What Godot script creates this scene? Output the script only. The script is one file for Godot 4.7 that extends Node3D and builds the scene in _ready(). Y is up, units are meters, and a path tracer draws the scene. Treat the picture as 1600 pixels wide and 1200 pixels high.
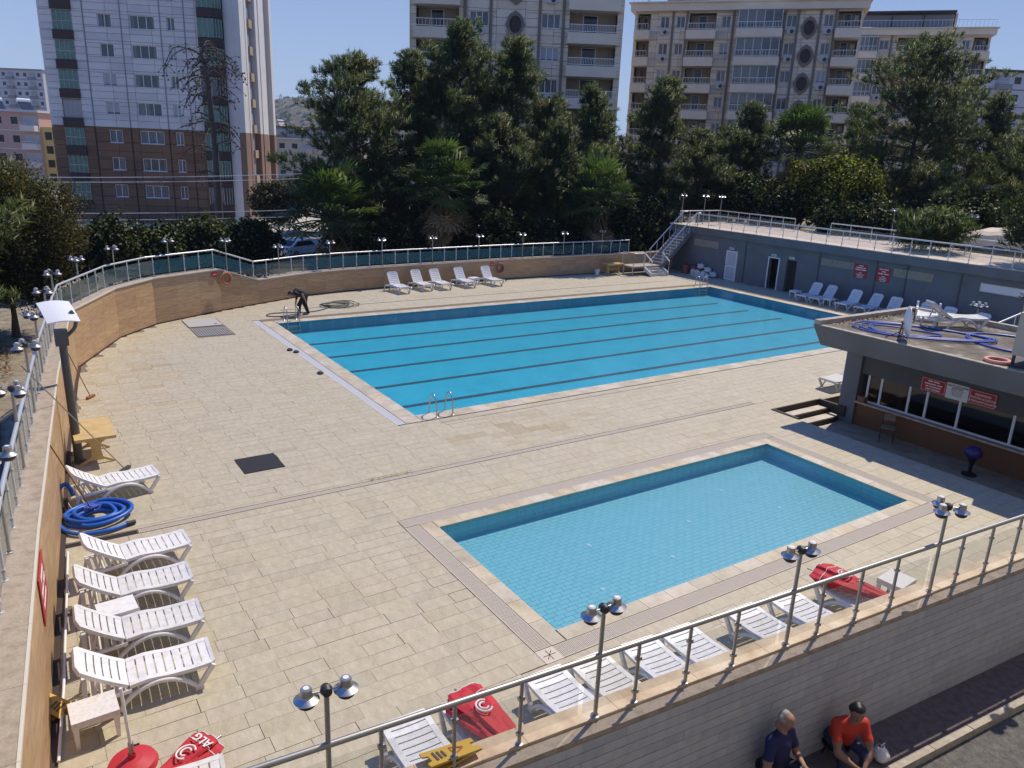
extends Node3D
# Apartment-complex swimming pools seen from a neighbouring balcony. Metres, y up, deck at y = 0.

class MB:
	var v := PackedVector3Array()
	var n := PackedVector3Array()
	var uv := PackedVector2Array()
	var c := PackedColorArray()
	var col := Color.WHITE
	var off := Vector2.ZERO
	func tri(a: Vector3, b: Vector3, d: Vector3, na: Vector3, nb: Vector3, nd: Vector3, ua := Vector2.ZERO, ub := Vector2.ZERO, ud := Vector2.ZERO) -> void:
		# given counter-clockwise from outside; stored clockwise
		v.append(a); v.append(d); v.append(b)
		n.append(na); n.append(nd); n.append(nb)
		uv.append(ua + off); uv.append(ud + off); uv.append(ub + off)
		for i in 3: c.append(col)
	func quad(a: Vector3, b: Vector3, d: Vector3, e: Vector3) -> void:
		var nn := (b - a).cross(d - a)
		if nn.length_squared() < 1e-14: nn = (d - a).cross(e - a)
		nn = nn.normalized()
		var w := (b - a).length()
		var h := (e - a).length()
		tri(a, b, d, nn, nn, nn, Vector2(0, 0), Vector2(w, 0), Vector2(w, h))
		tri(a, d, e, nn, nn, nn, Vector2(0, 0), Vector2(w, h), Vector2(0, h))
	func hexa(p: Array) -> void:
		# p 0-3: bottom, counter-clockwise seen from above; 4-7: top
		quad(p[4], p[5], p[6], p[7])
		quad(p[3], p[2], p[1], p[0])
		quad(p[0], p[1], p[5], p[4])
		quad(p[1], p[2], p[6], p[5])
		quad(p[2], p[3], p[7], p[6])
		quad(p[3], p[0], p[4], p[7])
	func box(ce: Vector3, s: Vector3, b := Basis()) -> void:
		var h := s / 2
		var p := []
		for y in [-1, 1]:
			for q in [[-1, 1], [1, 1], [1, -1], [-1, -1]]:
				p.append(ce + b * Vector3(q[0] * h.x, y * h.y, q[1] * h.z))
		hexa(p)
	func span(a: Vector3, b: Vector3) -> void:
		box((a + b) / 2, (b - a).abs())
	func bar(a: Vector3, b: Vector3, w: float, h: float, upv := Vector3.UP) -> void:
		var z := (b - a).normalized()
		if absf(z.dot(upv)) > 0.98: upv = Vector3.RIGHT
		var x := upv.cross(z).normalized()
		box((a + b) / 2, Vector3(w, h, (b - a).length()), Basis(x, z.cross(x), z))
	func tube(pts: Array, r0: float, r1 := -1.0, sides := 8, caps := true) -> void:
		if r1 < 0: r1 = r0
		var last := pts.size() - 1
		var rings := []
		var norms := []
		var side := Vector3.ZERO
		for i in pts.size():
			var d: Vector3 = (pts[mini(i + 1, last)] - pts[maxi(i - 1, 0)]).normalized()
			if i == 0:
				side = d.cross(Vector3.UP if absf(d.y) < 0.9 else Vector3.RIGHT).normalized()
			else:
				side = (side - d * side.dot(d)).normalized()
			var up := side.cross(d)
			var r := lerpf(r0, r1, float(i) / maxf(1, last))
			var ring := []
			var nm := []
			for k in sides:
				var a := TAU * k / sides
				var o := side * cos(a) + up * sin(a)
				nm.append(o); ring.append(pts[i] + o * r)
			rings.append(ring); norms.append(nm)
		for i in last:
			for k in sides:
				var k2 := (k + 1) % sides
				tri(rings[i][k], rings[i + 1][k2], rings[i][k2], norms[i][k], norms[i + 1][k2], norms[i][k2], Vector2(float(k) / sides, i * .3), Vector2(float(k + 1) / sides, (i + 1) * .3), Vector2(float(k + 1) / sides, i * .3))
				tri(rings[i][k], rings[i + 1][k], rings[i + 1][k2], norms[i][k], norms[i + 1][k], norms[i + 1][k2], Vector2(float(k) / sides, i * .3), Vector2(float(k) / sides, (i + 1) * .3), Vector2(float(k + 1) / sides, (i + 1) * .3))
		if caps:
			var d0: Vector3 = (pts[0] - pts[1]).normalized()
			var d1: Vector3 = (pts[last] - pts[last - 1]).normalized()
			for k in sides:
				var k2 := (k + 1) % sides
				tri(pts[0], rings[0][k], rings[0][k2], d0, d0, d0)
				tri(pts[last], rings[last][k2], rings[last][k], d1, d1, d1)
	func lathe(prof: Array, o: Vector3, sides := 16, b := Basis()) -> void:
		# prof: Vector2(radius, height) from bottom to top
		for i in prof.size() - 1:
			var p: Vector2 = prof[i]
			var q: Vector2 = prof[i + 1]
			var t := Vector2(q.y - p.y, -(q.x - p.x)).normalized()
			for k in sides:
				var a0 := TAU * k / sides
				var a1 := TAU * (k + 1) / sides
				var e0 := Vector3(cos(a0), 0, -sin(a0))
				var e1 := Vector3(cos(a1), 0, -sin(a1))
				var n0 := b * (e0 * t.x + Vector3.UP * t.y)
				var n1 := b * (e1 * t.x + Vector3.UP * t.y)
				var A := o + b * (e0 * p.x + Vector3.UP * p.y)
				var B := o + b * (e1 * p.x + Vector3.UP * p.y)
				var D := o + b * (e1 * q.x + Vector3.UP * q.y)
				var F := o + b * (e0 * q.x + Vector3.UP * q.y)
				if p.x > 1e-5: tri(A, B, D, n0, n1, n1, Vector2(a0, p.y), Vector2(a1, p.y), Vector2(a1, q.y))
				if q.x > 1e-5: tri(A, D, F, n0, n1, n0, Vector2(a0, p.y), Vector2(a1, q.y), Vector2(a0, q.y))
	func prism(poly: Array, o: Vector3, ex: Vector3, ey: Vector3, depth: Vector3) -> void:
		# an outline (Vector2, counter-clockwise in ex, ey) given thickness along depth, centred
		var idx := Geometry2D.triangulate_polygon(PackedVector2Array(poly))
		var nn := ex.cross(ey).normalized()
		var s := 1.0 if nn.dot(depth) > 0 else -1.0
		var P := func(q: Vector2, k: float) -> Vector3: return o + ex * q.x + ey * q.y + depth * k * s
		for i in range(0, idx.size(), 3):
			var a: Vector2 = poly[idx[i]]
			var b: Vector2 = poly[idx[i + 1]]
			var d: Vector2 = poly[idx[i + 2]]
			if (b - a).cross(d - a) < 0:
				var t := b; b = d; d = t
			tri(P.call(a, .5), P.call(b, .5), P.call(d, .5), nn, nn, nn, a, b, d)
			tri(P.call(a, -.5), P.call(d, -.5), P.call(b, -.5), -nn, -nn, -nn, a, d, b)
		for i in poly.size():
			var a: Vector2 = poly[i]
			var b: Vector2 = poly[(i + 1) % poly.size()]
			quad(P.call(a, -.5), P.call(b, -.5), P.call(b, .5), P.call(a, .5))
	func mesh() -> ArrayMesh:
		var arr := []
		arr.resize(Mesh.ARRAY_MAX)
		arr[Mesh.ARRAY_VERTEX] = v
		arr[Mesh.ARRAY_NORMAL] = n
		arr[Mesh.ARRAY_TEX_UV] = uv
		arr[Mesh.ARRAY_COLOR] = c
		var m := ArrayMesh.new()
		m.add_surface_from_arrays(Mesh.PRIMITIVE_TRIANGLES, arr)
		return m

var M := {}
var rng := RandomNumberGenerator.new()
var used := {}
var cube: BoxMesh

func lin(r: float, g: float, b: float, a := 1.0) -> Color:
	var q := Color(r, g, b).linear_to_srgb()
	q.a = a
	return q
func rr(a: float, b: float) -> float: return rng.randf_range(a, b)
func numbered(called: String, parent: Node) -> String:
	var k := str(parent.get_instance_id()) + called
	used[k] = used.get(k, -1) + 1
	return called if used[k] == 0 else "%s_%03d" % [called, used[k]]
func put(o: Node3D, called: String, parent: Node) -> Node3D:
	o.name = numbered(called, parent)
	parent.add_child(o, true)
	return o
func obj(called: String, m, material: Material, parent: Node = self) -> MeshInstance3D:
	var o := MeshInstance3D.new()
	o.mesh = m.mesh() if m is MB else m
	o.material_override = material
	put(o, called, parent)
	return o
func piece(called: String, lo: Vector3, hi: Vector3, material: Material, parent: Node) -> MeshInstance3D:
	# a block that shares one unit cube with all the others
	var o := MeshInstance3D.new()
	o.mesh = cube
	o.material_override = material
	put(o, called, parent)
	o.transform = Transform3D(Basis.from_scale((hi - lo).abs()), (lo + hi) / 2)
	return o
func thing(called: String, label: String, category: String, at := Vector3.ZERO, turn := 0.0, group := "") -> Node3D:
	var o := Node3D.new()
	put(o, called, self)
	o.position = at
	o.rotation.y = turn
	return tag(o, label, category, group)
func tag(o: Node3D, label: String, category: String, group := "") -> Node3D:
	o.set_meta("label", label)
	if category: o.set_meta("category", category)
	if group: o.set_meta("group", group)
	return o
func kind(o: Node3D, k: String, label := "") -> Node3D:
	o.set_meta("kind", k)
	if label: o.set_meta("label", label)
	return o
func copy(src: Node3D, label: String, at: Vector3, turn: float, called := "") -> Node3D:
	var o: Node3D = src.duplicate()
	put(o, called if called else String(src.get_meta("base_name")), self)
	o.position = at
	o.rotation.y = turn
	o.set_meta("label", label)
	return o

# ---------- textures and materials
func noise_img(sd: int, freq: float, oct: int, w: int, h: int) -> Image:
	var f := FastNoiseLite.new()
	f.seed = sd
	f.frequency = freq
	f.noise_type = FastNoiseLite.TYPE_SIMPLEX_SMOOTH
	f.fractal_octaves = oct
	return f.get_seamless_image(w, h, false, false, 0.15, true)
func ramp_tex(sd: int, freq: float, oct: int, stops: Array, size := 256, sx := 1, sy := 1, grain := 0.0) -> ImageTexture:
	# noise through a row of linear-light colours; sx, sy stretch the pattern
	var a := noise_img(sd, freq, oct, size / sx, size / sy)
	if sx > 1 or sy > 1: a.resize(size, size, Image.INTERPOLATE_CUBIC)
	var b := noise_img(sd + 77, freq * 6, 3, size, size)
	var lut := []
	for i in 256:
		var t := i / 255.0 * (stops.size() - 1)
		var k := mini(int(t), stops.size() - 2)
		var s: Color = stops[k].lerp(stops[k + 1], t - k)
		lut.append(s)
	var out := PackedByteArray()
	out.resize(size * size * 3)
	var da := a.get_data()
	var db := b.get_data()
	for i in size * size:
		var q: Color = lut[da[i]]
		var g := 1.0 + (db[i] / 255.0 - .5) * grain
		q = Color(q.r * g, q.g * g, q.b * g).linear_to_srgb()
		out[i * 3] = clampi(int(q.r * 255), 0, 255)
		out[i * 3 + 1] = clampi(int(q.g * 255), 0, 255)
		out[i * 3 + 2] = clampi(int(q.b * 255), 0, 255)
	return ImageTexture.create_from_image(Image.create_from_data(size, size, false, Image.FORMAT_RGB8, out))
func normal_tex(sd: int, freq: float, oct: int, strength: float, size := 256) -> ImageTexture:
	var a := noise_img(sd, freq, oct, size, size)
	a.convert(Image.FORMAT_RGBA8)
	a.bump_map_to_normal_map(strength)
	return ImageTexture.create_from_image(a)
func mat(called: String, col: Color, rough := 0.8, metal := 0.0) -> StandardMaterial3D:
	var m := StandardMaterial3D.new()
	m.resource_name = called
	m.albedo_color = col
	m.roughness = rough
	m.metallic = metal
	M[called] = m
	return m
func tmat(called: String, tex: Texture2D, scale: Vector3, rough := 0.8, world := true) -> StandardMaterial3D:
	var m := mat(called, Color.WHITE, rough)
	m.albedo_texture = tex
	if world:
		m.uv1_triplanar = true
		m.uv1_world_triplanar = true
		m.uv1_triplanar_sharpness = 4.0
	m.uv1_scale = scale
	return m
func bump(m: StandardMaterial3D, t: Texture2D, s: float) -> void:
	m.normal_enabled = true
	m.normal_texture = t
	m.normal_scale = s
func tinted(called: String, base: StandardMaterial3D, k: Color) -> StandardMaterial3D:
	var m: StandardMaterial3D = base.duplicate()
	m.resource_name = called
	m.albedo_color = k
	M[called] = m
	return m

func make_materials() -> void:
	var C := func(r, g, b): return Color(r, g, b)
	var grainy := normal_tex(5, .05, 4, 3.0)
	var t := tmat("deck_tile", ramp_tex(11, .012, 5, [C.call(.425, .372, .265), C.call(.47, .417, .302), C.call(.503, .448, .33), C.call(.55, .498, .385)], 512, 1, 2, .14), Vector3(.8, .8, .8), .62, false)
	t.vertex_color_use_as_albedo = true
	bump(t, grainy, .25)
	mat("joint", lin(.20, .155, .105), .95)
	t = tmat("rim_tile", ramp_tex(12, .01, 5, [C.call(.42, .36, .27), C.call(.54, .48, .38), C.call(.62, .56, .46)], 256, 1, 1, .15), Vector3(.6, .6, .6), .55)
	t = tmat("travertine", ramp_tex(13, .012, 5, [C.call(.42, .30, .18), C.call(.58, .46, .31), C.call(.66, .56, .42)], 256, 1, 4, .2), Vector3(.5, .9, .9), .6)
	tmat("cement", ramp_tex(14, .02, 5, [C.call(.30, .26, .21), C.call(.42, .37, .30), C.call(.50, .45, .38)], 256, 1, 1, .3), Vector3(.7, .7, .7), .9)
	t = tmat("wood_clad", ramp_tex(15, .02, 5, [C.call(.36, .215, .105), C.call(.45, .285, .15), C.call(.52, .345, .19), C.call(.58, .405, .235)], 512, 8, 1, .2), Vector3(.9, 1.6, 1), .55, false)
	t.vertex_color_use_as_albedo = true
	t = tmat("block", ramp_tex(16, .02, 5, [C.call(.47, .485, .505), C.call(.52, .535, .555), C.call(.56, .575, .595)], 256, 1, 2, .14), Vector3(.8, .8, .8), .8)
	bump(t, grainy, .5)
	tinted("block_b", t, Color(.97, .97, .98)); tinted("block_c", t, Color(1.0, .99, .98)); tinted("block_d", t, Color(.945, .945, .95))
	mat("block_joint", lin(.03, .03, .03), .95)
	t = tmat("asphalt", ramp_tex(17, .03, 5, [C.call(.075, .07, .066), C.call(.12, .115, .107), C.call(.17, .16, .15)], 512, 1, 1, .8), Vector3(.35, .35, .35), .92)
	bump(t, grainy, .8)
	t = tmat("pavers", ramp_tex(18, .03, 4, [C.call(.10, .075, .07), C.call(.15, .115, .105), C.call(.18, .145, .135)], 256, 1, 1, .6), Vector3(.8, .8, .8), .9)
	bump(t, grainy, .8)
	tmat("soil", ramp_tex(19, .02, 5, [C.call(.16, .13, .085), C.call(.28, .235, .165), C.call(.36, .31, .23)], 512, 1, 1, .7), Vector3(.12, .12, .12), .95)
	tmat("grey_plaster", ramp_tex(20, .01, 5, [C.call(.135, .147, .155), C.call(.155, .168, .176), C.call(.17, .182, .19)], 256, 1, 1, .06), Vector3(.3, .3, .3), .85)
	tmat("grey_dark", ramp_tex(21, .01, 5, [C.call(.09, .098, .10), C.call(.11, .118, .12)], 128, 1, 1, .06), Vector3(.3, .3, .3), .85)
	t = tmat("roof_screed", ramp_tex(22, .011, 6, [C.call(.08, .066, .05), C.call(.15, .125, .095), C.call(.19, .165, .13), C.call(.42, .38, .31)], 512, 1, 1, .5), Vector3(.22, .22, .22), .95)
	tmat("terrace_floor", ramp_tex(23, .02, 4, [C.call(.42, .34, .27), C.call(.55, .46, .38), C.call(.60, .52, .45)], 256, 1, 1, .2), Vector3(.5, .5, .5), .7)
	tmat("plastic_white", ramp_tex(24, .015, 5, [C.call(.62, .62, .61), C.call(.78, .78, .775), C.call(.82, .82, .82)], 256, 1, 1, .06), Vector3(1.3, 1.3, 1.3), .42)
	tmat("plastic_worn", ramp_tex(25, .03, 6, [C.call(.60, .56, .52), C.call(.72, .69, .66), C.call(.78, .76, .74)], 256, 1, 1, .1), Vector3(1.5, 1.5, 1.5), .55)
	tmat("plastic_yellow", ramp_tex(26, .02, 4, [C.call(.52, .36, .13), C.call(.60, .43, .18), C.call(.64, .48, .22)], 128, 1, 1, .06), Vector3(1, 1, 1), .5)
	mat("steel", lin(.50, .49, .47), .36, 1.0)
	mat("steel_dull", lin(.40, .395, .38), .45, .9)
	mat("steel_dark", lin(.05, .05, .055), .5, .4)
	mat("rail_paint", lin(.62, .64, .66), .4, .5)
	mat("pole_grey", lin(.10, .105, .11), .5, .2)
	mat("white_paint", lin(.75, .75, .74), .5)
	mat("white_trim", lin(.66, .60, .50), .6)
	mat("white_sheet", lin(.8, .81, .82), .45)
	mat("grate", lin(.60, .535, .45), .9)
	mat("grate_white", lin(.74, .74, .74), .5)
	mat("black", lin(.012, .012, .013), .6)
	mat("rubber", lin(.03, .03, .03), .8)
	mat("pool_fitting", lin(.30, .52, .60), .5)
	mat("pool_blue", lin(.115, .46, .62), .35)
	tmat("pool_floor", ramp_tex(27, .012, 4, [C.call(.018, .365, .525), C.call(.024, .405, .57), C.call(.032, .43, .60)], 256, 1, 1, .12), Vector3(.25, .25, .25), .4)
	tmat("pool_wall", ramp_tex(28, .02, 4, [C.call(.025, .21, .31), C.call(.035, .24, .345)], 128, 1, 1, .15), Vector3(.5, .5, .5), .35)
	t = tmat("mosaic", ramp_tex(29, .02, 4, [C.call(.135, .425, .51), C.call(.15, .445, .53), C.call(.165, .465, .55)], 256, 1, 1, .08), Vector3(.6, .6, .6), .35)
	mat("mosaic_joint", lin(.105, .36, .445), .8)
	mat("lane", lin(.008, .035, .075), .5)
	var w := mat("water", lin(.06, .42, .58, .05), .03)
	w.transparency = BaseMaterial3D.TRANSPARENCY_ALPHA
	w.metallic_specular = .42
	bump(w, normal_tex(31, .02, 4, 6.0, 512), .28)
	w.uv1_triplanar = true; w.uv1_world_triplanar = true; w.uv1_scale = Vector3(.45, .45, .45)
	var gl := mat("rail_glass", lin(.36, .46, .40, .10), .04)
	gl.metallic_specular = .32
	gl.transparency = BaseMaterial3D.TRANSPARENCY_ALPHA
	gl = mat("rail_glass_dark", lin(.05, .11, .12, .55), .06)
	gl.transparency = BaseMaterial3D.TRANSPARENCY_ALPHA
	gl = mat("glass_green", lin(.10, .24, .20, .62), .08)
	gl.transparency = BaseMaterial3D.TRANSPARENCY_ALPHA
	gl = mat("window_glass", lin(.10, .12, .14, .35), .05)
	gl.transparency = BaseMaterial3D.TRANSPARENCY_ALPHA
	gl = mat("kiosk_glass", lin(.008, .008, .009, .45), .05)
	gl.transparency = BaseMaterial3D.TRANSPARENCY_ALPHA
	gl = mat("car_glass", lin(.01, .012, .014, .9), .05)
	gl.transparency = BaseMaterial3D.TRANSPARENCY_ALPHA
	mat("curtain", lin(.62, .60, .56), .9)
	mat("curtain_b", lin(.42, .42, .44), .9)
	mat("shutter", lin(.38, .39, .40), .7)
	mat("hose_blue", lin(.015, .12, .52), .38)
	mat("hose_roof", lin(.055, .11, .42), .4)
	mat("hose_green", lin(.05, .065, .05), .5)
	mat("red_cloth", lin(.50, .022, .035), .75)
	mat("red_plastic", lin(.50, .03, .04), .45)
	mat("red_sign", lin(.42, .025, .03), .55)
	mat("white_print", lin(.78, .77, .74), .6)
	mat("dark_print", lin(.10, .06, .06), .7)
	mat("orange_ring", lin(.36, .11, .03), .6)
	mat("hatch_plate", lin(.46, .45, .43), .5)
	mat("pink_ring", lin(.75, .33, .26), .6)
	mat("sign_yellow", lin(.56, .34, .035), .5)
	mat("counter_wood", lin(.20, .085, .032), .5)
	mat("counter_stone", lin(.22, .22, .225), .35)
	mat("purple", lin(.045, .03, .17), .3)
	mat("wood_stick", lin(.22, .11, .05), .7)
	mat("chair_wood", lin(.24, .19, .12), .6)
	# far buildings
	tmat("bounce_ground", ramp_tex(62, .02, 5, [C.call(.40, .37, .32), C.call(.48, .45, .40), C.call(.54, .51, .46)], 256, 1, 1, .3), Vector3(.1, .1, .1), .9)
	t = tmat("alu_white", ramp_tex(41, .01, 4, [C.call(.58, .575, .56), C.call(.66, .655, .64)], 128, 1, 1, .05), Vector3(.2, .2, .2), .5)
	tinted("alu_white_b", t, Color(.95, .95, .96))
	t = tmat("alu_brown", ramp_tex(42, .01, 4, [C.call(.155, .078, .036), C.call(.195, .10, .05)], 128, 1, 1, .08), Vector3(.2, .2, .2), .55)
	tinted("alu_brown_b", t, Color(.9, .9, .9))
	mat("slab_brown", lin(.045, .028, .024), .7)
	t = tmat("stone_beige", ramp_tex(43, .015, 4, [C.call(.70, .60, .46), C.call(.79, .69, .545)], 128, 1, 1, .08), Vector3(.2, .2, .2), .8)
	tinted("stone_beige_b", t, Color(.94, .94, .93)); tinted("stone_beige_c", t, Color(1, .98, .95))
	mat("stripe_brown", lin(.20, .165, .135), .8)
	mat("tan_wall", lin(.36, .28, .20), .85)
	mat("joint_beige", lin(.16, .14, .12), .9)
	mat("joint_white", lin(.24, .245, .26), .9)
	mat("joint_brown", lin(.04, .022, .016), .9)
	mat("pink_wall", lin(.50, .33, .29), .85)
	mat("side_brown", lin(.22, .13, .09), .7)
	tmat("coping_tan", ramp_tex(61, .02, 5, [C.call(.30, .24, .175), C.call(.40, .33, .25), C.call(.46, .39, .30)], 256, 1, 1, .3), Vector3(.7, .7, .7), .85)
	mat("cream_wall", lin(.52, .47, .36), .85)
	mat("yellow_wall", lin(.62, .44, .16), .85)
	mat("far_white", lin(.52, .53, .56), .85)
	mat("far_grey", lin(.24, .25, .27), .85)
	mat("brick_red", lin(.26, .09, .06), .85)
	mat("awning_cream", lin(.62, .53, .40), .85)
	mat("solar", lin(.03, .04, .07), .15)
	# plants
	for a in [["bark_pine", .085, .065, .05], ["bark_palm", .11, .085, .06], ["bark_dead", .10, .085, .07], ["bark_olive", .12, .10, .075]]:
		tmat(a[0], ramp_tex(50, .05, 4, [C.call(a[1] * .5, a[2] * .5, a[3] * .5), C.call(a[1] * 1.3, a[2] * 1.3, a[3] * 1.3)], 128, 1, 4, .4), Vector3(1.5, .6, 1.5), .95)
	for a in [["leaf_pine", .115, .155, .06], ["leaf_olive", .15, .145, .07], ["leaf_green", .28, .32, .055], ["leaf_dark", .08, .11, .038], ["leaf_palm", .10, .145, .045], ["leaf_dry", .26, .19, .10], ["litter", .20, .12, .055]]:
		var lm := mat(a[0], lin(a[1] * 1.3, a[2] * 1.3, a[3] * 1.3), .55)
		lm.vertex_color_use_as_albedo = true
		lm.backlight_enabled = a[0] != "litter"
		lm.backlight = lin(1.0, 1.0, .45) if a[0] == "leaf_green" else lin(.8, .9, .4)
	t = tmat("hill_scrub", ramp_tex(60, .03, 6, [C.call(.07, .08, .045), C.call(.15, .13, .08), C.call(.30, .25, .17)], 512, 1, 1, .6), Vector3(.006, .006, .006), .95)

# ---------- camera, sky, sun
func make_view() -> void:
	var cam := Camera3D.new()
	cam.name = "camera"
	cam.position = Vector3(-9.531, 7.6, 19.383)
	cam.rotation_order = EULER_ORDER_YXZ
	cam.rotation = Vector3(-.29421, -.58869, .04109)
	cam.fov = 53.176
	cam.near = .1
	cam.far = 4000.0
	add_child(cam)
	var e := Environment.new()
	e.background_mode = Environment.BG_SKY
	var sm := ProceduralSkyMaterial.new()
	sm.sky_top_color = Color(.28, .49, .86)
	sm.sky_horizon_color = Color(.77, .86, .96)
	sm.sky_curve = .2
	sm.ground_bottom_color = Color(.20, .19, .17)
	sm.ground_horizon_color = Color(.50, .55, .60)
	sm.sun_angle_max = 12.0
	sm.sky_energy_multiplier = .95
	e.sky = Sky.new()
	e.sky.sky_material = sm
	e.tonemap_mode = Environment.TONE_MAPPER_LINEAR
	e.tonemap_exposure = 1.0
	e.sdfgi_enabled = true
	e.ssao_enabled = true
	e.ssil_enabled = true
	e.fog_enabled = true
	e.fog_density = .0002
	e.fog_light_color = Color(.72, .80, .90)
	var we := WorldEnvironment.new()
	we.name = "environment"
	we.environment = e
	add_child(we)
	var sun := DirectionalLight3D.new()
	sun.name = "sun"
	sun.light_energy = 1.34
	sun.light_color = Color(1.0, .95, .87)
	sun.light_angular_distance = .53
	sun.shadow_enabled = true
	add_child(sun)
	sun.look_at_from_position(Vector3.ZERO, Vector3(-.65, -1.0, .25))

# ---------- flat shapes
func cut(rects: Array, hole: Rect2) -> Array:
	var out := []
	for r: Rect2 in rects:
		if not r.intersects(hole):
			out.append(r); continue
		var i := r.intersection(hole)
		if i.position.y > r.position.y: out.append(Rect2(r.position, Vector2(r.size.x, i.position.y - r.position.y)))
		if i.end.y < r.end.y: out.append(Rect2(Vector2(r.position.x, i.end.y), Vector2(r.size.x, r.end.y - i.end.y)))
		if i.position.x > r.position.x: out.append(Rect2(Vector2(r.position.x, i.position.y), Vector2(i.position.x - r.position.x, i.size.y)))
		if i.end.x < r.end.x: out.append(Rect2(Vector2(i.end.x, i.position.y), Vector2(r.end.x - i.end.x, i.size.y)))
	return out
func flat(mb: MB, poly: PackedVector2Array, y: float) -> void:
	var idx := Geometry2D.triangulate_polygon(poly)
	for i in range(0, idx.size(), 3):
		var a := poly[idx[i]]
		var b := poly[idx[i + 1]]
		var d := poly[idx[i + 2]]
		if (b - a).cross(d - a) > 0:
			var t := b; b = d; d = t
		mb.tri(Vector3(a.x, y, a.y), Vector3(b.x, y, b.y), Vector3(d.x, y, d.y), Vector3.UP, Vector3.UP, Vector3.UP, a, b, d)

# boundary wall, inner face: x, z, top of wall
var WALL := [[-10.15, 13.35, 2.0], [-9.87, 9.75, 2.0], [-9.67, 7.15, 2.0], [-9.35, 3.64, 2.0], [-8.85, -1.72, 2.0], [-8.49, -4.88, 2.0], [-8.21, -7.53, 2.0], [-7.96, -9.47, 2.0], [-6.18, -13.41, 1.98], [-4.55, -15.33, 1.97], [-1.45, -17.15, 1.95], [.55, -18.12, 1.2], [3.34, -19.4, 1.2], [5.5, -19.87, 1.2], [7.98, -20.14, 1.2], [15.77, -20.42, 1.24], [21.62, -20.4, 1.26], [30.35, -20.35, 1.27]]
var BIG := Rect2(0, -13.65, 27.1, 13.65)
var SMALL := Rect2(-2.67, 6.5, 10.47, 4.22)
const SUNK_X := 10.4
const FRONT_A := Vector2(-10.4, 13.3)   # line of the front wall's railing posts
const FRONT_K := .0785
func front_z(x: float) -> float: return 13.77 + (x + 4.42) * FRONT_K

func deck_polygon(grow: float) -> PackedVector2Array:
	var p := PackedVector2Array()
	for a in WALL: p.append(Vector2(a[0], a[1]))
	p.append(Vector2(30.4, 16.0))
	p.append(Vector2(14, front_z(14) - .2))
	p.append(Vector2(-10.15, front_z(-10.15) - .2))
	if grow == 0: return p
	return Geometry2D.offset_polygon(p, grow)[0]

func make_ground() -> void:
	# the earth all round is one sheet; the deck, the pools and the streets lie above it
	var mb := MB.new()
	var s := 2500.0
	mb.quad(Vector3(-s, -1.62, s), Vector3(s, -1.62, s), Vector3(s, -1.62, -s), Vector3(-s, -1.62, -s))
	kind(obj("ground", mb, M.soil), "structure", "bare earth round the pool terrace and the houses")
	mb = MB.new()
	mb.span(Vector3(-13.6, -1.6, -70), Vector3(-10.4, -1.5, 14))
	kind(obj("road", mb, M.asphalt), "structure", "asphalt lane outside the left boundary wall")
	mb = MB.new()
	mb.span(Vector3(-14, -1.6, -46), Vector3(30, -1.52, -39))
	kind(obj("road", mb, M.asphalt), "structure", "street with parked cars beyond the far trees")
	mb = MB.new()
	mb.quad(Vector3(-20, -1.58, -47), Vector3(130, -1.58, -47), Vector3(130, -1.58, -120), Vector3(-20, -1.58, -120))
	kind(obj("bounce_ground", mb, M.bounce_ground), "structure", "added pale ground bouncing light onto the apartment houses")  # pale ground added to bounce sunlight onto the shaded facades
	# street in front of the wall
	mb = MB.new()
	var p := PackedVector2Array([Vector2(-16, front_z(-16) + .84), Vector2(16, front_z(16) + .84), Vector2(16, 40), Vector2(-16, 40)])
	flat(mb, p, -.78)
	kind(obj("road", mb, M.asphalt), "structure", "sunlit asphalt street below the front wall")
	mb = MB.new()
	mb.hexa([Vector3(-16, -1.0, front_z(-16) + .86), Vector3(16, -1.0, front_z(16) + .86), Vector3(16, -1.0, front_z(16) - .3), Vector3(-16, -1.0, front_z(-16) - .3), Vector3(-16, -.65, front_z(-16) + .86), Vector3(16, -.65, front_z(16) + .86), Vector3(16, -.65, front_z(16) - .3), Vector3(-16, -.65, front_z(-16) - .3)])
	var pv := kind(obj("pavement", mb, M.pavers), "structure", "narrow paved footway at the foot of the grey wall")
	# kerb stones along the footway
	for i in 34:
		var x0 := -16.0 + i * .95
		var b := MB.new()
		var a := Vector3(x0 + .01, -.85, front_z(x0) + .98)
		var d := Vector3(x0 + .94, -.85, front_z(x0 + .94) + .98)
		var w := Vector3(0, 0, -.118)
		var u := Vector3(0, .205 + rr(-.006, .006), 0)
		b.hexa([a, d, d + w, a + w, a + u, d + u, d + w + u, a + w + u])
		obj("kerb_stone", b, M.cement, pv)

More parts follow.
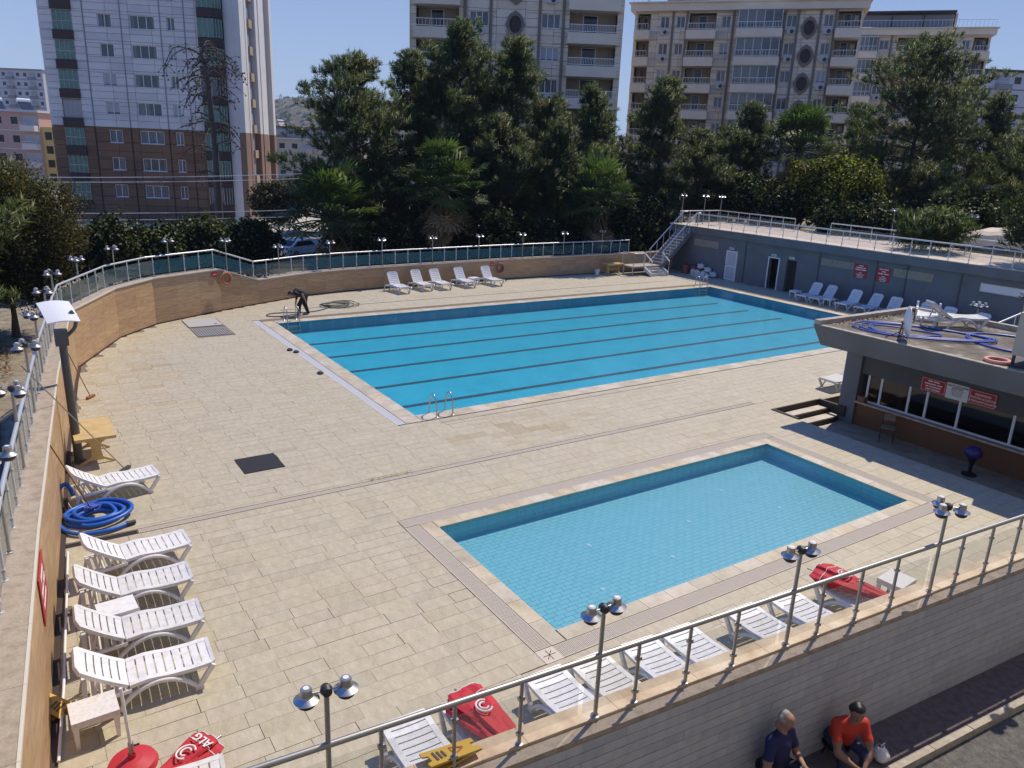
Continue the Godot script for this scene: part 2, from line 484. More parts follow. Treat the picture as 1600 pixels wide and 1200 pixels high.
func make_deck() -> void:
	# bedding under the tiles, in cells so that the pools stay open
	var xs := [-12.0, SMALL.position.x, 0.0, SMALL.end.x, SUNK_X, 27.1, 34.0]
	var zs := [-24.0, -13.65, 0.0, 4.6, 6.5, 10.72, 18.0]
	var poly := deck_polygon(.2)
	var mb := MB.new()
	for i in xs.size() - 1:
		for j in zs.size() - 1:
			var ce := Vector2((xs[i] + xs[i + 1]) / 2, (zs[j] + zs[j + 1]) / 2)
			if BIG.has_point(ce) or SMALL.has_point(ce): continue
			if ce.x > SUNK_X and ce.y > 4.6 and ce.x < 40: continue
			var cell := PackedVector2Array([Vector2(xs[i], zs[j]), Vector2(xs[i + 1], zs[j]), Vector2(xs[i + 1], zs[j + 1]), Vector2(xs[i], zs[j + 1])])
			for q in Geometry2D.intersect_polygons(cell, poly): flat(mb, q, -.012)
	var deck := kind(obj("deck", mb, M.joint), "structure", "beige tiled pool deck")
	# tiles
	var holes := [BIG.grow_individual(.79, .95, .95, .56), SMALL.grow_individual(.63, .63, .63, .63), Rect2(SUNK_X, 4.6, 30, 20), Rect2(-5.43, .95, .98, 1.0), Rect2(-3.52, -15.75, 1.45, 3.55), Rect2(-9.7, 3.68, 20.1, .22)]
	var L := .62
	var W := .31
	var inside := deck_polygon(.34)
	var eye := Vector3(-9.531, 7.6, 19.383)
	var whole := []
	var cutp := []
	var row := 0
	var z := -20.6
	while z < 15.4:
		var shift := (row * .41 + (row % 3) * .17 + rr(0, .1))
		var x := -10.9 - fmod(shift, L)
		while x < 30.6:
			var r := Rect2(x, z, L, W)
			var ok := true
			for q in [r.position, r.end, Vector2(r.end.x, r.position.y), Vector2(r.position.x, r.end.y)]:
				if not Geometry2D.is_point_in_polygon(q, inside): ok = false
			if ok:
				var bits := [r]
				for h in holes: bits = cut(bits, h)
				for b: Rect2 in bits:
					if b.size.x < .02 or b.size.y < .02: continue
					var ce := b.get_center()
					if b == r and front_z(ce.x) - ce.y > 1.15: whole.append([ (Vector3(ce.x, 0, ce.y) - eye).length() + (100.0 if (ce.x < -9.4 + (9 - ce.y) * .06 or ce.y > 11.6) else 0.0), b])
					else: cutp.append(b)
			x += L
		z += W
		row += 1
	whole.sort_custom(func(a, b): return a[0] < b[0])
	var dirt := FastNoiseLite.new()
	dirt.seed = 3
	dirt.frequency = .02
	var tone := func(ce: Vector2) -> Color:
		var k := rr(.925, .99) - .05 * maxf(0, dirt.get_noise_2d(ce.x * 10, ce.y * 10))
		if rng.randf() < .05: k *= rr(.9, .96)
		var q := Color(k, k * rr(.985, 1.005), k * rr(.96, 1.01))
		# rust-brown dirt on the tiles between the pools, as in the photograph
		var d := Vector2((ce.x - 2.6) / 3.2, (ce.y - 2.2) / 1.0).length()
		if d < 1.0 and rng.randf() < .72:
			var st := rr(.1, 1.0) * (1.2 - d)
			q = Color(q.r * (1 - .26 * st), q.g * (1 - .34 * st), q.b * (1 - .48 * st))
		if ce.x < -5.2 and ce.y < -4 and rng.randf() < .3: q = Color(q.r * .97, q.g * .92, q.b * .84)
		return q
	var shapes := []
	for k in 24:
		var t := MB.new()
		t.col = tone.call(Vector2(-50, 50))
		t.off = Vector2(rr(0, 9), rr(0, 9))
		t.box(Vector3(0, -.006, 0), Vector3(L - (rr(.002, .005) if k % 7 else .013), .012, W - (rr(.003, .006) if k % 5 else .011)))
		shapes.append(t.mesh())
	var rest := MB.new()
	for i in whole.size():
		var b: Rect2 = whole[i][1]
		var ce := b.get_center()
		if i < 290:
			var o := obj("tile", shapes[rng.randi() % 24], M.deck_tile, deck)
			o.position = Vector3(ce.x + rr(-.002, .002), rr(-.0015, .001), ce.y + rr(-.002, .002))
			if rng.randf() < .5: o.rotation.y = PI
		else: cutp.append(b)
	for b: Rect2 in cutp:
		var ce := b.get_center()
		rest.col = tone.call(ce)
		rest.off = Vector2(rr(0, 9), rr(0, 9))
		rest.box(Vector3(ce.x, -.006 + rr(-.0015, .001), ce.y), Vector3(b.size.x - (rr(.002, .005) if rng.randf() < .86 else .013), .012, b.size.y - (rr(.003, .006) if rng.randf() < .8 else .012)))
	kind(obj("tiles", rest, M.deck_tile, deck), "stuff")

func grating(called: String, label: String, a: Vector3, b: Vector3, w: float, m: Material, pitch := .03) -> void:
	# a channel with cross bars; a, b: ends of its centre line (along x or z)
	var t := thing(called, label, "drain grate", a, 0, "drain grates round the pools")
	var d := (b - a).normalized()
	var s := Vector3(-d.z, 0, d.x)
	var len := (b - a).length()
	var mb := MB.new()
	mb.bar(Vector3(0, -.02, 0), d * len + Vector3(0, -.02, 0), w, .012)
	obj("channel", mb, M.black, t)
	mb = MB.new()
	for k in [-1, 1]: mb.bar(s * k * (w / 2 - .008) + Vector3(0, -.006, 0), s * k * (w / 2 - .008) + d * len + Vector3(0, -.006, 0), .016, .016)
	obj("frame", mb, m, t)
	mb = MB.new()
	var n := int(len / pitch)
	for i in n:
		var p := d * ((i + .5) * len / n) + Vector3(0, -.005 + rr(-.001, .001), 0)
		mb.bar(p - s * (w / 2 - .017), p + s * (w / 2 - .017), pitch * .62, .01)
	kind(obj("bars", mb, m, t), "stuff")

func make_pool(called: String, label: String, R: Rect2, depth: float, floor_mat: Material, wall_mat: Material, lanes: bool) -> void:
	var t := Node3D.new()
	put(t, called, self)
	kind(t, "structure", label)
	var x0 := R.position.x
	var x1 := R.end.x
	var z0 := R.position.y
	var z1 := R.end.y
	var mb := MB.new()
	mb.span(Vector3(x0, -depth - .2, z0), Vector3(x1, -depth, z1))
	obj("pool_floor", mb, floor_mat, t)
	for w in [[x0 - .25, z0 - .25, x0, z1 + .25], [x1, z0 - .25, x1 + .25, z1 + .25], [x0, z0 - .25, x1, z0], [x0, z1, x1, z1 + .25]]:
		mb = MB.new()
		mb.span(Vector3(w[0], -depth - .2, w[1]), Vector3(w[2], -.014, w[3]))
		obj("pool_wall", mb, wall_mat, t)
	if lanes:
		for i in 5:
			var z := z0 + (z1 - z0) * (i + 1) / 6.0
			mb = MB.new()
			mb.span(Vector3(x0 + .02, -depth, z - .11), Vector3(x1 - 1.7, -depth + .006, z + .11))
			obj("lane_line", mb, M.lane, t)
	# rim tiles
	var g := .5 if lanes else .28
	for side in 4:
		var along: float = (x1 - x0) if side < 2 else (z1 - z0) + 2 * g
		var n := int(along / .6)
		for i in n:
			var a := along * i / n + .004
			var b := along * (i + 1) / n - .004
			var lo: Vector3
			var hi: Vector3
			match side:
				0: lo = Vector3(x0 + a, -.02, z0 - g); hi = Vector3(x0 + b, .004, z0 + .03)
				1: lo = Vector3(x0 + a, -.02, z1 - .03); hi = Vector3(x0 + b, .004, z1 + g)
				2: lo = Vector3(x0 - g, -.02, z0 - g + a); hi = Vector3(x0 + .03, .004, z0 - g + b)
				3: lo = Vector3(x1 - .03, -.02, z0 - g + a); hi = Vector3(x1 + g, .004, z0 - g + b)
			piece("rim_tile", lo, hi, [M.rim_tile, M.rim_b, M.rim_c][rng.randi() % 3], t)
	mb = MB.new()
	mb.quad(Vector3(x0, -.055, z1), Vector3(x1, -.055, z1), Vector3(x1, -.055, z0), Vector3(x0, -.055, z0))
	kind(obj("water", mb, M.water), "structure", "clear blue water of the " + ("large swimming pool" if lanes else "small pool"))

func make_pools() -> void:
	tinted("rim_b", M.rim_tile, Color(.94, .94, .92)); tinted("rim_c", M.rim_tile, Color(.98, .96, .91))
	make_pool("swimming_pool", "large blue swimming pool with five dark lane lines", BIG, .52, M.pool_floor, M.pool_wall, true)
	make_pool("small_pool", "small shallow pool lined with blue mosaic tiles", SMALL, .42, M.mosaic_joint, M.mosaic_joint, false)
	# tiles that line the small pool
	var pool := get_node("small_pool")
	var mb := MB.new()
	var z := SMALL.position.y + .004
	var row := 0
	while z < SMALL.end.y - .05:
		var x := SMALL.position.x - fmod(row * .123, .25)
		while x < SMALL.end.x:
			var a := maxf(x, SMALL.position.x)
			var b := minf(x + .25, SMALL.end.x)
			if b - a > .02: mb.quad(Vector3(a + .003, -.413, z + .1175), Vector3(b - .003, -.413, z + .1175), Vector3(b - .003, -.413, z + .003), Vector3(a + .003, -.413, z + .003))
			x += .25
		z += .1205
		row += 1
	kind(obj("floor_tiles", mb, M.mosaic, pool), "stuff")
	mb = MB.new()
	for j in 3:
		var y0 := -.412 + j * .13
		var n := 42
		for i in n:
			var a := SMALL.position.x + i * SMALL.size.x / n + .004
			var b := a + SMALL.size.x / n - .008
			mb.span(Vector3(a, y0, SMALL.position.y), Vector3(b, y0 + .122, SMALL.position.y + .006))
			mb.span(Vector3(a, y0, SMALL.end.y - .006), Vector3(b, y0 + .122, SMALL.end.y))
		for i in 17:
			var a := SMALL.position.y + i * SMALL.size.y / 17 + .004
			var b := a + SMALL.size.y / 17 - .008
			mb.span(Vector3(SMALL.position.x, y0, a), Vector3(SMALL.position.x + .006, y0 + .122, b))
			mb.span(Vector3(SMALL.end.x - .006, y0, a), Vector3(SMALL.end.x, y0 + .122, b))
	kind(obj("wall_tiles", mb, M.mosaic, pool), "stuff")
	# joints of the large pool's far and end walls
	var big := get_node("swimming_pool")
	mb = MB.new()
	for i in 26: mb.span(Vector3(i * 1.04 + .5, -.52, BIG.position.y), Vector3(i * 1.04 + .515, -.03, BIG.position.y + .003))
	for i in 13: mb.span(Vector3(BIG.end.x - .003, -.52, -13.2 + i * 1.04), Vector3(BIG.end.x, -.03, -13.185 + i * 1.04))
	obj("wall_joint", mb, M.pool_blue, big)
	# floor inlets of the small pool
	for q in [[.15, 8.1], [2.9, 8.35], [1.4, 9.35], [4.9, 7.5], [5.4, 8.9], [-.7, 9.6]]:
		mb = MB.new()
		mb.lathe([Vector2(.0, .012), Vector2(.045, .012), Vector2(.06, 0)].map(func(v): return Vector2(v.x, v.y)), Vector3(q[0], -.412, q[1]), 12)
		obj("floor_inlet", mb, M.pool_fitting, pool)
	# drains
	grating("drain_grate", "white overflow channel along the left end of the large pool", Vector3(-.66, .003, -14.5), Vector3(-.66, .003, .5), .26, M.grate_white, .06)
	grating("drain_grate", "overflow grate along the left end of the small pool", Vector3(-3.125, .001, 6.23), Vector3(-3.125, .001, 10.99), .32, M.grate)
	grating("drain_grate", "pale overflow grate on the street side of the small pool", Vector3(-2.95, .001, 11.175), Vector3(8.08, .001, 11.175), .32, M.grate)
	grating("drain_grate", "overflow grate on the kiosk side of the small pool", Vector3(8.255, .001, 6.23), Vector3(8.255, .001, 10.99), .32, M.grate)
	grating("drain_grate", "overflow grate on the far side of the small pool", Vector3(-3.28, .001, 6.05), Vector3(8.41, .001, 6.05), .32, M.grate)
	grating("drain_grate", "long narrow channel grate across the deck between the two pools", Vector3(-8.0, .001, 3.79), Vector3(10.38, .001, 3.79), .16, M.grate)
	mb = MB.new()
	mb.span(Vector3(-9.3, -.02, 3.72), Vector3(-8.02, -.004, 3.86))
	tag(obj("open_drain", mb, M.black), "open dark end of the deck channel by the coiled hose", "drain")
	for q in [[-3.125, 11.175, "grey cross-slotted corner plate at the near corner of the small pool"], [8.255, 11.175, "grey cross-slotted corner plate below the kiosk end of the small pool"]]:
		var t := thing("corner_plate", q[2], "drain cover", Vector3(q[0], .004, q[1]))
		mb = MB.new()
		mb.box(Vector3(0, -.006, 0), Vector3(.34, .012, .34))
		obj("plate", mb, M.grate, t)
		for a in [0.0, PI / 4, PI / 2]:
			mb = MB.new()
			mb.box(Vector3(0, .0015, 0).rotated(Vector3.UP, a), Vector3(.24, .002, .012), Basis(Vector3.UP, a))
			obj("slot", mb, M.black, t)
	mb = MB.new()
	mb.span(Vector3(1, .0, -16.32), Vector3(26, .0035, -16.26))
	tag(obj("drain_line", mb, M.black), "thin dark drain slot in the deck beyond the large pool", "drain")
	mb = MB.new()
	mb.span(Vector3(.4, .0, .86), Vector3(10.3, .0035, .89))
	tag(obj("drain_line", mb, M.joint), "thin dark joint in the deck on the near side of the large pool", "drain")
	# hatches
	mb = MB.new()
	mb.span(Vector3(-5.42, -.02, .96), Vector3(-4.46, .012, 1.94))
	tag(obj("black_hatch", mb, M.black), "square black hatch cover lying in the beige deck", "hatch")
	var t := thing("steel_hatch", "pale steel plate hatch in the deck by the curved wall", "hatch", Vector3(-2.8, 0, -14.95))
	mb = MB.new(); mb.box(Vector3(0, .012, 0), Vector3(1.36, .024, 1.55)); obj("plate", mb, M.hatch_plate, t)
	mb = MB.new(); mb.box(Vector3(.45, .03, .5), Vector3(.12, .012, .05)); obj("handle", mb, M.steel_dark, t)
	t = thing("floor_grid", "open steel floor grid beside the pale plate hatch", "grate", Vector3(-2.8, 0, -13.1))
	mb = MB.new(); mb.box(Vector3(0, -.05, 0), Vector3(1.36, .05, 1.4)); obj("pit", mb, M.black, t)
	mb = MB.new()
	for i in 14: mb.box(Vector3(-.65 + i * .1, 0, 0), Vector3(.022, .03, 1.38))
	for i in 14: mb.box(Vector3(0, .002, -.65 + i * .1), Vector3(1.36, .03, .022))
	obj("grid", mb, M.hatch_plate, t)

# ---------- walls, railings, lamps
func path_frames(pts: Array) -> Array:
	# [position xz, outward normal (mitred), top] per point
	var out := []
	for i in pts.size():
		var p := Vector2(pts[i][0], pts[i][1])
		var a := Vector2(pts[maxi(i - 1, 0)][0], pts[maxi(i - 1, 0)][1])
		var b := Vector2(pts[mini(i + 1, pts.size() - 1)][0], pts[mini(i + 1, pts.size() - 1)][1])
		var d0 := (p - a).normalized() if i > 0 else (b - p).normalized()
		var d1 := (b - p).normalized() if i < pts.size() - 1 else d0
		var n0 := Vector2(d0.y, -d0.x)
		var n1 := Vector2(d1.y, -d1.x)
		var m := (n0 + n1).normalized()
		out.append([p, m / maxf(.5, m.dot(n0)), pts[i][2]])
	return out
func sect(mb: MB, A: Array, B: Array, off0: float, off1: float, ya0: float, ya1: float, yb0: float, yb1: float) -> void:
	# a length of wall between frames A and B, from offset off0 to off1 (outwards)
	var P := func(F: Array, o: float, y: float) -> Vector3:
		var q: Vector2 = F[0] + F[1] * o
		return Vector3(q.x, y, q.y)
	mb.hexa([P.call(A, off0, ya0), P.call(B, off0, yb0), P.call(B, off1, yb0), P.call(A, off1, ya0), P.call(A, off0, ya1), P.call(B, off0, yb1), P.call(B, off1, yb1), P.call(A, off1, ya1)])
func mix_frame(A: Array, B: Array, t: float) -> Array:
	return [(A[0] as Vector2).lerp(B[0], t), (A[1] as Vector2).lerp(B[1], t), lerpf(A[2], B[2], t)]

func make_boundary_wall() -> void:
	var F := path_frames(WALL)
	var t := thing("boundary_wall", "long curving wall clad in brown wood-look tiles round the deck", "wall")
	var core := MB.new()
	for i in F.size() - 1: sect(core, F[i], F[i + 1], .022, .45, -1.6, F[i][2] - .07, -1.6, F[i + 1][2] - .07)
	obj("core", core, M.cement, t)
	for i in F.size() - 1:
		var len: float = (F[i + 1][0] - F[i][0]).length()
		var n := maxi(1, roundi(len / 1.25))
		for k in n:
			var A := mix_frame(F[i], F[i + 1], float(k) / n)
			var B := mix_frame(F[i], F[i + 1], float(k + 1) / n)
			var A2 := mix_frame(A, B, .002)
			var B2 := mix_frame(A, B, .998)
			var y := 0.0
			while y < maxf(A[2], B[2]) - .08:
				var ya := minf(y + .33, A[2] - .07)
				var yb := minf(y + .33, B[2] - .07)
				if ya > y + .02 or yb > y + .02:
					var mb := MB.new()
					var g := rr(.82, .99)
					mb.col = Color(g, g * rr(.96, 1.02), g * rr(.92, 1.02))
					mb.off = Vector2(rr(0, 5), rr(0, 5))
					sect(mb, A2, B2, 0, .02, y + .002, maxf(ya - .002, y + .004), y + .002, maxf(yb - .002, y + .004))
					obj("wall_tile", mb, M.wood_clad, t)
				y += .33
			var c := MB.new()
			sect(c, A2, B2, -.035, .5, A[2] - .07, A[2], B[2] - .07, B[2])
			obj("coping_stone", c, M.coping_tan, t)
			c = MB.new()
			sect(c, A2, B2, -.045, -.012, A[2] - .04, A[2] + .008, B[2] - .04, B[2] + .008)
			obj("edge_trim", c, M.white_trim, t)
	# dark skirting gutter at the foot, with a pipe, along the left side
	var mb := MB.new()
	for i in 7: sect(mb, F[i], F[i + 1], -.09, -.001, -.01, .03, -.01, .03)
	obj("skirting", mb, M.slab_brown, t)
	mb = MB.new()
	for i in range(7, F.size() - 1): sect(mb, F[i], F[i + 1], -.02, -.001, -.01, .05, -.01, .05)
	obj("skirting", mb, M.slab_brown, t)
	# white pipe lying along the foot of the wall
	var pts := []
	for q in [[-9.78, 9.9], [-9.62, 8.4], [-9.5, 7.0], [-9.36, 5.4], [-9.26, 4.2]]: pts.append(Vector3(q[0], .075, q[1]))
	mb = MB.new(); mb.tube(pts, .02)
	tag(obj("pipe", mb, M.white_paint), "white water pipe lying along the foot of the left wall", "pipe")

func make_front_wall() -> void:
	var t := thing("front_wall", "long grey block wall with a travertine coping between deck and street", "wall")
	var x0 := -10.3
	var x1 := 14.5
	var mb := MB.new()
	var Q := func(x: float, o: float, y: float) -> Vector3: return Vector3(x, y, front_z(x) + o)
	var slab := func(m: MB, a: float, b: float, o0: float, o1: float, y0: float, y1: float) -> void:
		m.hexa([Q.call(a, o1, y0), Q.call(b, o1, y0), Q.call(b, o0, y0), Q.call(a, o0, y0), Q.call(a, o1, y1), Q.call(b, o1, y1), Q.call(b, o0, y1), Q.call(a, o0, y1)])
	slab.call(mb, x0, x1, -.20, .172, -1.2, 1.235)
	obj("core", mb, M.block_joint, t)
	mb = MB.new()
	slab.call(mb, x0, x1, -.22, -.202, 0.0, 1.235)
	obj("deck_side", mb, M.cement, t)
	# coping: travertine slabs and a plastered ledge in front of them
	var n := 20
	for i in n:
		var a := lerpf(x0, x1, float(i) / n) + .003
		var b := lerpf(x0, x1, float(i + 1) / n) - .003
		mb = MB.new()
		slab.call(mb, a, b, -.24, .035, 1.237, 1.30)
		obj("coping_stone", mb, M.travertine, t)
	mb = MB.new()
	slab.call(mb, x0, x1, .037, .20, 1.19, 1.262)
	obj("ledge", mb, M.coping_tan, t)
	# blocks of the face: 13 courses
	var ch := .141
	var bl := .62
	var list := []
	for r in 13:
		var y := -.648 + r * ch
		var x := x0 + fmod(r * .31, bl) - bl
		while x < x1:
			var a := maxf(x, x0)
			var b := minf(x + bl, x1)
			if b - a > .05: list.append([a, b, y, absf((a + b) / 2 - 1.2)])
			x += bl
	list.sort_custom(func(p, q): return p[3] < q[3])
	var mats := [M.block, M.block_b, M.block_c, M.block_d]
	var rest := MB.new()
	for i in list.size():
		var q: Array = list[i]
		var lift := rr(0, .004)
		var m2 := MB.new() if i < 295 else rest
		slab.call(m2, q[0] + .0015, q[1] - .0015, .165, .197 + lift, q[2] + .004, q[2] + ch - .006)
		if i < 295: obj("block", m2, mats[rng.randi() % 4], t)
	if list.size() > 295: kind(obj("blocks", rest, M.block, t), "stuff")

var lamp0: Node3D
func lamp_head(parent: Node3D, at: Vector3, turn: float) -> void:
	var h := obj("lamp_head", head_mesh(), M.steel, parent)
	h.position = at
	h.scale = Vector3.ONE * .82
	h.rotation.y = turn
	var mb := MB.new()
	mb.lathe([Vector2(0, -.125), Vector2(.07, -.115), Vector2(.10, -.085), Vector2(.106, -.05), Vector2(.10, -.03)], Vector3.ZERO, 18)
	obj("diffuser", mb, M.steel_dark, h)
	mb = MB.new()
	mb.lathe([Vector2(.035, .134), Vector2(.035, .142), Vector2(0, .143)], Vector3.ZERO, 10)
	obj("cap", mb, M.white_paint, h)
var _head: ArrayMesh
func head_mesh() -> ArrayMesh:
	if _head == null:
		var mb := MB.new()
		mb.lathe([Vector2(.10, -.03), Vector2(.142, -.022), Vector2(.146, -.012), Vector2(.078, .028), Vector2(.068, .04), Vector2(.066, .12), Vector2(.056, .135), Vector2(0, .137)], Vector3.ZERO, 22)
		_head = mb.mesh()
	return _head
func make_lamp(height: float, heads: int, turn: float) -> Node3D:
	var t := Node3D.new()
	var mb := MB.new()
	mb.tube([Vector3(0, 0, 0), Vector3(0, height - .04, 0)], .026, .026, 12)
	obj("post", mb, M.steel_dull, t)
	mb = MB.new()
	mb.lathe([Vector2(.055, 0), Vector2(.055, .012), Vector2(.034, .02)], Vector3.ZERO, 14)
	obj("base_plate", mb, M.steel_dull, t)
	mb = MB.new()
	mb.lathe([Vector2(0, -.065), Vector2(.045, -.05), Vector2(.06, 0), Vector2(.045, .05), Vector2(0, .065)], Vector3(0, height, 0), 16, Basis(Vector3.RIGHT, PI / 2))
	obj("hub", mb, M.steel_dark, t)
	for k in heads:
		var a := turn + TAU * k / heads
		var d := Vector3(cos(a), 0, -sin(a))
		mb = MB.new()
		mb.tube([Vector3(0, height, 0) + d * .04, Vector3(0, height + .01, 0) + d * .15], .009, .011, 8)
		obj("arm", mb, M.steel, t)
		lamp_head(t, Vector3(0, height - .03, 0) + d * .185, a)
	return t

func railing(called: String, label: String, pts: Array, lamps: Array, spacing: float, h: float, glass: Material, rail_mat: Material, gl_hi := .66, parent_group := "glass railings round the deck") -> void:
	# pts: coping points (Vector3). lamps: distances along the line at which a lamp replaces the post
	var t := thing(called, label, "railing", pts[0], 0, parent_group)
	var o: Vector3 = pts[0]
	var cum := [0.0]
	for i in pts.size() - 1: cum.append(cum[-1] + (pts[i + 1] - pts[i]).length())
	var at := func(s: float) -> Vector3:
		s = clampf(s, 0, cum[-1])
		for i in pts.size() - 1:
			if s <= cum[i + 1] + 1e-6: return (pts[i] as Vector3).lerp(pts[i + 1], (s - cum[i]) / maxf(1e-6, cum[i + 1] - cum[i])) - o
		return pts[-1] - o
	# rail
	var rl := []
	for p in pts: rl.append(p - o + Vector3.UP * h)
	for i in rl.size() - 1:
		var mb := MB.new()
		mb.tube([rl[i], rl[i + 1]], .034, .034, 12)
		obj("handrail", mb, rail_mat, t)
	var post := MB.new()
	post.tube([Vector3.ZERO, Vector3(0, h - .03, 0)], .023, .023, 10)
	post.lathe([Vector2(.045, 0), Vector2(.045, .01), Vector2(.025, .016)], Vector3.ZERO, 12)
	for y in [.15, gl_hi - .05]: post.box(Vector3(0, y, 0), Vector3(.075, .045, .05))
	var pm := post.mesh()
	var n := roundi(cum[-1] / spacing)
	var prev := Vector3.ZERO
	for i in n + 1:
		var s: float = cum[-1] * i / n
		var p: Vector3 = at.call(s)
		var has_lamp := false
		for l in lamps:
			if absf(l - s) < spacing * .5: has_lamp = true
		if not has_lamp:
			var q: Vector3 = at.call(minf(s + .05, cum[-1])) - at.call(maxf(s - .05, 0))
			var po := obj("post", pm, rail_mat, t)
			po.position = p
			po.rotation.y = atan2(-q.z, q.x)
		if i > 0:
			var d := p - prev
			var e := d.normalized()
			var a := prev + e * .035
			var b := p - e * .035
			var side := Vector3(-e.z, 0, e.x).normalized() * .004
			var g := MB.new()
			g.hexa([a + side + Vector3.UP * .1, b + side + Vector3.UP * .1, b - side + Vector3.UP * .1, a - side + Vector3.UP * .1, a + side + Vector3.UP * gl_hi, b + side + Vector3.UP * gl_hi, b - side + Vector3.UP * gl_hi, a - side + Vector3.UP * gl_hi])
			obj("glass_panel", g, glass, t)
		prev = p

func make_railings() -> void:
	var F := path_frames(WALL)
	var pts := []
	var mid := []
	for f in F:
		var q: Vector2 = f[0] + f[1] * .3
		pts.append(Vector3(q.x, f[2], q.y))
	pts[0].z = 13.3
	pts.resize(pts.size() - 1)
	pts.append(Vector3(26.4, 1.27, -20.7))
	var cum := [0.0]
	for i in pts.size() - 1: cum.append(cum[-1] + (pts[i + 1] - pts[i]).length())
	var L: float = cum[-1]
	var n := roundi(L / .8)
	var lamps := []
	var step := L / n
	var k := 3
	while k <= n:
		lamps.append(k * step)
		k += 4
	railing("glass_railing", "grey railing with dark glass panels along the curving wall top", pts, lamps, .8, .83, M.rail_glass_dark, M.rail_paint)
	lamp0 = make_lamp(1.45, 3, .4)
	lamp0.set_meta("base_name", "lamp_post")
	var words := ["nearest the lower left corner", "second up the left wall", "third up the left wall", "fourth up the left wall by the panel light", "fifth up the left wall", "sixth up the left wall", "at the far end of the left wall", "where the left wall begins to bend", "on the first bend of the curved wall", "on the second bend of the curved wall", "just left of the step in the wall", "just right of the step in the wall", "above the bending cleaner", "between the cleaner and the far loungers", "behind the three far loungers", "behind the pair of far loungers", "by the dull red lifebuoy on the far wall", "third before the white stairs", "second before the white stairs", "next to the white stairs"]
	var i := 0
	for s in lamps:
		for j in pts.size() - 1:
			if s >= cum[j] and s < cum[j + 1] + .001:
				var p: Vector3 = pts[j].lerp(pts[j + 1], (s - cum[j]) / (cum[j + 1] - cum[j]))
				if p.z > 9.0: break
				var o := copy(lamp0, "steel lamp post with three shaded heads, " + words[mini(i, words.size() - 1)], p, i * .7)
				tag(o, o.get_meta("label"), "lamp", "lamp posts on the wall railings")
				i += 1
				break
	# front railing
	var fp := []
	for x in [-10.2, 14.4]: fp.append(Vector3(x, 1.30, front_z(x) + .0))
	var fl: float = (fp[1] - fp[0]).length()
	var s0 := .785
	var lam := []
	# posts such that lamps stand at x = -7.5, -4.42, -1.25, 1.85, 4.95
	for x in [-7.55, -4.42, -1.28, 1.86, 5.0, 8.14, 11.28]: lam.append((x + 10.2) * fl / 24.6)
	railing("glass_railing", "brushed steel railing with clear glass on the front wall above the street", fp, lam, s0, .83, M.rail_glass, M.steel_dull)
	var lampf := make_lamp(1.45, 2, 0)
	lampf.set_meta("base_name", "lamp_post")
	var lampt := make_lamp(1.45, 3, .9)
	lampt.set_meta("base_name", "lamp_post")
	var fw := ["twin-headed steel lamp on the front railing by the yellow floor sign", "twin-headed steel lamp in front of the small pool's near corner", "twin-headed steel lamp on the front railing just left of the right red parasol", "steel lamp with a cluster of heads on the front railing at the right", "steel lamp on the front railing beyond the right edge of the view"]
	var xs := [-7.55, -4.42, -1.28, 1.86, 5.0]
	for j in 5:
		var o := copy(lampt if j == 3 else lampf, fw[j], Vector3(xs[j], 1.30, front_z(xs[j])), -.1 + [0.0, .12, -.05, .3, 0.0][j])
		tag(o, fw[j], "lamp", "lamp posts on the front railing")
	lampf.free()
	lampt.free()

# ---------- kiosk, changing rooms, stairs
func text(called: String, s: String, size: float, at: Vector3, b: Basis, m: Material, parent: Node, bold := false) -> void:
	var tm := TextMesh.new()
	var f := SystemFont.new()
	f.font_names = PackedStringArray(["Droid Sans"])
	f.font_weight = 700 if bold else 400
	tm.font = f
	tm.text = s
	tm.font_size = 32
	tm.pixel_size = size / 32.0 * 1.35
	tm.depth = .004
	tm.curve_step = 4.0
	var o := obj(called, tm, m, parent)
	o.transform = Transform3D(b, at)
func sign_board(called: String, label: String, at: Vector3, b: Basis, w: float, h: float, board: Material, lines: Array, ink: Material, rim: Material = null) -> void:
	# a flat board; b.z points out of its face. lines: [text, size, y]
	var t := thing(called, label, "sign", at)
	t.basis = b
	var mb := MB.new()
	mb.box(Vector3(0, 0, .008), Vector3(w, h, .016))
	obj("board", mb, board, t)
	if rim:
		mb = MB.new()
		var e := .03
		for q in [[0.0, h / 2 - e, w - 2 * e, .008], [0.0, -h / 2 + e, w - 2 * e, .008], [w / 2 - e, 0.0, .008, h - 2 * e], [-w / 2 + e, 0.0, .008, h - 2 * e]]: mb.box(Vector3(q[0], q[1], .0175), Vector3(q[2], q[3], .003))
		obj("border", mb, rim, t)
	for l in lines:
		if l[0][0] == "~": word_bars(t, l[0].substr(1), l[1], l[2], ink)
		else: text("lettering", l[0], l[1], Vector3(0, l[2], .018), Basis(), ink, t, true)
func word_bars(t: Node3D, words: String, size: float, y: float, ink: Material) -> void:
	# a printed line too small to read: one bar for each word
	var w := words.split(" ")
	var total := 0.0
	for q in w: total += (float(q) + 1) * size * .55
	var x := -total / 2
	var mb := MB.new()
	for q in w:
		var len := float(q) * size * .55
		mb.box(Vector3(x + len / 2 + size * .27, y, .0175), Vector3(len, size * .62, .003))
		x += len + size * .55
	obj("lettering", mb, ink, t)
const FACE_POOL := Basis(Vector3(0, 0, 1), Vector3(0, 1, 0), Vector3(-1, 0, 0))   # a face that looks towards -x

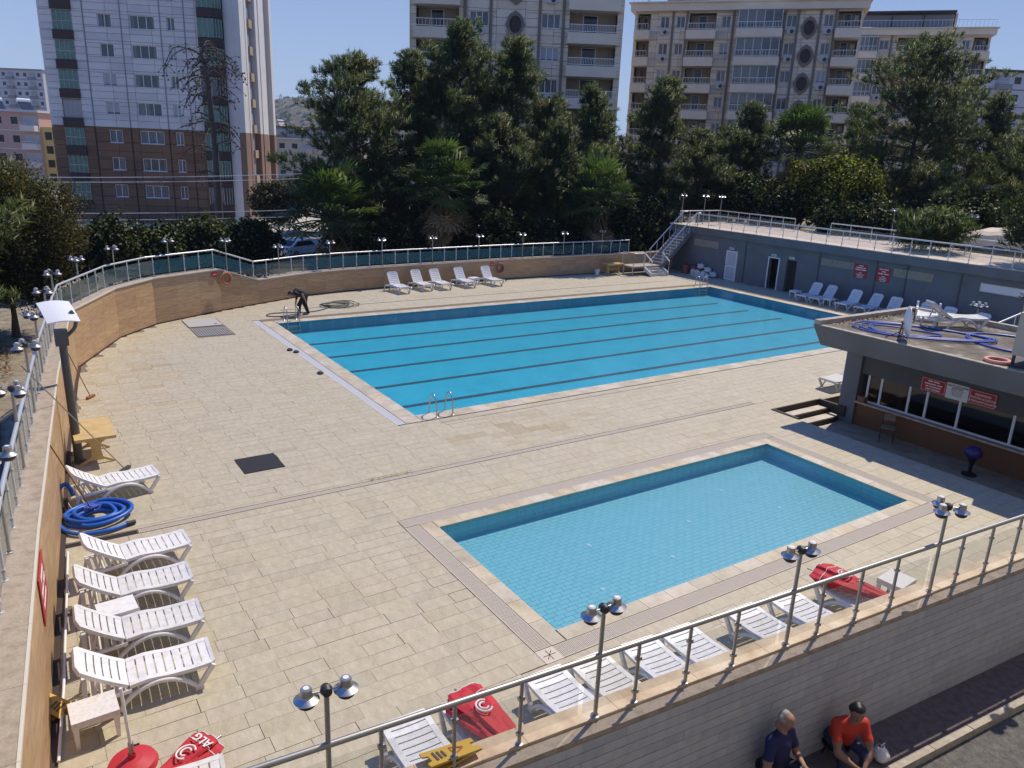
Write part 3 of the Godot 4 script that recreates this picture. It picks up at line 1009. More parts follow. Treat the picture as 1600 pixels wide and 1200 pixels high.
func make_kiosk() -> void:
	# sunken floor in front of the counter
	var mb := MB.new()
	mb.span(Vector3(SUNK_X, -.62, 4.6), Vector3(17.0, -.5, 16))
	kind(obj("sunken_floor", mb, M.rim_tile), "structure", "sunken tiled floor in front of the kiosk counter")
	tinted("sunk_shade_a", M.rim_tile, Color(.80, .78, .75)); tinted("sunk_shade_b", M.rim_tile, Color(.76, .74, .71))  # rim tiles darkened to carry the shade under the kiosk roof
	var fl := get_node("sunken_floor")
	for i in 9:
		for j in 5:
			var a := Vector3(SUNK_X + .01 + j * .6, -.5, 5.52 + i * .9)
			piece("floor_tile", a, a + Vector3(.59, .008, .89), [M.sunk_shade_a, M.sunk_shade_b][rng.randi() % 2], fl)
	mb = MB.new()
	mb.span(Vector3(SUNK_X - .1, -.62, 4.6), Vector3(SUNK_X - .001, -.012, 16))
	mb.span(Vector3(SUNK_X, -.62, 4.5), Vector3(17, -.012, 4.599))
	kind(obj("sunken_edge", mb, M.slab_brown), "structure", "brown riser round the sunken kiosk floor")
	var st := thing("deck_steps", "three brown-edged steps down to the sunken kiosk floor", "steps", Vector3(SUNK_X, 0, 4.6))
	for i in 2:
		mb = MB.new()
		mb.span(Vector3(.12, -.62, .02 + i * .4), Vector3(2.4, -.17 - i * .165, .4 + i * .4))
		obj("step", mb, M.slab_brown, st)
		mb = MB.new()
		mb.span(Vector3(.16, -.17 - i * .165, .03 + i * .4), Vector3(2.36, -.15 - i * .165, .37 + i * .4))
		obj("tread", mb, M.rim_tile, st)
	for q in [[0.0, -.06, 2.5, .0], [2.42, .0, 2.52, .95], [0.0, .0, .1, .95]]:
		mb = MB.new()
		mb.span(Vector3(q[0], -.3, q[1]), Vector3(q[2], .03, q[3]))
		obj("kerb", mb, M.slab_brown, st)

	var k := thing("kiosk", "grey poolside kiosk with a deep flat roof and a brown counter", "kiosk", Vector3(13, -.49, 5.05))
	var y := .49
	var put_box := func(called: String, a: Vector3, b: Vector3, m: Material) -> MeshInstance3D:
		var q := MB.new()
		q.span(a - k.position, b - k.position)
		return obj(called, q, m, k)
	# roof slab with a flared front edge
	mb = MB.new()
	var o := -k.position
	var zr := 14.6
	mb.hexa([Vector3(11.45, 2.2, zr) + o, Vector3(16.6, 2.2, zr) + o, Vector3(16.6, 2.2, 5.22) + o, Vector3(11.45, 2.2, 5.22) + o, Vector3(11.17, 2.84, zr) + o, Vector3(16.6, 2.84, zr) + o, Vector3(16.6, 2.84, 5.05) + o, Vector3(11.17, 2.84, 5.05) + o])
	obj("roof_slab", mb, M.grey_plaster, k)
	put_box.call("roof_screed", Vector3(11.36, 2.842, 5.28), Vector3(16.4, 2.86, zr), M.roof_screed)
	put_box.call("roof_kerb", Vector3(11.2, 2.842, 5.06), Vector3(16.6, 3.0, 5.27), M.cement)
	put_box.call("roof_kerb", Vector3(16.4, 2.842, 5.272), Vector3(16.6, 3.02, zr), M.cement)
	put_box.call("roof_edge", Vector3(11.18, 2.842, 5.272), Vector3(11.35, 2.866, zr), M.cement)
	# walls
	put_box.call("column", Vector3(12.9, -.49, 5.25), Vector3(13.4, 2.198, 5.81), M.grey_plaster)
	put_box.call("back_wall", Vector3(16.2, -.49, 5.25), Vector3(16.4, 2.198, zr), M.grey_plaster)
	put_box.call("side_wall", Vector3(13.402, -.49, 5.25), Vector3(16.198, 2.198, 5.45), M.grey_plaster)
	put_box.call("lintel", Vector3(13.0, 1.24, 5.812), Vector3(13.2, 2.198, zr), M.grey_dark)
	put_box.call("counter_front", Vector3(13.0, -.49, 5.812), Vector3(13.12, .285, zr), M.counter_wood)
	put_box.call("counter_top", Vector3(12.86, .287, 5.815), Vector3(13.35, .33, zr), M.counter_stone)
	put_box.call("counter_edge", Vector3(12.84, .283, 5.815), Vector3(12.858, .335, zr), M.travertine)
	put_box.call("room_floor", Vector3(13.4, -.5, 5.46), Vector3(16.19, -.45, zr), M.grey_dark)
	# windows
	var zs := [6.06, 6.5, 7.42, 7.97, 8.93, 10.4, 11.6, 12.9]
	for i in zs.size() - 1:
		var w := Node3D.new()
		put(w, "window", k)
		var q := MB.new()
		q.span(Vector3(13.06, .335, zs[i] - .035) + o, Vector3(13.12, 1.238, zs[i] + .035) + o)
		obj("mullion", q, M.white_paint, w)
		q = MB.new()
		q.span(Vector3(13.06, .335, zs[i] + .037) + o, Vector3(13.12, .385, zs[i + 1] - .037) + o)
		obj("bottom_rail", q, M.white_paint, w)
		q = MB.new()
		q.span(Vector3(13.085, .387, zs[i] + .037) + o, Vector3(13.092, 1.236, zs[i + 1] - .037) + o)
		obj("pane", q, M.kiosk_glass, w)
	put_box.call("end_wall", Vector3(13.0, -.49, 14.602), Vector3(16.4, 2.198, 14.8), M.grey_plaster)
	# things on and round the kiosk
	var b := FACE_POOL
	sign_board("rules_sign", "left red notice of the three boards over the kiosk window", Vector3(12.985, 1.455, 8.12), b, .75, .42, M.red_sign, [["~4 5", .06, .12], ["~11 5", .055, .035], ["~3 11", .055, -.045], ["~5 8", .055, -.125]], M.white_print, M.white_print)
	sign_board("rules_sign", "white notice with small print between the two red kiosk boards", Vector3(12.985, 1.45, 8.82), b, .64, .46, M.white_paint, [["HAVUZ KULLANIM", .052, .16], ["ŞARTLARI", .052, .095], ["~6 8 3 5 6", .02, .04], ["~4 9 5 7", .02, .0], ["~8 3 6 8", .02, -.04], ["~5 5 9 4", .02, -.08], ["~7 6 8", .02, -.12]], M.dark_print)
	sign_board("rules_sign", "right red notice over the kiosk window about food and drink", Vector3(12.985, 1.455, 9.53), b, .75, .43, M.red_sign, [["DIŞARIDAN", .06, .09], ["YİYECEK ve İÇECEK", .06, -.01], ["GETİRİLMESİ YASAKTIR", .054, -.11]], M.white_print, M.white_print)
	var t := thing("cardboard_box", "open brown cardboard box on the near end of the kiosk counter", "box", Vector3(13.0, .332, 6.0))
	mb = MB.new()
	for q in [[0, -.12, .24, .012], [0, .12, .24, .012]]: mb.box(Vector3(q[0], .09, q[1]), Vector3(q[2], .18, q[3]))
	for s in [-1, 1]: mb.box(Vector3(s * .114, .09, 0), Vector3(.012, .18, .226))
	mb.box(Vector3(0, .006, 0), Vector3(.214, .012, .226))
	obj("carton", mb, M.wood_stick, t)
	for s in [-1, 1]:
		mb = MB.new()
		mb.box(Vector3(0, .2, s * .16), Vector3(.23, .006, .1), Basis(Vector3.RIGHT, s * -.5))
		obj("flap", mb, M.wood_stick, t)
	# wooden chair with metal frame
	t = thing("bar_chair", "small chair with black metal legs in front of the kiosk counter", "chair", Vector3(12.45, -.49, 7.3), .5)
	for s in [-1, 1]:
		mb = MB.new()
		mb.tube([Vector3(-.19, .008, s * .19), Vector3(-.17, .44, s * .18)], .012)
		obj("leg", mb, M.steel_dark, t)
		mb = MB.new()
		mb.tube([Vector3(.2, .008, s * .2), Vector3(.17, .45, s * .18), Vector3(.2, .8, s * .17)], .012)
		obj("leg", mb, M.steel_dark, t)
	mb = MB.new()
	for s in [-1, 1]: mb.tube([Vector3(-.18, .22, s * .185), Vector3(.18, .22, s * .185)], .009)
	obj("stretcher", mb, M.steel_dark, t)
	mb = MB.new(); mb.box(Vector3(0, .46, 0), Vector3(.4, .025, .4)); obj("seat", mb, M.chair_wood, t)
	mb = MB.new(); mb.box(Vector3(.195, .72, 0), Vector3(.02, .2, .36), Basis(Vector3.BACK, -.08)); obj("backrest", mb, M.chair_wood, t)
	# purple goblet-shaped bin
	t = thing("purple_bin", "purple globe-topped stand in the shade of the kiosk", "litter bin", Vector3(12.1, -.49, 10.0))
	mb = MB.new(); mb.lathe([Vector2(.0, 0), Vector2(.2, 0), Vector2(.2, .025), Vector2(.05, .06), Vector2(.045, .25), Vector2(.09, .42), Vector2(.12, .5)], Vector3.ZERO, 20); obj("stand", mb, M.black, t)
	mb = MB.new()
	var pr := []
	for i in 13:
		var a := -PI / 2 + PI * i / 12
		pr.append(Vector2(cos(a) * .235, .66 + sin(a) * .19))
	mb.lathe(pr, Vector3.ZERO, 24); obj("globe", mb, M.purple, t)
	# on the roof
	var ry := 2.862
	t = thing("satellite_dish", "white satellite dish seen edge-on on the kiosk roof", "satellite dish", Vector3(11.75, ry, 7.55))
	mb = MB.new()
	pr = []
	for i in 9: pr.append(Vector2(.45 * i / 8.0, .12 * pow(i / 8.0, 2)))
	for i in range(8, -1, -1): pr.append(Vector2(.45 * i / 8.0 , .12 * pow(i / 8.0, 2) + .012))
	var look := Basis(Vector3.UP, -.88) * Basis(Vector3.BACK, -PI / 2 + .08)
	mb.lathe(pr, Vector3(0, .52, 0), 28, look); obj("dish", mb, M.white_sheet, t)
	mb = MB.new()
	mb.tube([Vector3(-.1, .5, .05), Vector3(-.14, .25, .02), Vector3(-.14, .0, 0)], .022)
	for a in [0.3, 2.4, 4.5]: mb.tube([Vector3(-.14, .22, 0), Vector3(-.14 + cos(a) * .35, .01, sin(a) * .35)], .014)
	obj("tripod", mb, M.steel_dark, t)
	mb = MB.new(); mb.tube([Vector3(.05, .15, 0), Vector3(.45, .38, -.25)], .012); mb.box(Vector3(.47, .4, -.26), Vector3(.07, .07, .1)); obj("feed_arm", mb, M.steel_dark, t)
	# coiled hoses
	mb = MB.new()
	for ring in [[13.2, 7.4, 1.9, 1.0, .0], [13.25, 7.45, 1.72, .9, .3], [13.1, 7.35, 2.05, 1.1, .6], [12.7, 7.1, 1.0, .62, 1.0]]:
		var pts := []
		for i in 49:
			var a: float = TAU * i / 48 + ring[4]
			var u := Vector2(cos(a) * ring[2], sin(a) * ring[3]).rotated(.75) * (1 + .04 * sin(a * 3 + ring[4]))
			pts.append(Vector3(ring[0] + u.x * .8, ry + .03 + .02 * (1 + sin(a * 2)), ring[1] + u.y * 1.05))
		mb.tube(pts, .026, .026, 8, false)
	tag(obj("blue_hose", mb, M.hose_roof), "violet-blue hose in wide loops on the kiosk roof by the dish", "hose")
	mb = MB.new()
	for d in [0.0, .07]:
		var pts := []
		for q in [[15.6, 9.9], [15.5, 9.2], [15.2, 8.5], [14.7, 8.15], [14.1, 8.2], [13.6, 8.6], [13.3, 9.1], [13.2, 9.6], [13.3, 10.3]]: pts.append(Vector3(q[0] + d, ry + .03, q[1] + d * .6))
		mb.tube(smooth_path(pts, 5), .026)
	tag(obj("blue_hose", mb, M.hose_roof), "second blue hose snaking over the kiosk roof towards the metal tank", "hose")
	t = thing("life_ring", "faded pink ring lying on the kiosk roof edge", "lifebuoy", Vector3(11.65, ry + .05, 10.25))
	mb = MB.new()
	var rp := []
	for i in 29: rp.append(Vector3(cos(TAU * i / 28) * .27, 0, sin(TAU * i / 28) * .27))
	mb.tube(rp, .05, .05, 10, false); obj("ring", mb, M.pink_ring, t)
	mb = MB.new(); mb.lathe([Vector2(0, -.045), Vector2(.23, -.045)], Vector3.ZERO, 20); mb.lathe([Vector2(.23, -.045), Vector2(0, -.04)], Vector3.ZERO, 20); obj("cover", mb, M.slab_brown, t)
	t = thing("metal_tank", "upright steel cabinet on a black frame at the kiosk roof edge", "tank", Vector3(12.15, ry, 11.0))
	mb = MB.new(); mb.box(Vector3(0, .82, 0), Vector3(.95, 1.1, .95)); obj("cabinet", mb, M.steel_dull, t)
	mb = MB.new()
	for s in [-1, 1]:
		for r in [-1, 1]: mb.box(Vector3(s * .42, .14, r * .42), Vector3(.06, .26, .06))
	mb.box(Vector3(0, .02, 0), Vector3(1.2, .05, 1.2))
	obj("frame", mb, M.steel_dark, t)
	# dry leaves blown against the roof kerb
	mb = MB.new()
	for i in 420:
		var p := Vector3(rr(11.6, 16.2), ry + rr(.005, .03), 5.3 + absf(rng.randfn(0, .16)))
		if rng.randf() < .35: p = Vector3(16.35 - absf(rng.randfn(0, .15)), ry + rr(.005, .03), rr(5.4, 8))
		var bb := Basis.from_euler(Vector3(rr(-.6, .6), rr(0, TAU), rr(-.6, .6)))
		var g := rr(.5, 1.4)
		mb.col = Color(g, g * rr(.8, 1.1), g * rr(.7, 1.2))
		mb.box(p, Vector3(rr(.03, .07), .002, rr(.02, .04)), bb)
	kind(tag(obj("dry_leaves", mb, M.litter), "dry leaves drifted along the kiosk roof kerb", ""), "stuff")

func smooth_path(p: Array, n: int) -> Array:
	var out := []
	for i in p.size() - 1:
		var a: Vector3 = p[maxi(i - 1, 0)]
		var b: Vector3 = p[i]
		var d: Vector3 = p[i + 1]
		var e: Vector3 = p[mini(i + 2, p.size() - 1)]
		for k in n: out.append(b.cubic_interpolate(d, a, e, float(k) / n))
	out.append(p[-1])
	return out

func make_changing_rooms() -> void:
	var t := thing("changing_rooms", "long low grey changing-room block with a terrace on its roof", "building", Vector3(30.35, 0, -18.2))
	var o := -t.position
	var z0 := -20.6
	var z1 := 14.0
	# front wall with real door openings
	var holes := [Rect2(-12.0, 0, .72, 1.9), Rect2(-10.72, 0, .74, 1.93)]
	var bits := [Rect2(z0, -.05, z1 - z0, 2.78)]
	for h in holes: bits = cut(bits, h)
	var mb := MB.new()
	for r: Rect2 in bits: mb.span(Vector3(30.35, r.position.y, r.position.x) + o, Vector3(30.6, r.end.y, r.end.x) + o)
	obj("front_wall", mb, M.grey_plaster, t)
	mb = MB.new()
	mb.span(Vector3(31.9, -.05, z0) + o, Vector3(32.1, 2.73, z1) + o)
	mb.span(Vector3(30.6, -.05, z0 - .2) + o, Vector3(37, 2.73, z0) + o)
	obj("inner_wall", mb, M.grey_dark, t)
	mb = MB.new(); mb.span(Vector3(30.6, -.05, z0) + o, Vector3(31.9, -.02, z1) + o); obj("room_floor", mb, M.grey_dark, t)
	for q in [[30.2, z0 - .2, 37.0, -12.9, 2.72, 3.16], [30.12, -12.898, 37.0, z1, 2.7, 3.16]]:
		mb = MB.new(); mb.span(Vector3(q[0], q[4], q[1]) + o, Vector3(q[2], q[5], q[3]) + o); obj("fascia", mb, M.grey_plaster, t)
	mb = MB.new(); mb.span(Vector3(30.1, 3.162, z0 - .2) + o, Vector3(37, 3.2, z1) + o); obj("terrace_floor", mb, M.terrace_floor, t)
	for z in [-13.91, -8.45, -4.85, -3.1, -.28]:
		mb = MB.new(); mb.tube([Vector3(30.31, 0, z) + o, Vector3(30.31, 2.7, z) + o], .028); obj("drain_pipe", mb, M.grey_dark, t)
	# louvres
	for v in [[-18.42, -16.25, 1.92, 2.36], [-8.32, -6.22, 1.98, 2.35], [-3.84, -1.7, 1.98, 2.4], [.66, 3.2, 1.92, 2.36]]:
		var w := Node3D.new()
		put(w, "louvre", t)
		var q := MB.new()
		q.span(Vector3(30.335, v[2], v[0]) + o, Vector3(30.349, v[3], v[1]) + o)
		obj("panel", q, M.cement if v[0] < 0 else M.white_paint, w)
		q = MB.new()
		q.span(Vector3(30.31, v[2], v[0]) + o, Vector3(30.334, v[2] + .03, v[1]) + o)
		q.span(Vector3(30.31, v[3] - .03, v[0]) + o, Vector3(30.334, v[3], v[1]) + o)
		for e in [v[0], v[1] - .03]: q.span(Vector3(30.31, v[2] + .03, e) + o, Vector3(30.334, v[3] - .03, e + .03) + o)
		obj("frame", q, M.cement, w)
		if v[0] < 0:
			q = MB.new()
			for i in 9:
				var y: float = lerpf(v[2] + .05, v[3] - .05, i / 8.0)
				q.box(Vector3(30.322, y, (v[0] + v[1]) / 2) + o, Vector3(.02, .012, v[1] - v[0] - .06))
			obj("slats", q, M.cement, w)
	# doors
	var d := Node3D.new()
	put(d, "door", t)
	mb = MB.new(); mb.span(Vector3(30.32, .02, -15.48) + o, Vector3(30.348, 1.93, -14.55) + o); obj("leaf", mb, M.white_paint, d)
	for q in [[.12, .9], [1.0, 1.84]]:
		mb = MB.new(); mb.span(Vector3(30.308, q[0], -15.38) + o, Vector3(30.319, q[1], -14.65) + o); obj("panel", mb, M.far_white, d)
	mb = MB.new(); mb.box(Vector3(30.3, 1.0, -15.4) + o, Vector3(.04, .03, .12)); obj("handle", mb, M.steel_dull, d)
	d = Node3D.new()
	put(d, "door_frame", t)
	mb = MB.new()
	mb.span(Vector3(30.3, 0, -12.07) + o, Vector3(30.42, 1.9, -12.0) + o)
	mb.span(Vector3(30.3, 0, -11.28) + o, Vector3(30.42, 1.9, -11.21) + o)
	mb.span(Vector3(30.3, 1.9, -12.07) + o, Vector3(30.42, 1.97, -11.21) + o)
	obj("casing", mb, M.white_paint, d)
	mb = MB.new()
	for i in 11:
		var z := -10.7 + i * .068
		mb.box(Vector3(30.55 + .02 * (i % 2), .96, z + .03) + o, Vector3(.012, 1.86, .07), Basis(Vector3.UP, .5 if i % 2 else -.5))
	obj("door_curtain", mb, M.slab_brown, t)
	var b := FACE_POOL
	for s in [[-15.1, "white pictogram plate over the closed white door"], [-11.7, "white pictogram plate over the white-framed doorway"], [-10.38, "white pictogram plate over the curtained doorway"]]:
		sign_board("door_sign", s[1], Vector3(30.345, 2.08, s[0]), b, .36, .13, M.white_paint, [["~2 1", .1, 0]], M.dark_print)
	sign_board("notice_board", "left red rules board on the grey wall behind the loungers", Vector3(30.345, 1.97, -5.77), b, .78, .76, M.red_sign, [["~6", .075, .29], ["~8 3", .085, .18], ["~7 6", .085, .07], ["~5", .06, -.1], ["~9 7", .055, -.19], ["~6 4", .05, -.26], ["~14", .05, -.34]], M.white_print)
	sign_board("notice_board", "right red rules board on the grey wall beside the drain pipe", Vector3(30.345, 1.96, -4.4), b, .78, .76, M.red_sign, [["~5 7", .075, .29], ["~5", .08, .17], ["~6 6", .085, .05], ["~6", .06, -.1], ["~5 8", .055, -.18], ["~4 9", .055, -.26], ["~4 5", .055, -.34]], M.white_print)
	# terrace railings
	railing("terrace_railing", "white railing along the front edge of the roof terrace", [Vector3(30.3, 3.2, -18.3), Vector3(30.3, 3.2, 10)], [], 1.0, .83, M.rail_glass, M.rail_paint, .62, "terrace railings")
	railing("terrace_railing", "white railing along the back edge of the roof terrace", [Vector3(30.9, 3.2, -20.6), Vector3(35.0, 3.2, -20.6), Vector3(35.0, 3.2, -14)], [], 1.0, .83, M.rail_glass, M.rail_paint, .62, "terrace railings")
	railing("terrace_railing", "white railing behind the oleander bush on the terrace", [Vector3(34.6, 3.2, -11), Vector3(34.6, 3.2, 6)], [], 1.4, .83, M.rail_glass, M.rail_paint, .62, "terrace railings")
	var lt := make_lamp(1.95, 4, .2)
	lt.set_meta("base_name", "terrace_lamp")
	var i := 0
	for q in [[30.9, -20.45, "first of the three lamps at the stair head"], [32.2, -19.6, "middle one of the three lamps at the stair head"], [33.2, -19.0, "third of the three lamps at the stair head"], [35.4, -7.4, "tall lamp between the bright tree and the oleander"], [36.2, -3.2, "lamp sticking out of the oleander on the terrace"]]:
		var lo := copy(lt, "white-headed cluster lamp, " + q[2], Vector3(q[0], 3.2, q[1]), i)
		tag(lo, lo.get_meta("label"), "lamp", "lamps on the roof terrace")
		i += 1
	for q in [[19.2, 1.1, 6.0, "cluster lamp showing over the kiosk roof beside the loungers"], [21.7, 1.35, 6.4, "cluster lamp beside the stair rail at the right edge"]]:
		var lo := copy(lt, q[3], Vector3(q[0], q[1], q[2]), i)
		tag(lo, lo.get_meta("label"), "lamp", "lamps on the roof terrace")
		i += 1
	lt.free()
	# bank behind the kiosk that carries those two lamps and a stair rail
	var bk := thing("garden_stair", "concrete stair behind the kiosk with a thin steel handrail", "steps", Vector3(19, 0, 5.4))
	for s in 8:
		mb = MB.new(); mb.span(Vector3(s * .5 - .5, 0, 0), Vector3(s * .5 + (.0 if s < 7 else 3.0), .9 + s * .09, 1.6)); obj("step", mb, M.cement, bk)
	mb = MB.new()
	mb.tube([Vector3(.3, 1.75, .25), Vector3(5.5, 2.75, .6)], .03)
	for s in 6: mb.tube([Vector3(.5 + s, .9 + s * .17, .26 + s * .07), Vector3(.5 + s, 1.79 + s * .192, .26 + s * .067)], .02)
	obj("handrail", mb, M.rail_paint, bk)
	# awning on the terrace
	var aw := thing("shade_awning", "sagging cream fabric awning on the roof terrace", "awning", Vector3(37.0, 3.2, -1.8))
	mb = MB.new()
	var G := func(u: float, v: float) -> Vector3:
		return Vector3(-1.0 + v * 3.4, 1.15 + v * .25 - .9 * pow(absf(u - .45) * 2, 2) * .45 + .03 * sin(u * 34 + v * 5) - .7 * pow(maxf(0, .25 - v) * 4, 2), -2.4 + u * 6.0)
	for a in 30:
		for q in 8:
			mb.quad(G.call(a / 30.0, q / 8.0), G.call((a + 1) / 30.0, q / 8.0), G.call((a + 1) / 30.0, (q + 1) / 8.0), G.call(a / 30.0, (q + 1) / 8.0))
	obj("canopy", mb, M.awning_cream, aw)
	for q in [[-.8, -2.2], [-.8, 3.4], [2.2, -2.2], [2.2, 3.4]]:
		mb = MB.new(); mb.tube([Vector3(q[0], 0, q[1]), Vector3(q[0], .55, q[1])], .03); obj("post", mb, M.rail_paint, aw)

func make_stairs() -> void:
	var t := thing("steel_stairs", "white-edged stairs with a landing up to the roof terrace", "stairs", Vector3(26, 0, -19))
	var o := -t.position
	var mb := MB.new()
	mb.span(Vector3(25.2, .5, -19.95) + o, Vector3(27.7, .6, -18.75) + o); obj("landing", mb, M.cement, t)
	for q in [[25.3, -19.8], [25.3, -18.9], [27.6, -19.8]]:
		mb = MB.new(); mb.tube([Vector3(q[0], 0, q[1]) + o, Vector3(q[0], .5, q[1]) + o], .04); obj("leg", mb, M.rail_paint, t)
	for i in 3:
		mb = MB.new(); mb.span(Vector3(26.2, .13 + i * .15, -18.07 - i * .26) + o, Vector3(27.7, .17 + i * .15, -18.36 - i * .26) + o); obj("tread", mb, M.cement, t)
		mb = MB.new(); mb.span(Vector3(26.2, i * .15, -18.10 - i * .26) + o, Vector3(27.7, .128 + i * .15, -18.12 - i * .26) + o); obj("riser", mb, M.white_paint, t)
	for x in [26.17, 27.73]:
		mb = MB.new()
		mb.hexa([Vector3(x - .02, 0, -18.0) + o, Vector3(x + .02, 0, -18.0) + o, Vector3(x + .02, .3, -18.75) + o, Vector3(x - .02, .3, -18.75) + o, Vector3(x - .02, .2, -18.0) + o, Vector3(x + .02, .2, -18.0) + o, Vector3(x + .02, .6, -18.75) + o, Vector3(x - .02, .6, -18.75) + o])
		obj("stringer", mb, M.white_paint, t)
	var n := 14
	for i in n:
		var x := 27.72 + i * .2
		var y := .6 + (i + 1) * 2.58 / (n + .0)
		mb = MB.new(); mb.span(Vector3(x, y - .04, -19.88) + o, Vector3(x + .25, y, -18.66) + o); obj("tread", mb, M.cement, t)
		mb = MB.new(); mb.span(Vector3(x + .002, y - .185, -19.88) + o, Vector3(x + .016, y - .042, -18.66) + o); obj("riser", mb, M.far_grey, t)
	for z in [-18.63, -19.91]:
		mb = MB.new()
		mb.hexa([Vector3(27.65, .35, z + .03) + o, Vector3(30.5, 2.85, z + .03) + o, Vector3(30.5, 2.85, z - .03) + o, Vector3(27.65, .35, z - .03) + o, Vector3(27.65, .68, z + .03) + o, Vector3(30.5, 3.19, z + .03) + o, Vector3(30.5, 3.19, z - .03) + o, Vector3(27.65, .68, z - .03) + o])
		obj("stringer", mb, M.grey_plaster if z > -19 else M.white_paint, t)
		mb = MB.new(); mb.tube([Vector3(27.6, 1.5, z) + o, Vector3(30.5, 4.05, z) + o, Vector3(30.9, 4.05, z) + o], .036); obj("handrail", mb, M.rail_paint, t)
		for i in 6:
			var x := 27.75 + i * .54
			mb = MB.new(); mb.tube([Vector3(x, .66 + i * .475, z) + o, Vector3(x, 1.6 + i * .475, z) + o], .018, .018, 8); obj("baluster", mb, M.rail_paint, t)
	for q in [[Vector3(25.25, .6, -18.8), Vector3(26.15, .6, -18.8)], [Vector3(25.25, .6, -19.9), Vector3(25.25, .6, -18.8)]]:
		mb = MB.new(); mb.tube([q[0] + o + Vector3.UP * .85, q[1] + o + Vector3.UP * .85], .036); obj("handrail", mb, M.rail_paint, t)
		for p in q:
			mb = MB.new(); mb.tube([p + o, p + o + Vector3.UP * .84], .02); obj("baluster", mb, M.rail_paint, t)
		mb = MB.new()
		var a: Vector3 = q[0] + o
		var b: Vector3 = q[1] + o
		mb.bar(a + Vector3.UP * .4, b + Vector3.UP * .4, .008, .55)
		obj("glass_panel", mb, M.rail_glass, t)
	for x in [26.17, 27.73]:
		mb = MB.new(); mb.tube([Vector3(x, .95, -18.0) + o, Vector3(x, 1.45, -18.75) + o], .036); obj("handrail", mb, M.white_paint, t)
		for z in [-18.02, -18.72]:
			mb = MB.new(); mb.tube([Vector3(x, 0.1 if z > -18.5 else .55, z) + o, Vector3(x, .95 if z > -18.5 else 1.44, z) + o], .02); obj("baluster", mb, M.rail_paint, t)
	# under the stairs: jerrycans, drums and sacks against the grey wall
	var can := func(label: String, p: Vector3, s: float, m: Material) -> void:
		var c := thing("jerrycan", label, "jerrycan", p, rr(-.6, .6), "containers beside the changing rooms")
		var q := MB.new()
		var w := .15 * s
		var h := .36 * s
		q.hexa([Vector3(-w, 0, w * .8), Vector3(w, 0, w * .8), Vector3(w, 0, -w * .8), Vector3(-w, 0, -w * .8), Vector3(-w, h * .8, w * .8), Vector3(w, h * .8, w * .8), Vector3(w, h * .8, -w * .8), Vector3(-w, h * .8, -w * .8)])
		q.hexa([Vector3(-w, h * .8, w * .8), Vector3(w, h * .8, w * .8), Vector3(w, h * .8, -w * .8), Vector3(-w, h * .8, -w * .8), Vector3(-w * .6, h, w * .5), Vector3(w * .6, h, w * .5), Vector3(w * .6, h, -w * .5), Vector3(-w * .6, h, -w * .5)])
		obj("body", q, m, c)
		q = MB.new(); q.tube([Vector3(w * .4, h, 0), Vector3(w * .4, h + .05 * s, 0)], .03 * s); obj("cap", q, M.hose_blue, c)
		q = MB.new(); q.tube([Vector3(-w * .5, h, 0), Vector3(-w * .4, h + .06 * s, 0), Vector3(w * .1, h + .06 * s, 0), Vector3(w * .15, h, 0)], .014 * s); obj("handle", q, m, c)
	var cans := [[29.55, -17.5, 1.1, "white jerrycan at the far end of the container row"], [29.5, -17.1, 1.1, "second white jerrycan in the row under the stairs"], [29.55, -16.6, 1.1, "white jerrycan with a dark patch in the middle of the row"], [29.5, -16.2, .85, "small white jerrycan near the white door"], [29.2, -15.95, .8, "smallest white jerrycan, nearest the white door"]]
	for q in cans: can.call(q[3], Vector3(q[0], 0, q[1]), q[2], M.plastic_worn)
	for q in [[29.7, -18.4, "brown drum at the back under the stairs"], [30.0, -17.9, "rust-brown drum beside the jerrycans"]]:
		var c := thing("drum", q[2], "drum", Vector3(q[0], 0, q[1]), 0, "containers beside the changing rooms")
		mb = MB.new(); mb.lathe([Vector2(0, 0), Vector2(.24, 0), Vector2(.25, .03), Vector2(.24, .3), Vector2(.25, .33), Vector2(.24, .6), Vector2(.25, .62), Vector2(0, .62)], Vector3.ZERO, 18); obj("shell", mb, M.brick_red, c)
		mb = MB.new(); mb.lathe([Vector2(.22, .62), Vector2(.22, .63), Vector2(0, .63)], Vector3.ZERO, 18); obj("lid", mb, M.slab_brown, c)
	for q in [[30.0, -17.3, .62, "pale sack heaped behind the jerrycans"], [30.05, -16.7, .45, "second pale sack nearest the grey wall"], [30.05, -16.2, .2, "flattened pale sack beside the white door"]]:
		mb = MB.new()
		var pr := []
		for i in 11:
			var a := -PI / 2 + PI * i / 10
			pr.append(Vector2(cos(a) * (.26 + .04 * sin(i * 2.1)), .2 + sin(a) * .2))
		mb.lathe(pr, Vector3.ZERO, 14)
		for i in mb.v.size(): mb.v[i] += mb.v[i].normalized() * .04 * sin(mb.v[i].x * 23 + mb.v[i].z * 17)
		var c := obj("sack", mb, M.plastic_worn)
		tag(c, q[3], "sack", "containers beside the changing rooms")
		c.position = Vector3(q[0], q[2] - .2, q[1])
		if q[2] > .3:
			var st := thing("crate", "brown crate under the " + ("second pale" if q[1] > -17 else "heaped pale") + " sack", "crate", Vector3(q[0], 0, q[1]))
			for y in [.06, .2, .34]:
				if y < q[2] - .2:
					mb = MB.new()
					for s in [-1, 1]:
						mb.box(Vector3(s * .2, y, 0), Vector3(.02, .1, .42)); mb.box(Vector3(0, y, s * .2), Vector3(.38, .1, .02))
					obj("slat", mb, M.wood_stick, st)
			mb = MB.new(); mb.box(Vector3(0, q[2] - .22, 0), Vector3(.44, .03, .44)); obj("lid", mb, M.wood_stick, st)

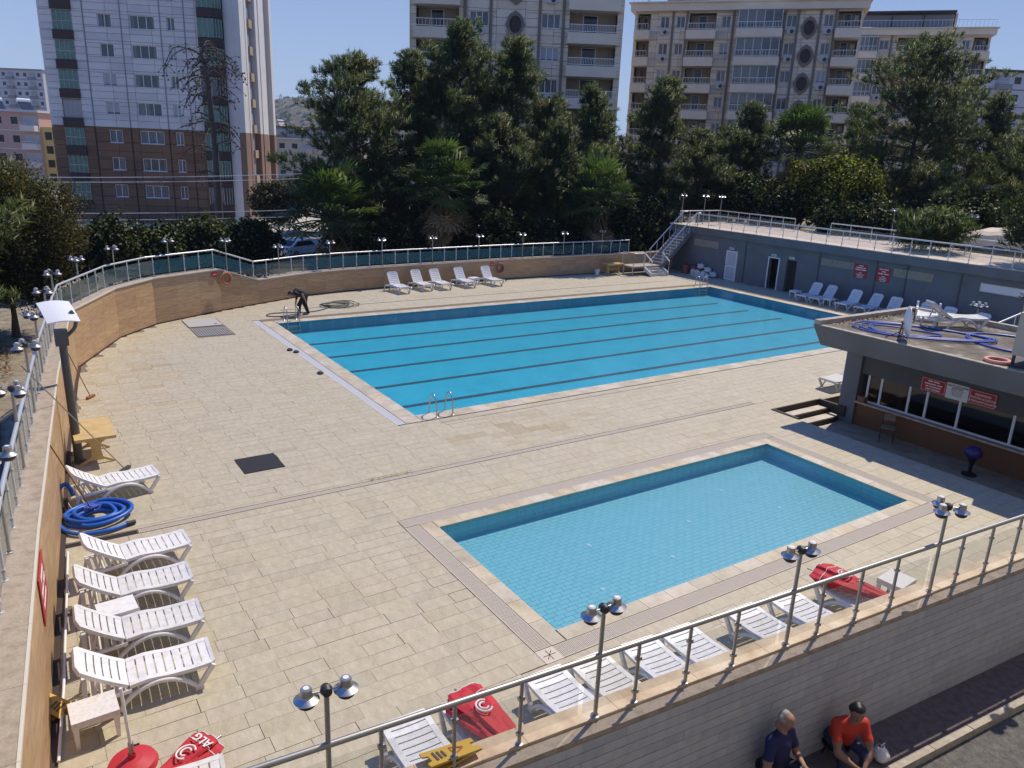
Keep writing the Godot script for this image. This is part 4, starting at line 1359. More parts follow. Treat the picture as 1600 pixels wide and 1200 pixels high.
# ---------- furniture and loose things
func slab_with_slots(L0: float, L1: float, wdt: float, n: int, curve: Callable, thick := .022) -> MB:
	# plastic lounger surface from x = L0 to L1, cut by n cross slots; curve(x) gives its height
	var mb := MB.new()
	var hw := wdt / 2
	var rim := .085
	var steps := n + 1
	var gap := .02
	for i in steps:
		var a := lerpf(L0, L1, float(i) / steps)
		var b := lerpf(L0, L1, float(i + 1) / steps)
		var a2 := a + (gap / 2 if i > 0 else 0.0)
		var b2 := b - (gap / 2 if i < steps - 1 else 0.0)
		var ya: float = curve.call(a2)
		var yb: float = curve.call(b2)
		# slightly dished board, three strips across
		var zs := [-hw + rim, -.1, .1, hw - rim]
		var dz := [0.0, -.008, -.008, 0.0]
		for k in 3:
			mb.hexa([Vector3(a2, ya + dz[k + 1] - thick, zs[k + 1]), Vector3(b2, yb + dz[k + 1] - thick, zs[k + 1]), Vector3(b2, yb + dz[k] - thick, zs[k]), Vector3(a2, ya + dz[k] - thick, zs[k]), Vector3(a2, ya + dz[k + 1], zs[k + 1]), Vector3(b2, yb + dz[k + 1], zs[k + 1]), Vector3(b2, yb + dz[k], zs[k]), Vector3(a2, ya + dz[k], zs[k])])
		var y0: float = curve.call(a)
		var y1: float = curve.call(b)
		for s in [-1, 1]:
			var zi: float = s * (hw - rim)
			var zo: float = s * hw
			var zl := maxf(zi, zo)
			var zh := minf(zi, zo)
			mb.hexa([Vector3(a, y0 - .05, zl), Vector3(b, y1 - .05, zl), Vector3(b, y1 - .05, zh), Vector3(a, y0 - .05, zh), Vector3(a, y0 + .004, zl), Vector3(b, y1 + .004, zl), Vector3(b, y1 + .004, zh), Vector3(a, y0 + .004, zh)])
	return mb

func make_lounger(angle: float) -> Node3D:
	# foot end towards +x; hinge at x = -.12
	var t := Node3D.new()
	var seat_y := func(x: float) -> float: return .365 + .03 * exp(-pow((x - .14) / .18, 2)) + .015 * smoothstep(.7, .97, x)
	var mb := slab_with_slots(-.12, .95, .66, 8, seat_y)
	# raised lip at the foot end
	mb.hexa([Vector3(.95, .33, .33), Vector3(1.0, .325, .30), Vector3(1.0, .325, -.30), Vector3(.95, .33, -.33), Vector3(.95, .384, .33), Vector3(1.0, .40, .30), Vector3(1.0, .40, -.30), Vector3(.95, .384, -.33)])
	obj("seat", mb, M.plastic_white, t)
	var bk := slab_with_slots(0, .68, .64, 5, func(x: float) -> float: return .03 * sin(x / .68 * PI) * -.5)
	bk.hexa([Vector3(.68, -.05, .32), Vector3(.75, -.03, .22), Vector3(.75, -.03, -.22), Vector3(.68, -.05, -.32), Vector3(.68, .004, .32), Vector3(.75, .02, .22), Vector3(.75, .02, -.22), Vector3(.68, .004, -.32)])
	var b := obj("backrest", bk, M.plastic_white, t)
	b.transform = Transform3D(Basis(Vector3.BACK, -angle) * Basis(Vector3.UP, PI), Vector3(-.13, .375, 0))
	for s in [-1, 1]:
		var z: float = s * .335
		# arched side frame: from the rear foot over an arch to the front foot, then up to the foot end
		var pts := []
		for q in [[-.26, .02], [-.2, .12], [-.08, .22], [.08, .295], [.26, .32], [.44, .285], [.6, .19], [.7, .09], [.75, .04]]: pts.append(Vector3(q[0], q[1], z))
		mb = MB.new()
		mb.tube(smooth_path(pts, 3), .034, .034, 8)
		obj("side_arch", mb, M.plastic_white, t)
		mb = MB.new()
		mb.bar(Vector3(.75, .04, z), Vector3(.97, .35, z), .05, .065)
		mb.box(Vector3(.76, .02, z), Vector3(.12, .04, .06))
		obj("front_leg", mb, M.plastic_white, t)
		mb = MB.new()
		mb.bar(Vector3(-.72, .02, z), Vector3(-.66, .25, z), .04, .055)
		mb.bar(Vector3(-.70, .255, z), Vector3(-.1, .30, z), .04, .05)
		obj("rear_leg", mb, M.plastic_white, t)
	mb = MB.new()
	for i in 6: mb.box(Vector3(-.66 + i * .095, .262 + i * .006, 0), Vector3(.06, .02, .6))
	obj("rear_tray", mb, M.plastic_white, t)
	mb = MB.new()
	var tip := Vector3(-.13, .375, 0) + Vector3(-cos(angle), sin(angle), 0) * .42
	for s in [-1, 1]: mb.bar(tip + Vector3(0, -.05, s * .22), Vector3(tip.x - .08, .27, s * .22), .03, .03)
	obj("prop", mb, M.plastic_white, t)
	t.set_meta("base_name", "sun_lounger")
	return t

func make_side_table(label: String, at: Vector3, turn: float, m: Material) -> void:
	var t := thing("side_table", label, "side table", at, turn, "low plastic side tables")
	var mb := MB.new()
	mb.box(Vector3(0, .405, 0), Vector3(.56, .03, .46))
	for q in [[0, .225, .56, .012], [0, -.225, .56, .012]]: mb.box(Vector3(q[0], .355, q[1]), Vector3(q[2], .07, q[3]))
	for s in [-1, 1]: mb.box(Vector3(s * .274, .355, 0), Vector3(.012, .07, .436))
	obj("table_top", mb, m, t)
	for a in [-1, 1]:
		for b in [-1, 1]:
			var x: float = a * .235
			var z: float = b * .19
			mb = MB.new()
			mb.hexa([Vector3(x - .022, 0, z + .022), Vector3(x + .022, 0, z + .022), Vector3(x + .022, 0, z - .022), Vector3(x - .022, 0, z - .022), Vector3(x - .038, .388, z + .032), Vector3(x + .038, .388, z + .032), Vector3(x + .038, .388, z - .032), Vector3(x - .038, .388, z - .032)])
			obj("leg", mb, m, t)

func make_big_table(label: String, at: Vector3, turn: float, L: float, W: float) -> void:
	var t := thing("plastic_table", label, "table", at, turn, "yellow plastic tables")
	var mb := MB.new()
	mb.box(Vector3(0, .725, 0), Vector3(L, .03, W))
	for s in [-1, 1]: mb.box(Vector3(0, .69, s * (W / 2 - .012)), Vector3(L - .02, .045, .02))
	for s in [-1, 1]: mb.box(Vector3(s * (L / 2 - .012), .69, 0), Vector3(.02, .045, W - .06))
	obj("table_top", mb, M.plastic_yellow, t)
	for s in [-1, 1]:
		# pedestal leg: wide foot, waist with a slot, spread top
		mb = MB.new()
		var w := W * .42
		var out := [Vector2(-w, 0), Vector2(-w + .05, 0), Vector2(-.16, .09), Vector2(.16, .09), Vector2(w - .05, 0), Vector2(w, 0), Vector2(w, .04), Vector2(.13, .17), Vector2(.1, .35), Vector2(.13, .52), Vector2(w * .9, .66), Vector2(w * .9, .70), Vector2(-w * .9, .70), Vector2(-w * .9, .66), Vector2(-.13, .52), Vector2(-.1, .35), Vector2(-.13, .17), Vector2(-w, .04)]
		mb.prism(out, Vector3(s * L * .33, 0, 0), Vector3(0, 0, 1), Vector3(0, 1, 0), Vector3(-.05, 0, 0))
		obj("leg", mb, M.plastic_yellow, t)
	mb = MB.new(); mb.box(Vector3(0, .35, 0), Vector3(L * .62, .06, .03)); obj("stretcher", mb, M.plastic_yellow, t)

func make_parasol_bundle(label: String, a: Vector3, b: Vector3, fat: float, letters: String, seedn: int) -> void:
	# a folded parasol lying from a to b: a lobed cloth bundle round a pole
	var t := thing("folded_parasol", label, "parasol", a, 0, "folded red parasols")
	var d := b - a
	var z := d.normalized()
	var x := Vector3.UP.cross(z).normalized()
	var y := z.cross(x)
	var bb := Basis(x, y, z)
	var mb := MB.new()
	var n := 28
	var m := 12
	var P := func(i: int, j: int) -> Vector3:
		var s := float(j) / m
		var ang := TAU * i / n
		var w: float = fat * (.35 + .65 * pow(s, .8)) * (1.0 + .16 * sin(ang * 5 + s * 3 + seedn) + .1 * sin(ang * 9 - s * 6)) * (1 if j < m else .8)
		return bb * Vector3(cos(ang) * w * 1.25, sin(ang) * w * .55 + fat * .1, 0) + d * s
	for i in n:
		for j in m:
			mb.quad(P.call(i, j), P.call(i + 1, j), P.call(i + 1, j + 1), P.call(i, j + 1))
	for i in n:
		mb.quad(P.call(i, m), P.call(i + 1, m), d * 1.0, d * 1.0)
	obj("cloth", mb, M.red_cloth, t)
	mb = MB.new(); mb.tube([-d * .12, d * 1.15], .016); obj("pole", mb, M.steel_dull, t)
	# white hem and printed marks
	mb = MB.new()
	for k in 2:
		var pts := []
		for i in n / 2 + 1: pts.append(P.call(i, m - k * 2) + y * .004)
		mb.tube(pts, .007, .007, 6)
	obj("white_hem", mb, M.white_print, t)
	mb = MB.new()
	for r in [.055, .1]:
		var pts := []
		for i in 15:
			var ang := -2.4 + 4.8 * i / 14.0
			pts.append(d * .6 + bb * Vector3(cos(ang) * r, 0, sin(ang) * r * 1.2) + Vector3.UP * (fat * .62 + .02))
		mb.tube(pts, .013, .013, 6)
	obj("emblem", mb, M.white_print, t)
	if letters: text("lettering", letters, .12, d * .86 + Vector3.UP * (fat * .70), Basis(Vector3(-.4, 0, -.92), Vector3(-.92, 0, .4), Vector3(0, 1, 0)), M.white_print, t, true)

func make_floor_sign(label: String, at: Vector3, b: Basis) -> void:
	var t := thing("floor_sign", label, "floor sign", at, 0, "yellow wet-floor signs")
	t.basis = b
	for s in [-1, 1]:
		var mb := MB.new()
		mb.prism([Vector2(-.15, 0), Vector2(-.07, 0), Vector2(-.05, .06), Vector2(.05, .06), Vector2(.07, 0), Vector2(.15, 0), Vector2(.13, .62), Vector2(.05, .62), Vector2(.045, .56), Vector2(-.045, .56), Vector2(-.05, .62), Vector2(-.13, .62)], Vector3(0, 0, s * .05), Vector3.RIGHT, Vector3(0, cos(.08), -s * sin(.08)), Vector3(0, 0, .018))
		obj("panel", mb, M.sign_yellow, t)
		mb = MB.new()
		for k in 3:
			var a := PI / 2 + TAU * k / 3
			var e := PI / 2 + TAU * (k + 1) / 3
			mb.bar(Vector3(cos(a) * .09, .36 + sin(a) * .09, s * .036), Vector3(cos(e) * .09, .36 + sin(e) * .09, s * .036), .012, .008, Vector3.BACK)
		obj("warning_triangle", mb, M.orange_ring, t)
		mb = MB.new()
		for k in 3: mb.box(Vector3(0, .12 + k * .05, s * (.058 - .004 * k)), Vector3(.16 - k * .02, .022, .006))
		obj("lettering", mb, M.dark_print, t)

func make_furniture() -> void:
	tinted("plastic_white_b", M.plastic_white, Color(.97, .96, .93)); tinted("plastic_white_c", M.plastic_white, Color(.95, .95, .95))
	var low := make_lounger(.62)
	var high := make_lounger(1.02)
	var mid := make_lounger(.8)
	var g := "white plastic sun loungers"
	var lay := func(src: Node3D, label: String, at: Vector3, turn: float) -> void:
		var o := tag(copy(src, label, at, turn), label, "sun lounger", g)
		var pm: Material = [M.plastic_white, M.plastic_white_b, M.plastic_white_c][rng.randi() % 3]
		for part in o.get_children(): part.material_override = pm
	# left row: foot towards the pool (+x)
	lay.call(low, "white lounger beside the yellow table, at the top of the left row", Vector3(-8.28, 0, 1.75), .12)
	lay.call(low, "white lounger just below the coiled blue hose", Vector3(-8.32, 0, 5.25), .05)
	lay.call(low, "white lounger above the low white table in the left row", Vector3(-8.52, 0, 6.45), -.02)
	lay.call(low, "white lounger just below the low white table in the left row", Vector3(-8.62, 0, 7.75), -.03)
	lay.call(low, "nearest white lounger of the left row, beside the worn table", Vector3(-8.72, 0, 8.9), -.04)
	lay.call(low, "white lounger showing only its corner at the bottom left", Vector3(-9.1, 0, 11.35), -.1)
	# far row by the curving wall: foot towards the large pool (+z)
	for q in [[8.2, -18.95, "first white lounger by the far wall, seen from the left"], [9.75, -19.25, "second white lounger by the far wall, middle one of the group of three"], [10.9, -19.2, "third white lounger by the far wall, rightmost of the group of three"], [12.55, -19.3, "fourth white lounger by the far wall, with the small table on its right"], [14.35, -19.25, "fifth white lounger by the far wall, near the dull red lifebuoy"]]:
		lay.call(high, q[2], Vector3(q[0], 0, q[1]), -PI / 2 + .12)
	# right row in the shade of the changing rooms: foot towards -x
	for q in [[-7.9, "shaded lounger by the grey wall next to the first side table"], [-6.95, "shaded lounger by the grey wall partly hidden by the second side table"], [-5.35, "shaded lounger under the right red rules board"], [-4.15, "shaded lounger beside the drain pipe under the third louvre"], [-3.0, "shaded lounger behind the kiosk roof corner"], [-1.3, "shaded lounger whose back shows above the upturned lounger on the roof"], [-.2, "shaded lounger showing above the kiosk roof, left of the cluster lamp"], [1.4, "shaded lounger showing behind the cluster lamp over the kiosk roof"]]:
		lay.call(high, q[1], Vector3(29.25, 0, q[0]), PI + rr(-.1, .1))
	# front row along the front wall: foot towards -z
	var xs := [-5.95, -5.12, -3.8, -3.03, -2.15, -1.35, .03, 1.0, 2.15]
	var ws := ["front-row lounger by the yellow sign, left of the red parasol", "front-row lounger under the left red parasol bundle", "front-row lounger just right of the left red parasol bundle", "front-row lounger directly left of the second lamp post", "front-row lounger directly right of the second lamp post", "front-row lounger at the right end of the middle group of four", "front-row lounger left of the third lamp post", "front-row lounger behind the third lamp post", "front-row lounger under the right red parasol bundle"]
	for i in xs.size(): lay.call(mid, ws[i], Vector3(xs[i] + .02, 0, front_z(xs[i]) - .98), PI / 2 - .05 + rr(-.04, .04))
	# others
	lay.call(low, "white lounger on the deck half hidden behind the kiosk column", Vector3(15.0, 0, 4.0), PI - .05)
	lay.call(low, "white lounger set down on the kiosk roof", Vector3(14.9, 2.862, 7.25), -.55)
	var up := copy(low, "white lounger lying upside down by the kiosk roof kerb", Vector3(15.6, 2.9, 6.15), .5)
	tag(up, up.get_meta("label"), "sun lounger", g)
	up.rotation = Vector3(PI, .5, 0)
	up.position.y = 3.3
	low.free(); high.free(); mid.free()
	# side tables
	make_side_table("low white table between two loungers of the left row", Vector3(-8.76, 0, 7.15), .06, M.plastic_white)
	make_side_table("worn white side table at the bottom left beside the nearest lounger", Vector3(-9.32, 0, 9.5), .03, M.plastic_worn)
	make_side_table("small white table between the fourth and fifth far lounger", Vector3(13.35, 0, -19.4), .1, M.plastic_white)
	make_side_table("shaded white side table left of the loungers by the grey wall", Vector3(29.2, 0, -8.95), 0, M.plastic_white)
	make_side_table("shaded white side table between two loungers by the grey wall", Vector3(28.9, 0, -6.45), .1, M.plastic_white)
	make_side_table("white side table behind the front railing beside the right red parasol", Vector3(3.35, 0, 13.0), .1, M.plastic_worn)
	make_big_table("tan-yellow plastic table by the grey light pole", Vector3(-8.3, 0, -.82), PI / 2, 1.5, .88)
	make_big_table("yellow plastic table by the foot of the far stairs", Vector3(24.3, 0, -19.75), .0, 1.35, .8)
	# parasols
	make_parasol_bundle("left red folded parasol lying on a lounger behind the front railing", Vector3(-5.02, .55, 13.1), Vector3(-5.1, .5, 11.85), .26, "", 1)
	make_parasol_bundle("right red folded parasol lying on a lounger behind the front railing", Vector3(2.3, .55, 13.4), Vector3(2.1, .5, 12.2), .26, "", 4)
	make_parasol_bundle("red and white folded parasol on the deck at the bottom left", Vector3(-8.95, .16, 11.05), Vector3(-8.1, .16, 10.62), .2, "ALG", 2)
	var t := thing("parasol_base", "round red parasol base with a bare white pole", "parasol base", Vector3(-9.0, 0, 10.35))
	var mb := MB.new(); mb.lathe([Vector2(.0, 0), Vector2(.29, 0), Vector2(.3, .03), Vector2(.27, .09), Vector2(.12, .13), Vector2(.05, .14), Vector2(.045, .2), Vector2(0, .2)], Vector3.ZERO, 26); obj("base", mb, M.red_plastic, t)
	mb = MB.new(); mb.tube([Vector3(0, .14, 0), Vector3(.0, .36, 0)], .034, .034, 12); obj("sleeve", mb, M.steel_dull, t)
	mb = MB.new(); mb.tube([Vector3(0, .3, 0), Vector3(-.03, 1.18, 0)], .021, .021, 10); obj("pole", mb, M.white_paint, t)
	mb = MB.new(); mb.tube([Vector3(.03, .3, 0), Vector3(.1, .3, 0)], .012); obj("clamp_knob", mb, M.black, t)
	make_floor_sign("yellow warning sign lying behind the nearest left lounger", Vector3(-9.62, .03, 8.95), Basis(Vector3.UP, .85) * Basis(Vector3.RIGHT, -1.15))
	make_floor_sign("yellow warning sign lying on the front wall coping at the bottom", Vector3(-6.5, 1.36, 13.5), Basis(Vector3.UP, .0) * Basis(Vector3.BACK, -1.57) * Basis(Vector3.UP, 1.35))
	# blue hose coil
	t = thing("coiled_hose", "thick bright blue hose coiled beside the left wall", "hose", Vector3(-8.62, 0, 2.75))
	mb = MB.new()
	var pts := []
	for i in 150:
		var k := i / 149.0
		var a := -k * TAU * 5.3
		var r := lerpf(.62, .2, fmod(k * 2.0, 1.0)) if k < .5 else lerpf(.66, .3, k * 2 - 1)
		pts.append(Vector3(cos(a) * r * 1.02 + .03 * sin(i * .7), .045 + (.085 if k >= .5 else 0.0) + .02 * sin(i * .31), sin(a) * r * .92))
	mb.tube(pts, .042, .042, 8)
	obj("coil", mb, M.hose_blue, t)
	mb = MB.new()
	mb.tube(smooth_path([Vector3(-.35, .25, -.75), Vector3(-.45, .5, -.85), Vector3(-.6, .42, -.8), Vector3(-.72, .2, -.4), Vector3(-.68, .08, .3), Vector3(-.4, .06, .75), Vector3(.1, .06, .85), Vector3(.45, .06, .72)], 5), .042)
	obj("loose_end", mb, M.hose_blue, t)
	mb = MB.new(); mb.tube([Vector3(.45, .06, .72), Vector3(.62, .055, .68)], .05, .045, 10); obj("coupling", mb, M.steel_dark, t)
	mb = MB.new()
	for i in 7: mb.box(Vector3(-.02 + rr(-.12, .12), .2 + i * .006, -.15 + rr(-.1, .1)), Vector3(rr(.14, .26), .02, rr(.1, .2)), Basis.from_euler(Vector3(rr(-.4, .4), rr(0, 3), rr(-.4, .4))))
	obj("rag", mb, M.hose_roof, t)
	# brushes and poles
	var stick := func(called: String, label: String, a: Vector3, b: Vector3, m: Material, head: Material) -> void:
		var s := thing(called, label, "brush", a)
		var q := MB.new(); q.tube([Vector3.ZERO, b - a], .013, .013, 8); obj("handle", q, m, s)
		q = MB.new(); q.box(Vector3(0, .02, 0), Vector3(.34, .05, .09), Basis(Vector3.UP, .9)); obj("brush_head", q, head, s)
		q = MB.new(); q.box(Vector3(0, -.005, 0), Vector3(.33, .03, .075), Basis(Vector3.UP, .9)); obj("bristles", q, M.leaf_dry, s)
	stick.call("broom", "orange-headed broom leaning on the left wall behind the light pole", Vector3(-7.93, .03, -5.8), Vector3(-8.42, 1.6, -5.9), M.wood_stick, M.orange_ring)
	stick.call("pool_brush", "long pole with a pool brush leaning over the left wall by the yellow table", Vector3(-7.8, .03, .45), Vector3(-9.55, 3.0, 1.3), M.steel_dull, M.hose_green)
	stick.call("pool_brush", "brown-handled brush resting in the blue hose coil against the left wall", Vector3(-8.72, .18, 2.6), Vector3(-9.3, 1.85, 2.95), M.wood_stick, M.hose_roof)
	# solar street light
	t = thing("panel_light", "grey pole carrying a curved white panel above the left wall", "street light", Vector3(-8.67, 0, -.6))
	mb = MB.new(); mb.tube([Vector3.ZERO, Vector3(-.02, 3.0, 0)], .105, .085, 14); obj("pole", mb, M.pole_grey, t)
	mb = MB.new(); mb.lathe([Vector2(0, 0), Vector2(.17, 0), Vector2(.17, .02), Vector2(.11, .03)], Vector3.ZERO, 16); obj("base_plate", mb, M.pole_grey, t)
	mb = MB.new(); mb.box(Vector3(-.03, 3.1, 0), Vector3(.27, .36, .27)); obj("battery_box", mb, M.pole_grey, t)
	mb = MB.new(); mb.tube(smooth_path([Vector3(.08, 3.12, 0), Vector3(.26, 3.3, 0), Vector3(.3, 3.52, 0), Vector3(.22, 3.7, 0)], 5), .045, .04, 8); obj("bracket", mb, M.pole_grey, t)
	mb = MB.new()
	var S := func(u: float, v: float, k: float) -> Vector3: return Vector3(-.33 + u * .66, 3.62 + .2 * v - .12 * (1 - v) * (1 - v) + k, .28 - v * .85) + Vector3(.05 - .14 * v, .04 * sin(u * PI), 0)
	for i in 8:
		for j in 8:
			var u := i / 8.0
			var v := j / 8.0
			mb.quad(S.call(u, v, .0), S.call(u + .125, v, .0), S.call(u + .125, v + .125, .0), S.call(u, v + .125, .0))
			mb.quad(S.call(u, v + .125, -.02), S.call(u + .125, v + .125, -.02), S.call(u + .125, v, -.02), S.call(u, v, -.02))
	for i in 8:
		var u := i / 8.0
		mb.quad(S.call(u, 0, -.02), S.call(u + .125, 0, -.02), S.call(u + .125, 0, .0), S.call(u, 0, .0))
		mb.quad(S.call(u + .125, 1, -.02), S.call(u, 1, -.02), S.call(u, 1, .0), S.call(u + .125, 1, .0))
		mb.quad(S.call(1, u, -.02), S.call(1, u + .125, -.02), S.call(1, u + .125, .0), S.call(1, u, .0))
		mb.quad(S.call(0, u + .125, -.02), S.call(0, u, -.02), S.call(0, u, .0), S.call(0, u + .125, .0))
	obj("panel", mb, M.white_sheet, t)
	# ladders
	var ladder := func(label: String, at: Vector3, turn: float) -> void:
		var l := thing("pool_ladder", label, "ladder", at, turn, "steel pool ladders")
		for s in [-1, 1]:
			var q := MB.new()
			var pp := [Vector3(s * .27, .0, .42), Vector3(s * .27, .42, .40), Vector3(s * .27, .58, .32), Vector3(s * .27, .66, .2), Vector3(s * .27, .58, .06), Vector3(s * .27, .42, -.03), Vector3(s * .27, 0, -.07), Vector3(s * .27, -.48, -.1)]
			q.tube(smooth_path(pp, 4), .021, .021, 10)
			obj("handrail", q, M.steel, l)
			q = MB.new(); q.lathe([Vector2(.05, 0), Vector2(.05, .012), Vector2(.025, .03)], Vector3(s * .27, .004, .42), 14); obj("flange", q, M.steel, l)
		for y in [-.18, -.38]:
			var q := MB.new(); q.box(Vector3(0, y, -.09), Vector3(.5, .025, .08)); obj("rung", q, M.steel, l)
	ladder.call("steel ladder at the near left corner of the large pool", Vector3(.78, 0, 0), .0)
	ladder.call("steel ladder by the cleaner at the far left corner of the large pool", Vector3(.75, 0, -13.65), PI)
	ladder.call("steel ladder at the far right corner of the large pool", Vector3(26.45, 0, -13.65), PI - .2)
	# lifebuoys
	for q in [[Vector3(-1.2, 1.5, -17.06), .5, M.orange_ring, "orange lifebuoy hanging on the curved wall near the step"], [Vector3(15.75, .72, -20.33), 0.0, M.brick_red, "dull red lifebuoy hanging on the far wall"]]:
		var l := thing("lifebuoy", q[3], "lifebuoy", q[0], 0, "lifebuoys on the wall")
		l.rotation.y = q[1]
		mb = MB.new()
		var rp := []
		for i in 33: rp.append(Vector3(cos(TAU * i / 32) * .25, sin(TAU * i / 32) * .25, 0))
		mb.tube(rp, .065, .065, 12, false); obj("ring", mb, q[2], l)
		mb = MB.new()
		var rope := []
		for i in 33: rope.append(Vector3(cos(TAU * i / 32) * (.325 + .02 * cos(TAU * i / 8)), sin(TAU * i / 32) * (.325 + .02 * cos(TAU * i / 8)), .02))
		mb.tube(rope, .009, .009, 6, false); obj("rope", mb, M.curtain, l)
		mb = MB.new(); mb.tube([Vector3(-.02, .3, .0), Vector3(0, .44, -.05), Vector3(.02, .3, 0)], .008, .008, 6); obj("hanger", mb, M.curtain, l)
	sign_board("wall_plate", "small red plate on the wall beside the orange lifebuoy", Vector3(-1.72, 1.73, -16.96), Basis(Vector3.UP, .51), .3, .2, M.red_sign, [["~3 4", .045, 0]], M.white_print)
	sign_board("wall_plate", "small faded red plate on the far wall by the dull lifebuoy", Vector3(15.2, .98, -20.4), Basis(Vector3.UP, 0), .28, .2, M.red_sign, [["~3 4", .04, 0]], M.white_print)
	sign_board("wall_banner", "red notice with white lettering on the left wall above the near loungers", Vector3(-9.695, 1.3, 7.6), Basis(Vector3.UP, PI / 2 - .077), 1.0, .72, M.red_sign, [["~6", .14, .22], ["~5 4", .13, .03], ["~9", .12, -.18]], M.white_print)
	sign_board("wall_banner", "red notice on the left wall behind the light pole", Vector3(-8.578, 1.4, -4.0), Basis(Vector3.UP, PI / 2 - .114), .9, .6, M.red_sign, [["~6", .13, .12], ["~8", .12, -.08]], M.white_print)
	# hoses at the far corner by the cleaner
	mb = MB.new()
	pts = []
	for i in 60:
		var a := i * .42
		var r := .55 + .35 * sin(i * .37)
		pts.append(Vector3(4.1 + cos(a) * r * 1.25, .03 + .03 * (1 + sin(i * .9)), -16.4 + sin(a) * r * .9))
	mb.tube(pts, .022, .022, 6)
	tag(obj("dark_hose", mb, M.hose_green), "tangle of dark hose on the deck right of the cleaner", "hose")
	mb = MB.new()
	mb.tube(smooth_path([Vector3(3.3, .03, -16.0), Vector3(2.6, .03, -15.5), Vector3(2.0, .03, -15.3), Vector3(1.6, .04, -15.3), Vector3(.9, .03, -15.6), Vector3(.3, .03, -15.6), Vector3(.05, .03, -15.2), Vector3(.5, .03, -14.85), Vector3(1.35, .05, -14.95)], 5), .022)
	tag(obj("dark_hose", mb, M.hose_green), "dark hose looping in front of the cleaner's feet", "hose")
	t = thing("bucket", "white bucket on the deck by the far yellow table", "bucket", Vector3(23.1, 0, -19.9))
	mb = MB.new(); mb.lathe([Vector2(0, 0), Vector2(.13, 0), Vector2(.165, .36), Vector2(.175, .37), Vector2(.15, .37), Vector2(.12, .02), Vector2(0, .02)], Vector3.ZERO, 20); obj("pail", mb, M.white_paint, t)
	mb = MB.new(); mb.tube([Vector3(-.17, .35, 0), Vector3(-.1, .43, .1), Vector3(.1, .43, .1), Vector3(.17, .35, 0)], .006); obj("handle", mb, M.steel_dull, t)
	# weeds growing in a joint and stones on the rim
	mb = MB.new()
	for i in 160:
		var p := Vector3(rr(-3.0, -1.9), 0, 3.68 + rng.randfn(0, .03))
		if i > 90: p = Vector3(rr(17.5, 19.2), 0, -15.2 + rng.randfn(0, .06))
		var a := rr(0, TAU)
		var d := Vector3(cos(a) * .03, rr(.03, .09), sin(a) * .03)
		mb.tri(p, p + Vector3(.008, 0, .004), p + d, Vector3.UP, Vector3.UP, Vector3.UP)
	kind(tag(obj("weeds", mb, M.leaf_green), "weeds sprouting from joints in the deck", ""), "stuff")
	var w := 0
	for q in [[-.9, -8.9], [-.78, -8.5], [-.95, -5.4]]:
		mb = MB.new(); mb.lathe([Vector2(0, 0), Vector2(.1, .01), Vector2(.11, .05), Vector2(.06, .09), Vector2(0, .1)], Vector3.ZERO, 9)
		var s := obj("stone", mb, M.rubber)
		tag(s, ["dark stone on the white channel nearest the cleaner", "dark stone just below the first one on the white channel", "lone dark stone farther along the white channel"][w], "stone", "dark stones on the pool edge")
		s.position = Vector3(q[0], .004, q[1]); s.scale = Vector3(1, .8, 1.3)
		w += 1

# ---------- far buildings
# Each facade has its own axes: u to the right as seen from the pool, y up, n out of the wall towards the viewer.
func facade_node(called: String, label: String, O: Vector3, u: Vector2, group := "") -> Node3D:
	var t := thing(called, label, "building", Vector3(O.x, -1.6, O.z), 0, group)
	var ud := Vector3(u.x, 0, u.y).normalized()
	t.basis = Basis(ud, Vector3.UP, ud.cross(Vector3.UP))
	return t
func blk(called: String, t: Node3D, u0: float, y0: float, u1: float, y1: float, n0: float, n1: float, m: Material) -> MeshInstance3D:
	# block between world heights y0 and y1
	return piece(called, Vector3(u0, y0 + 1.6, n0), Vector3(u1, y1 + 1.6, n1), m, t)
func cladding(t: Node3D, area: Rect2, holes: Array, pw: float, ph: float, mats: Array, called := "panel", off := 0.0, thick := .35) -> void:
	var y := area.position.y
	while y < area.end.y - .01:
		var x := area.position.x + off
		var y1 := minf(y + ph, area.end.y)
		while x < area.end.x - .01:
			var x1 := minf(x + pw, area.end.x)
			var bits := [Rect2(x, y, x1 - x, y1 - y)]
			for h in holes: bits = cut(bits, h)
			for b: Rect2 in bits:
				if b.size.x > .05 and b.size.y > .05:
					blk(called, t, b.position.x + .015, b.position.y + .015, b.end.x - .015, b.end.y - .015, -thick, rr(0, .008), mats[rng.randi() % mats.size()])
			x = x1
		y = y1
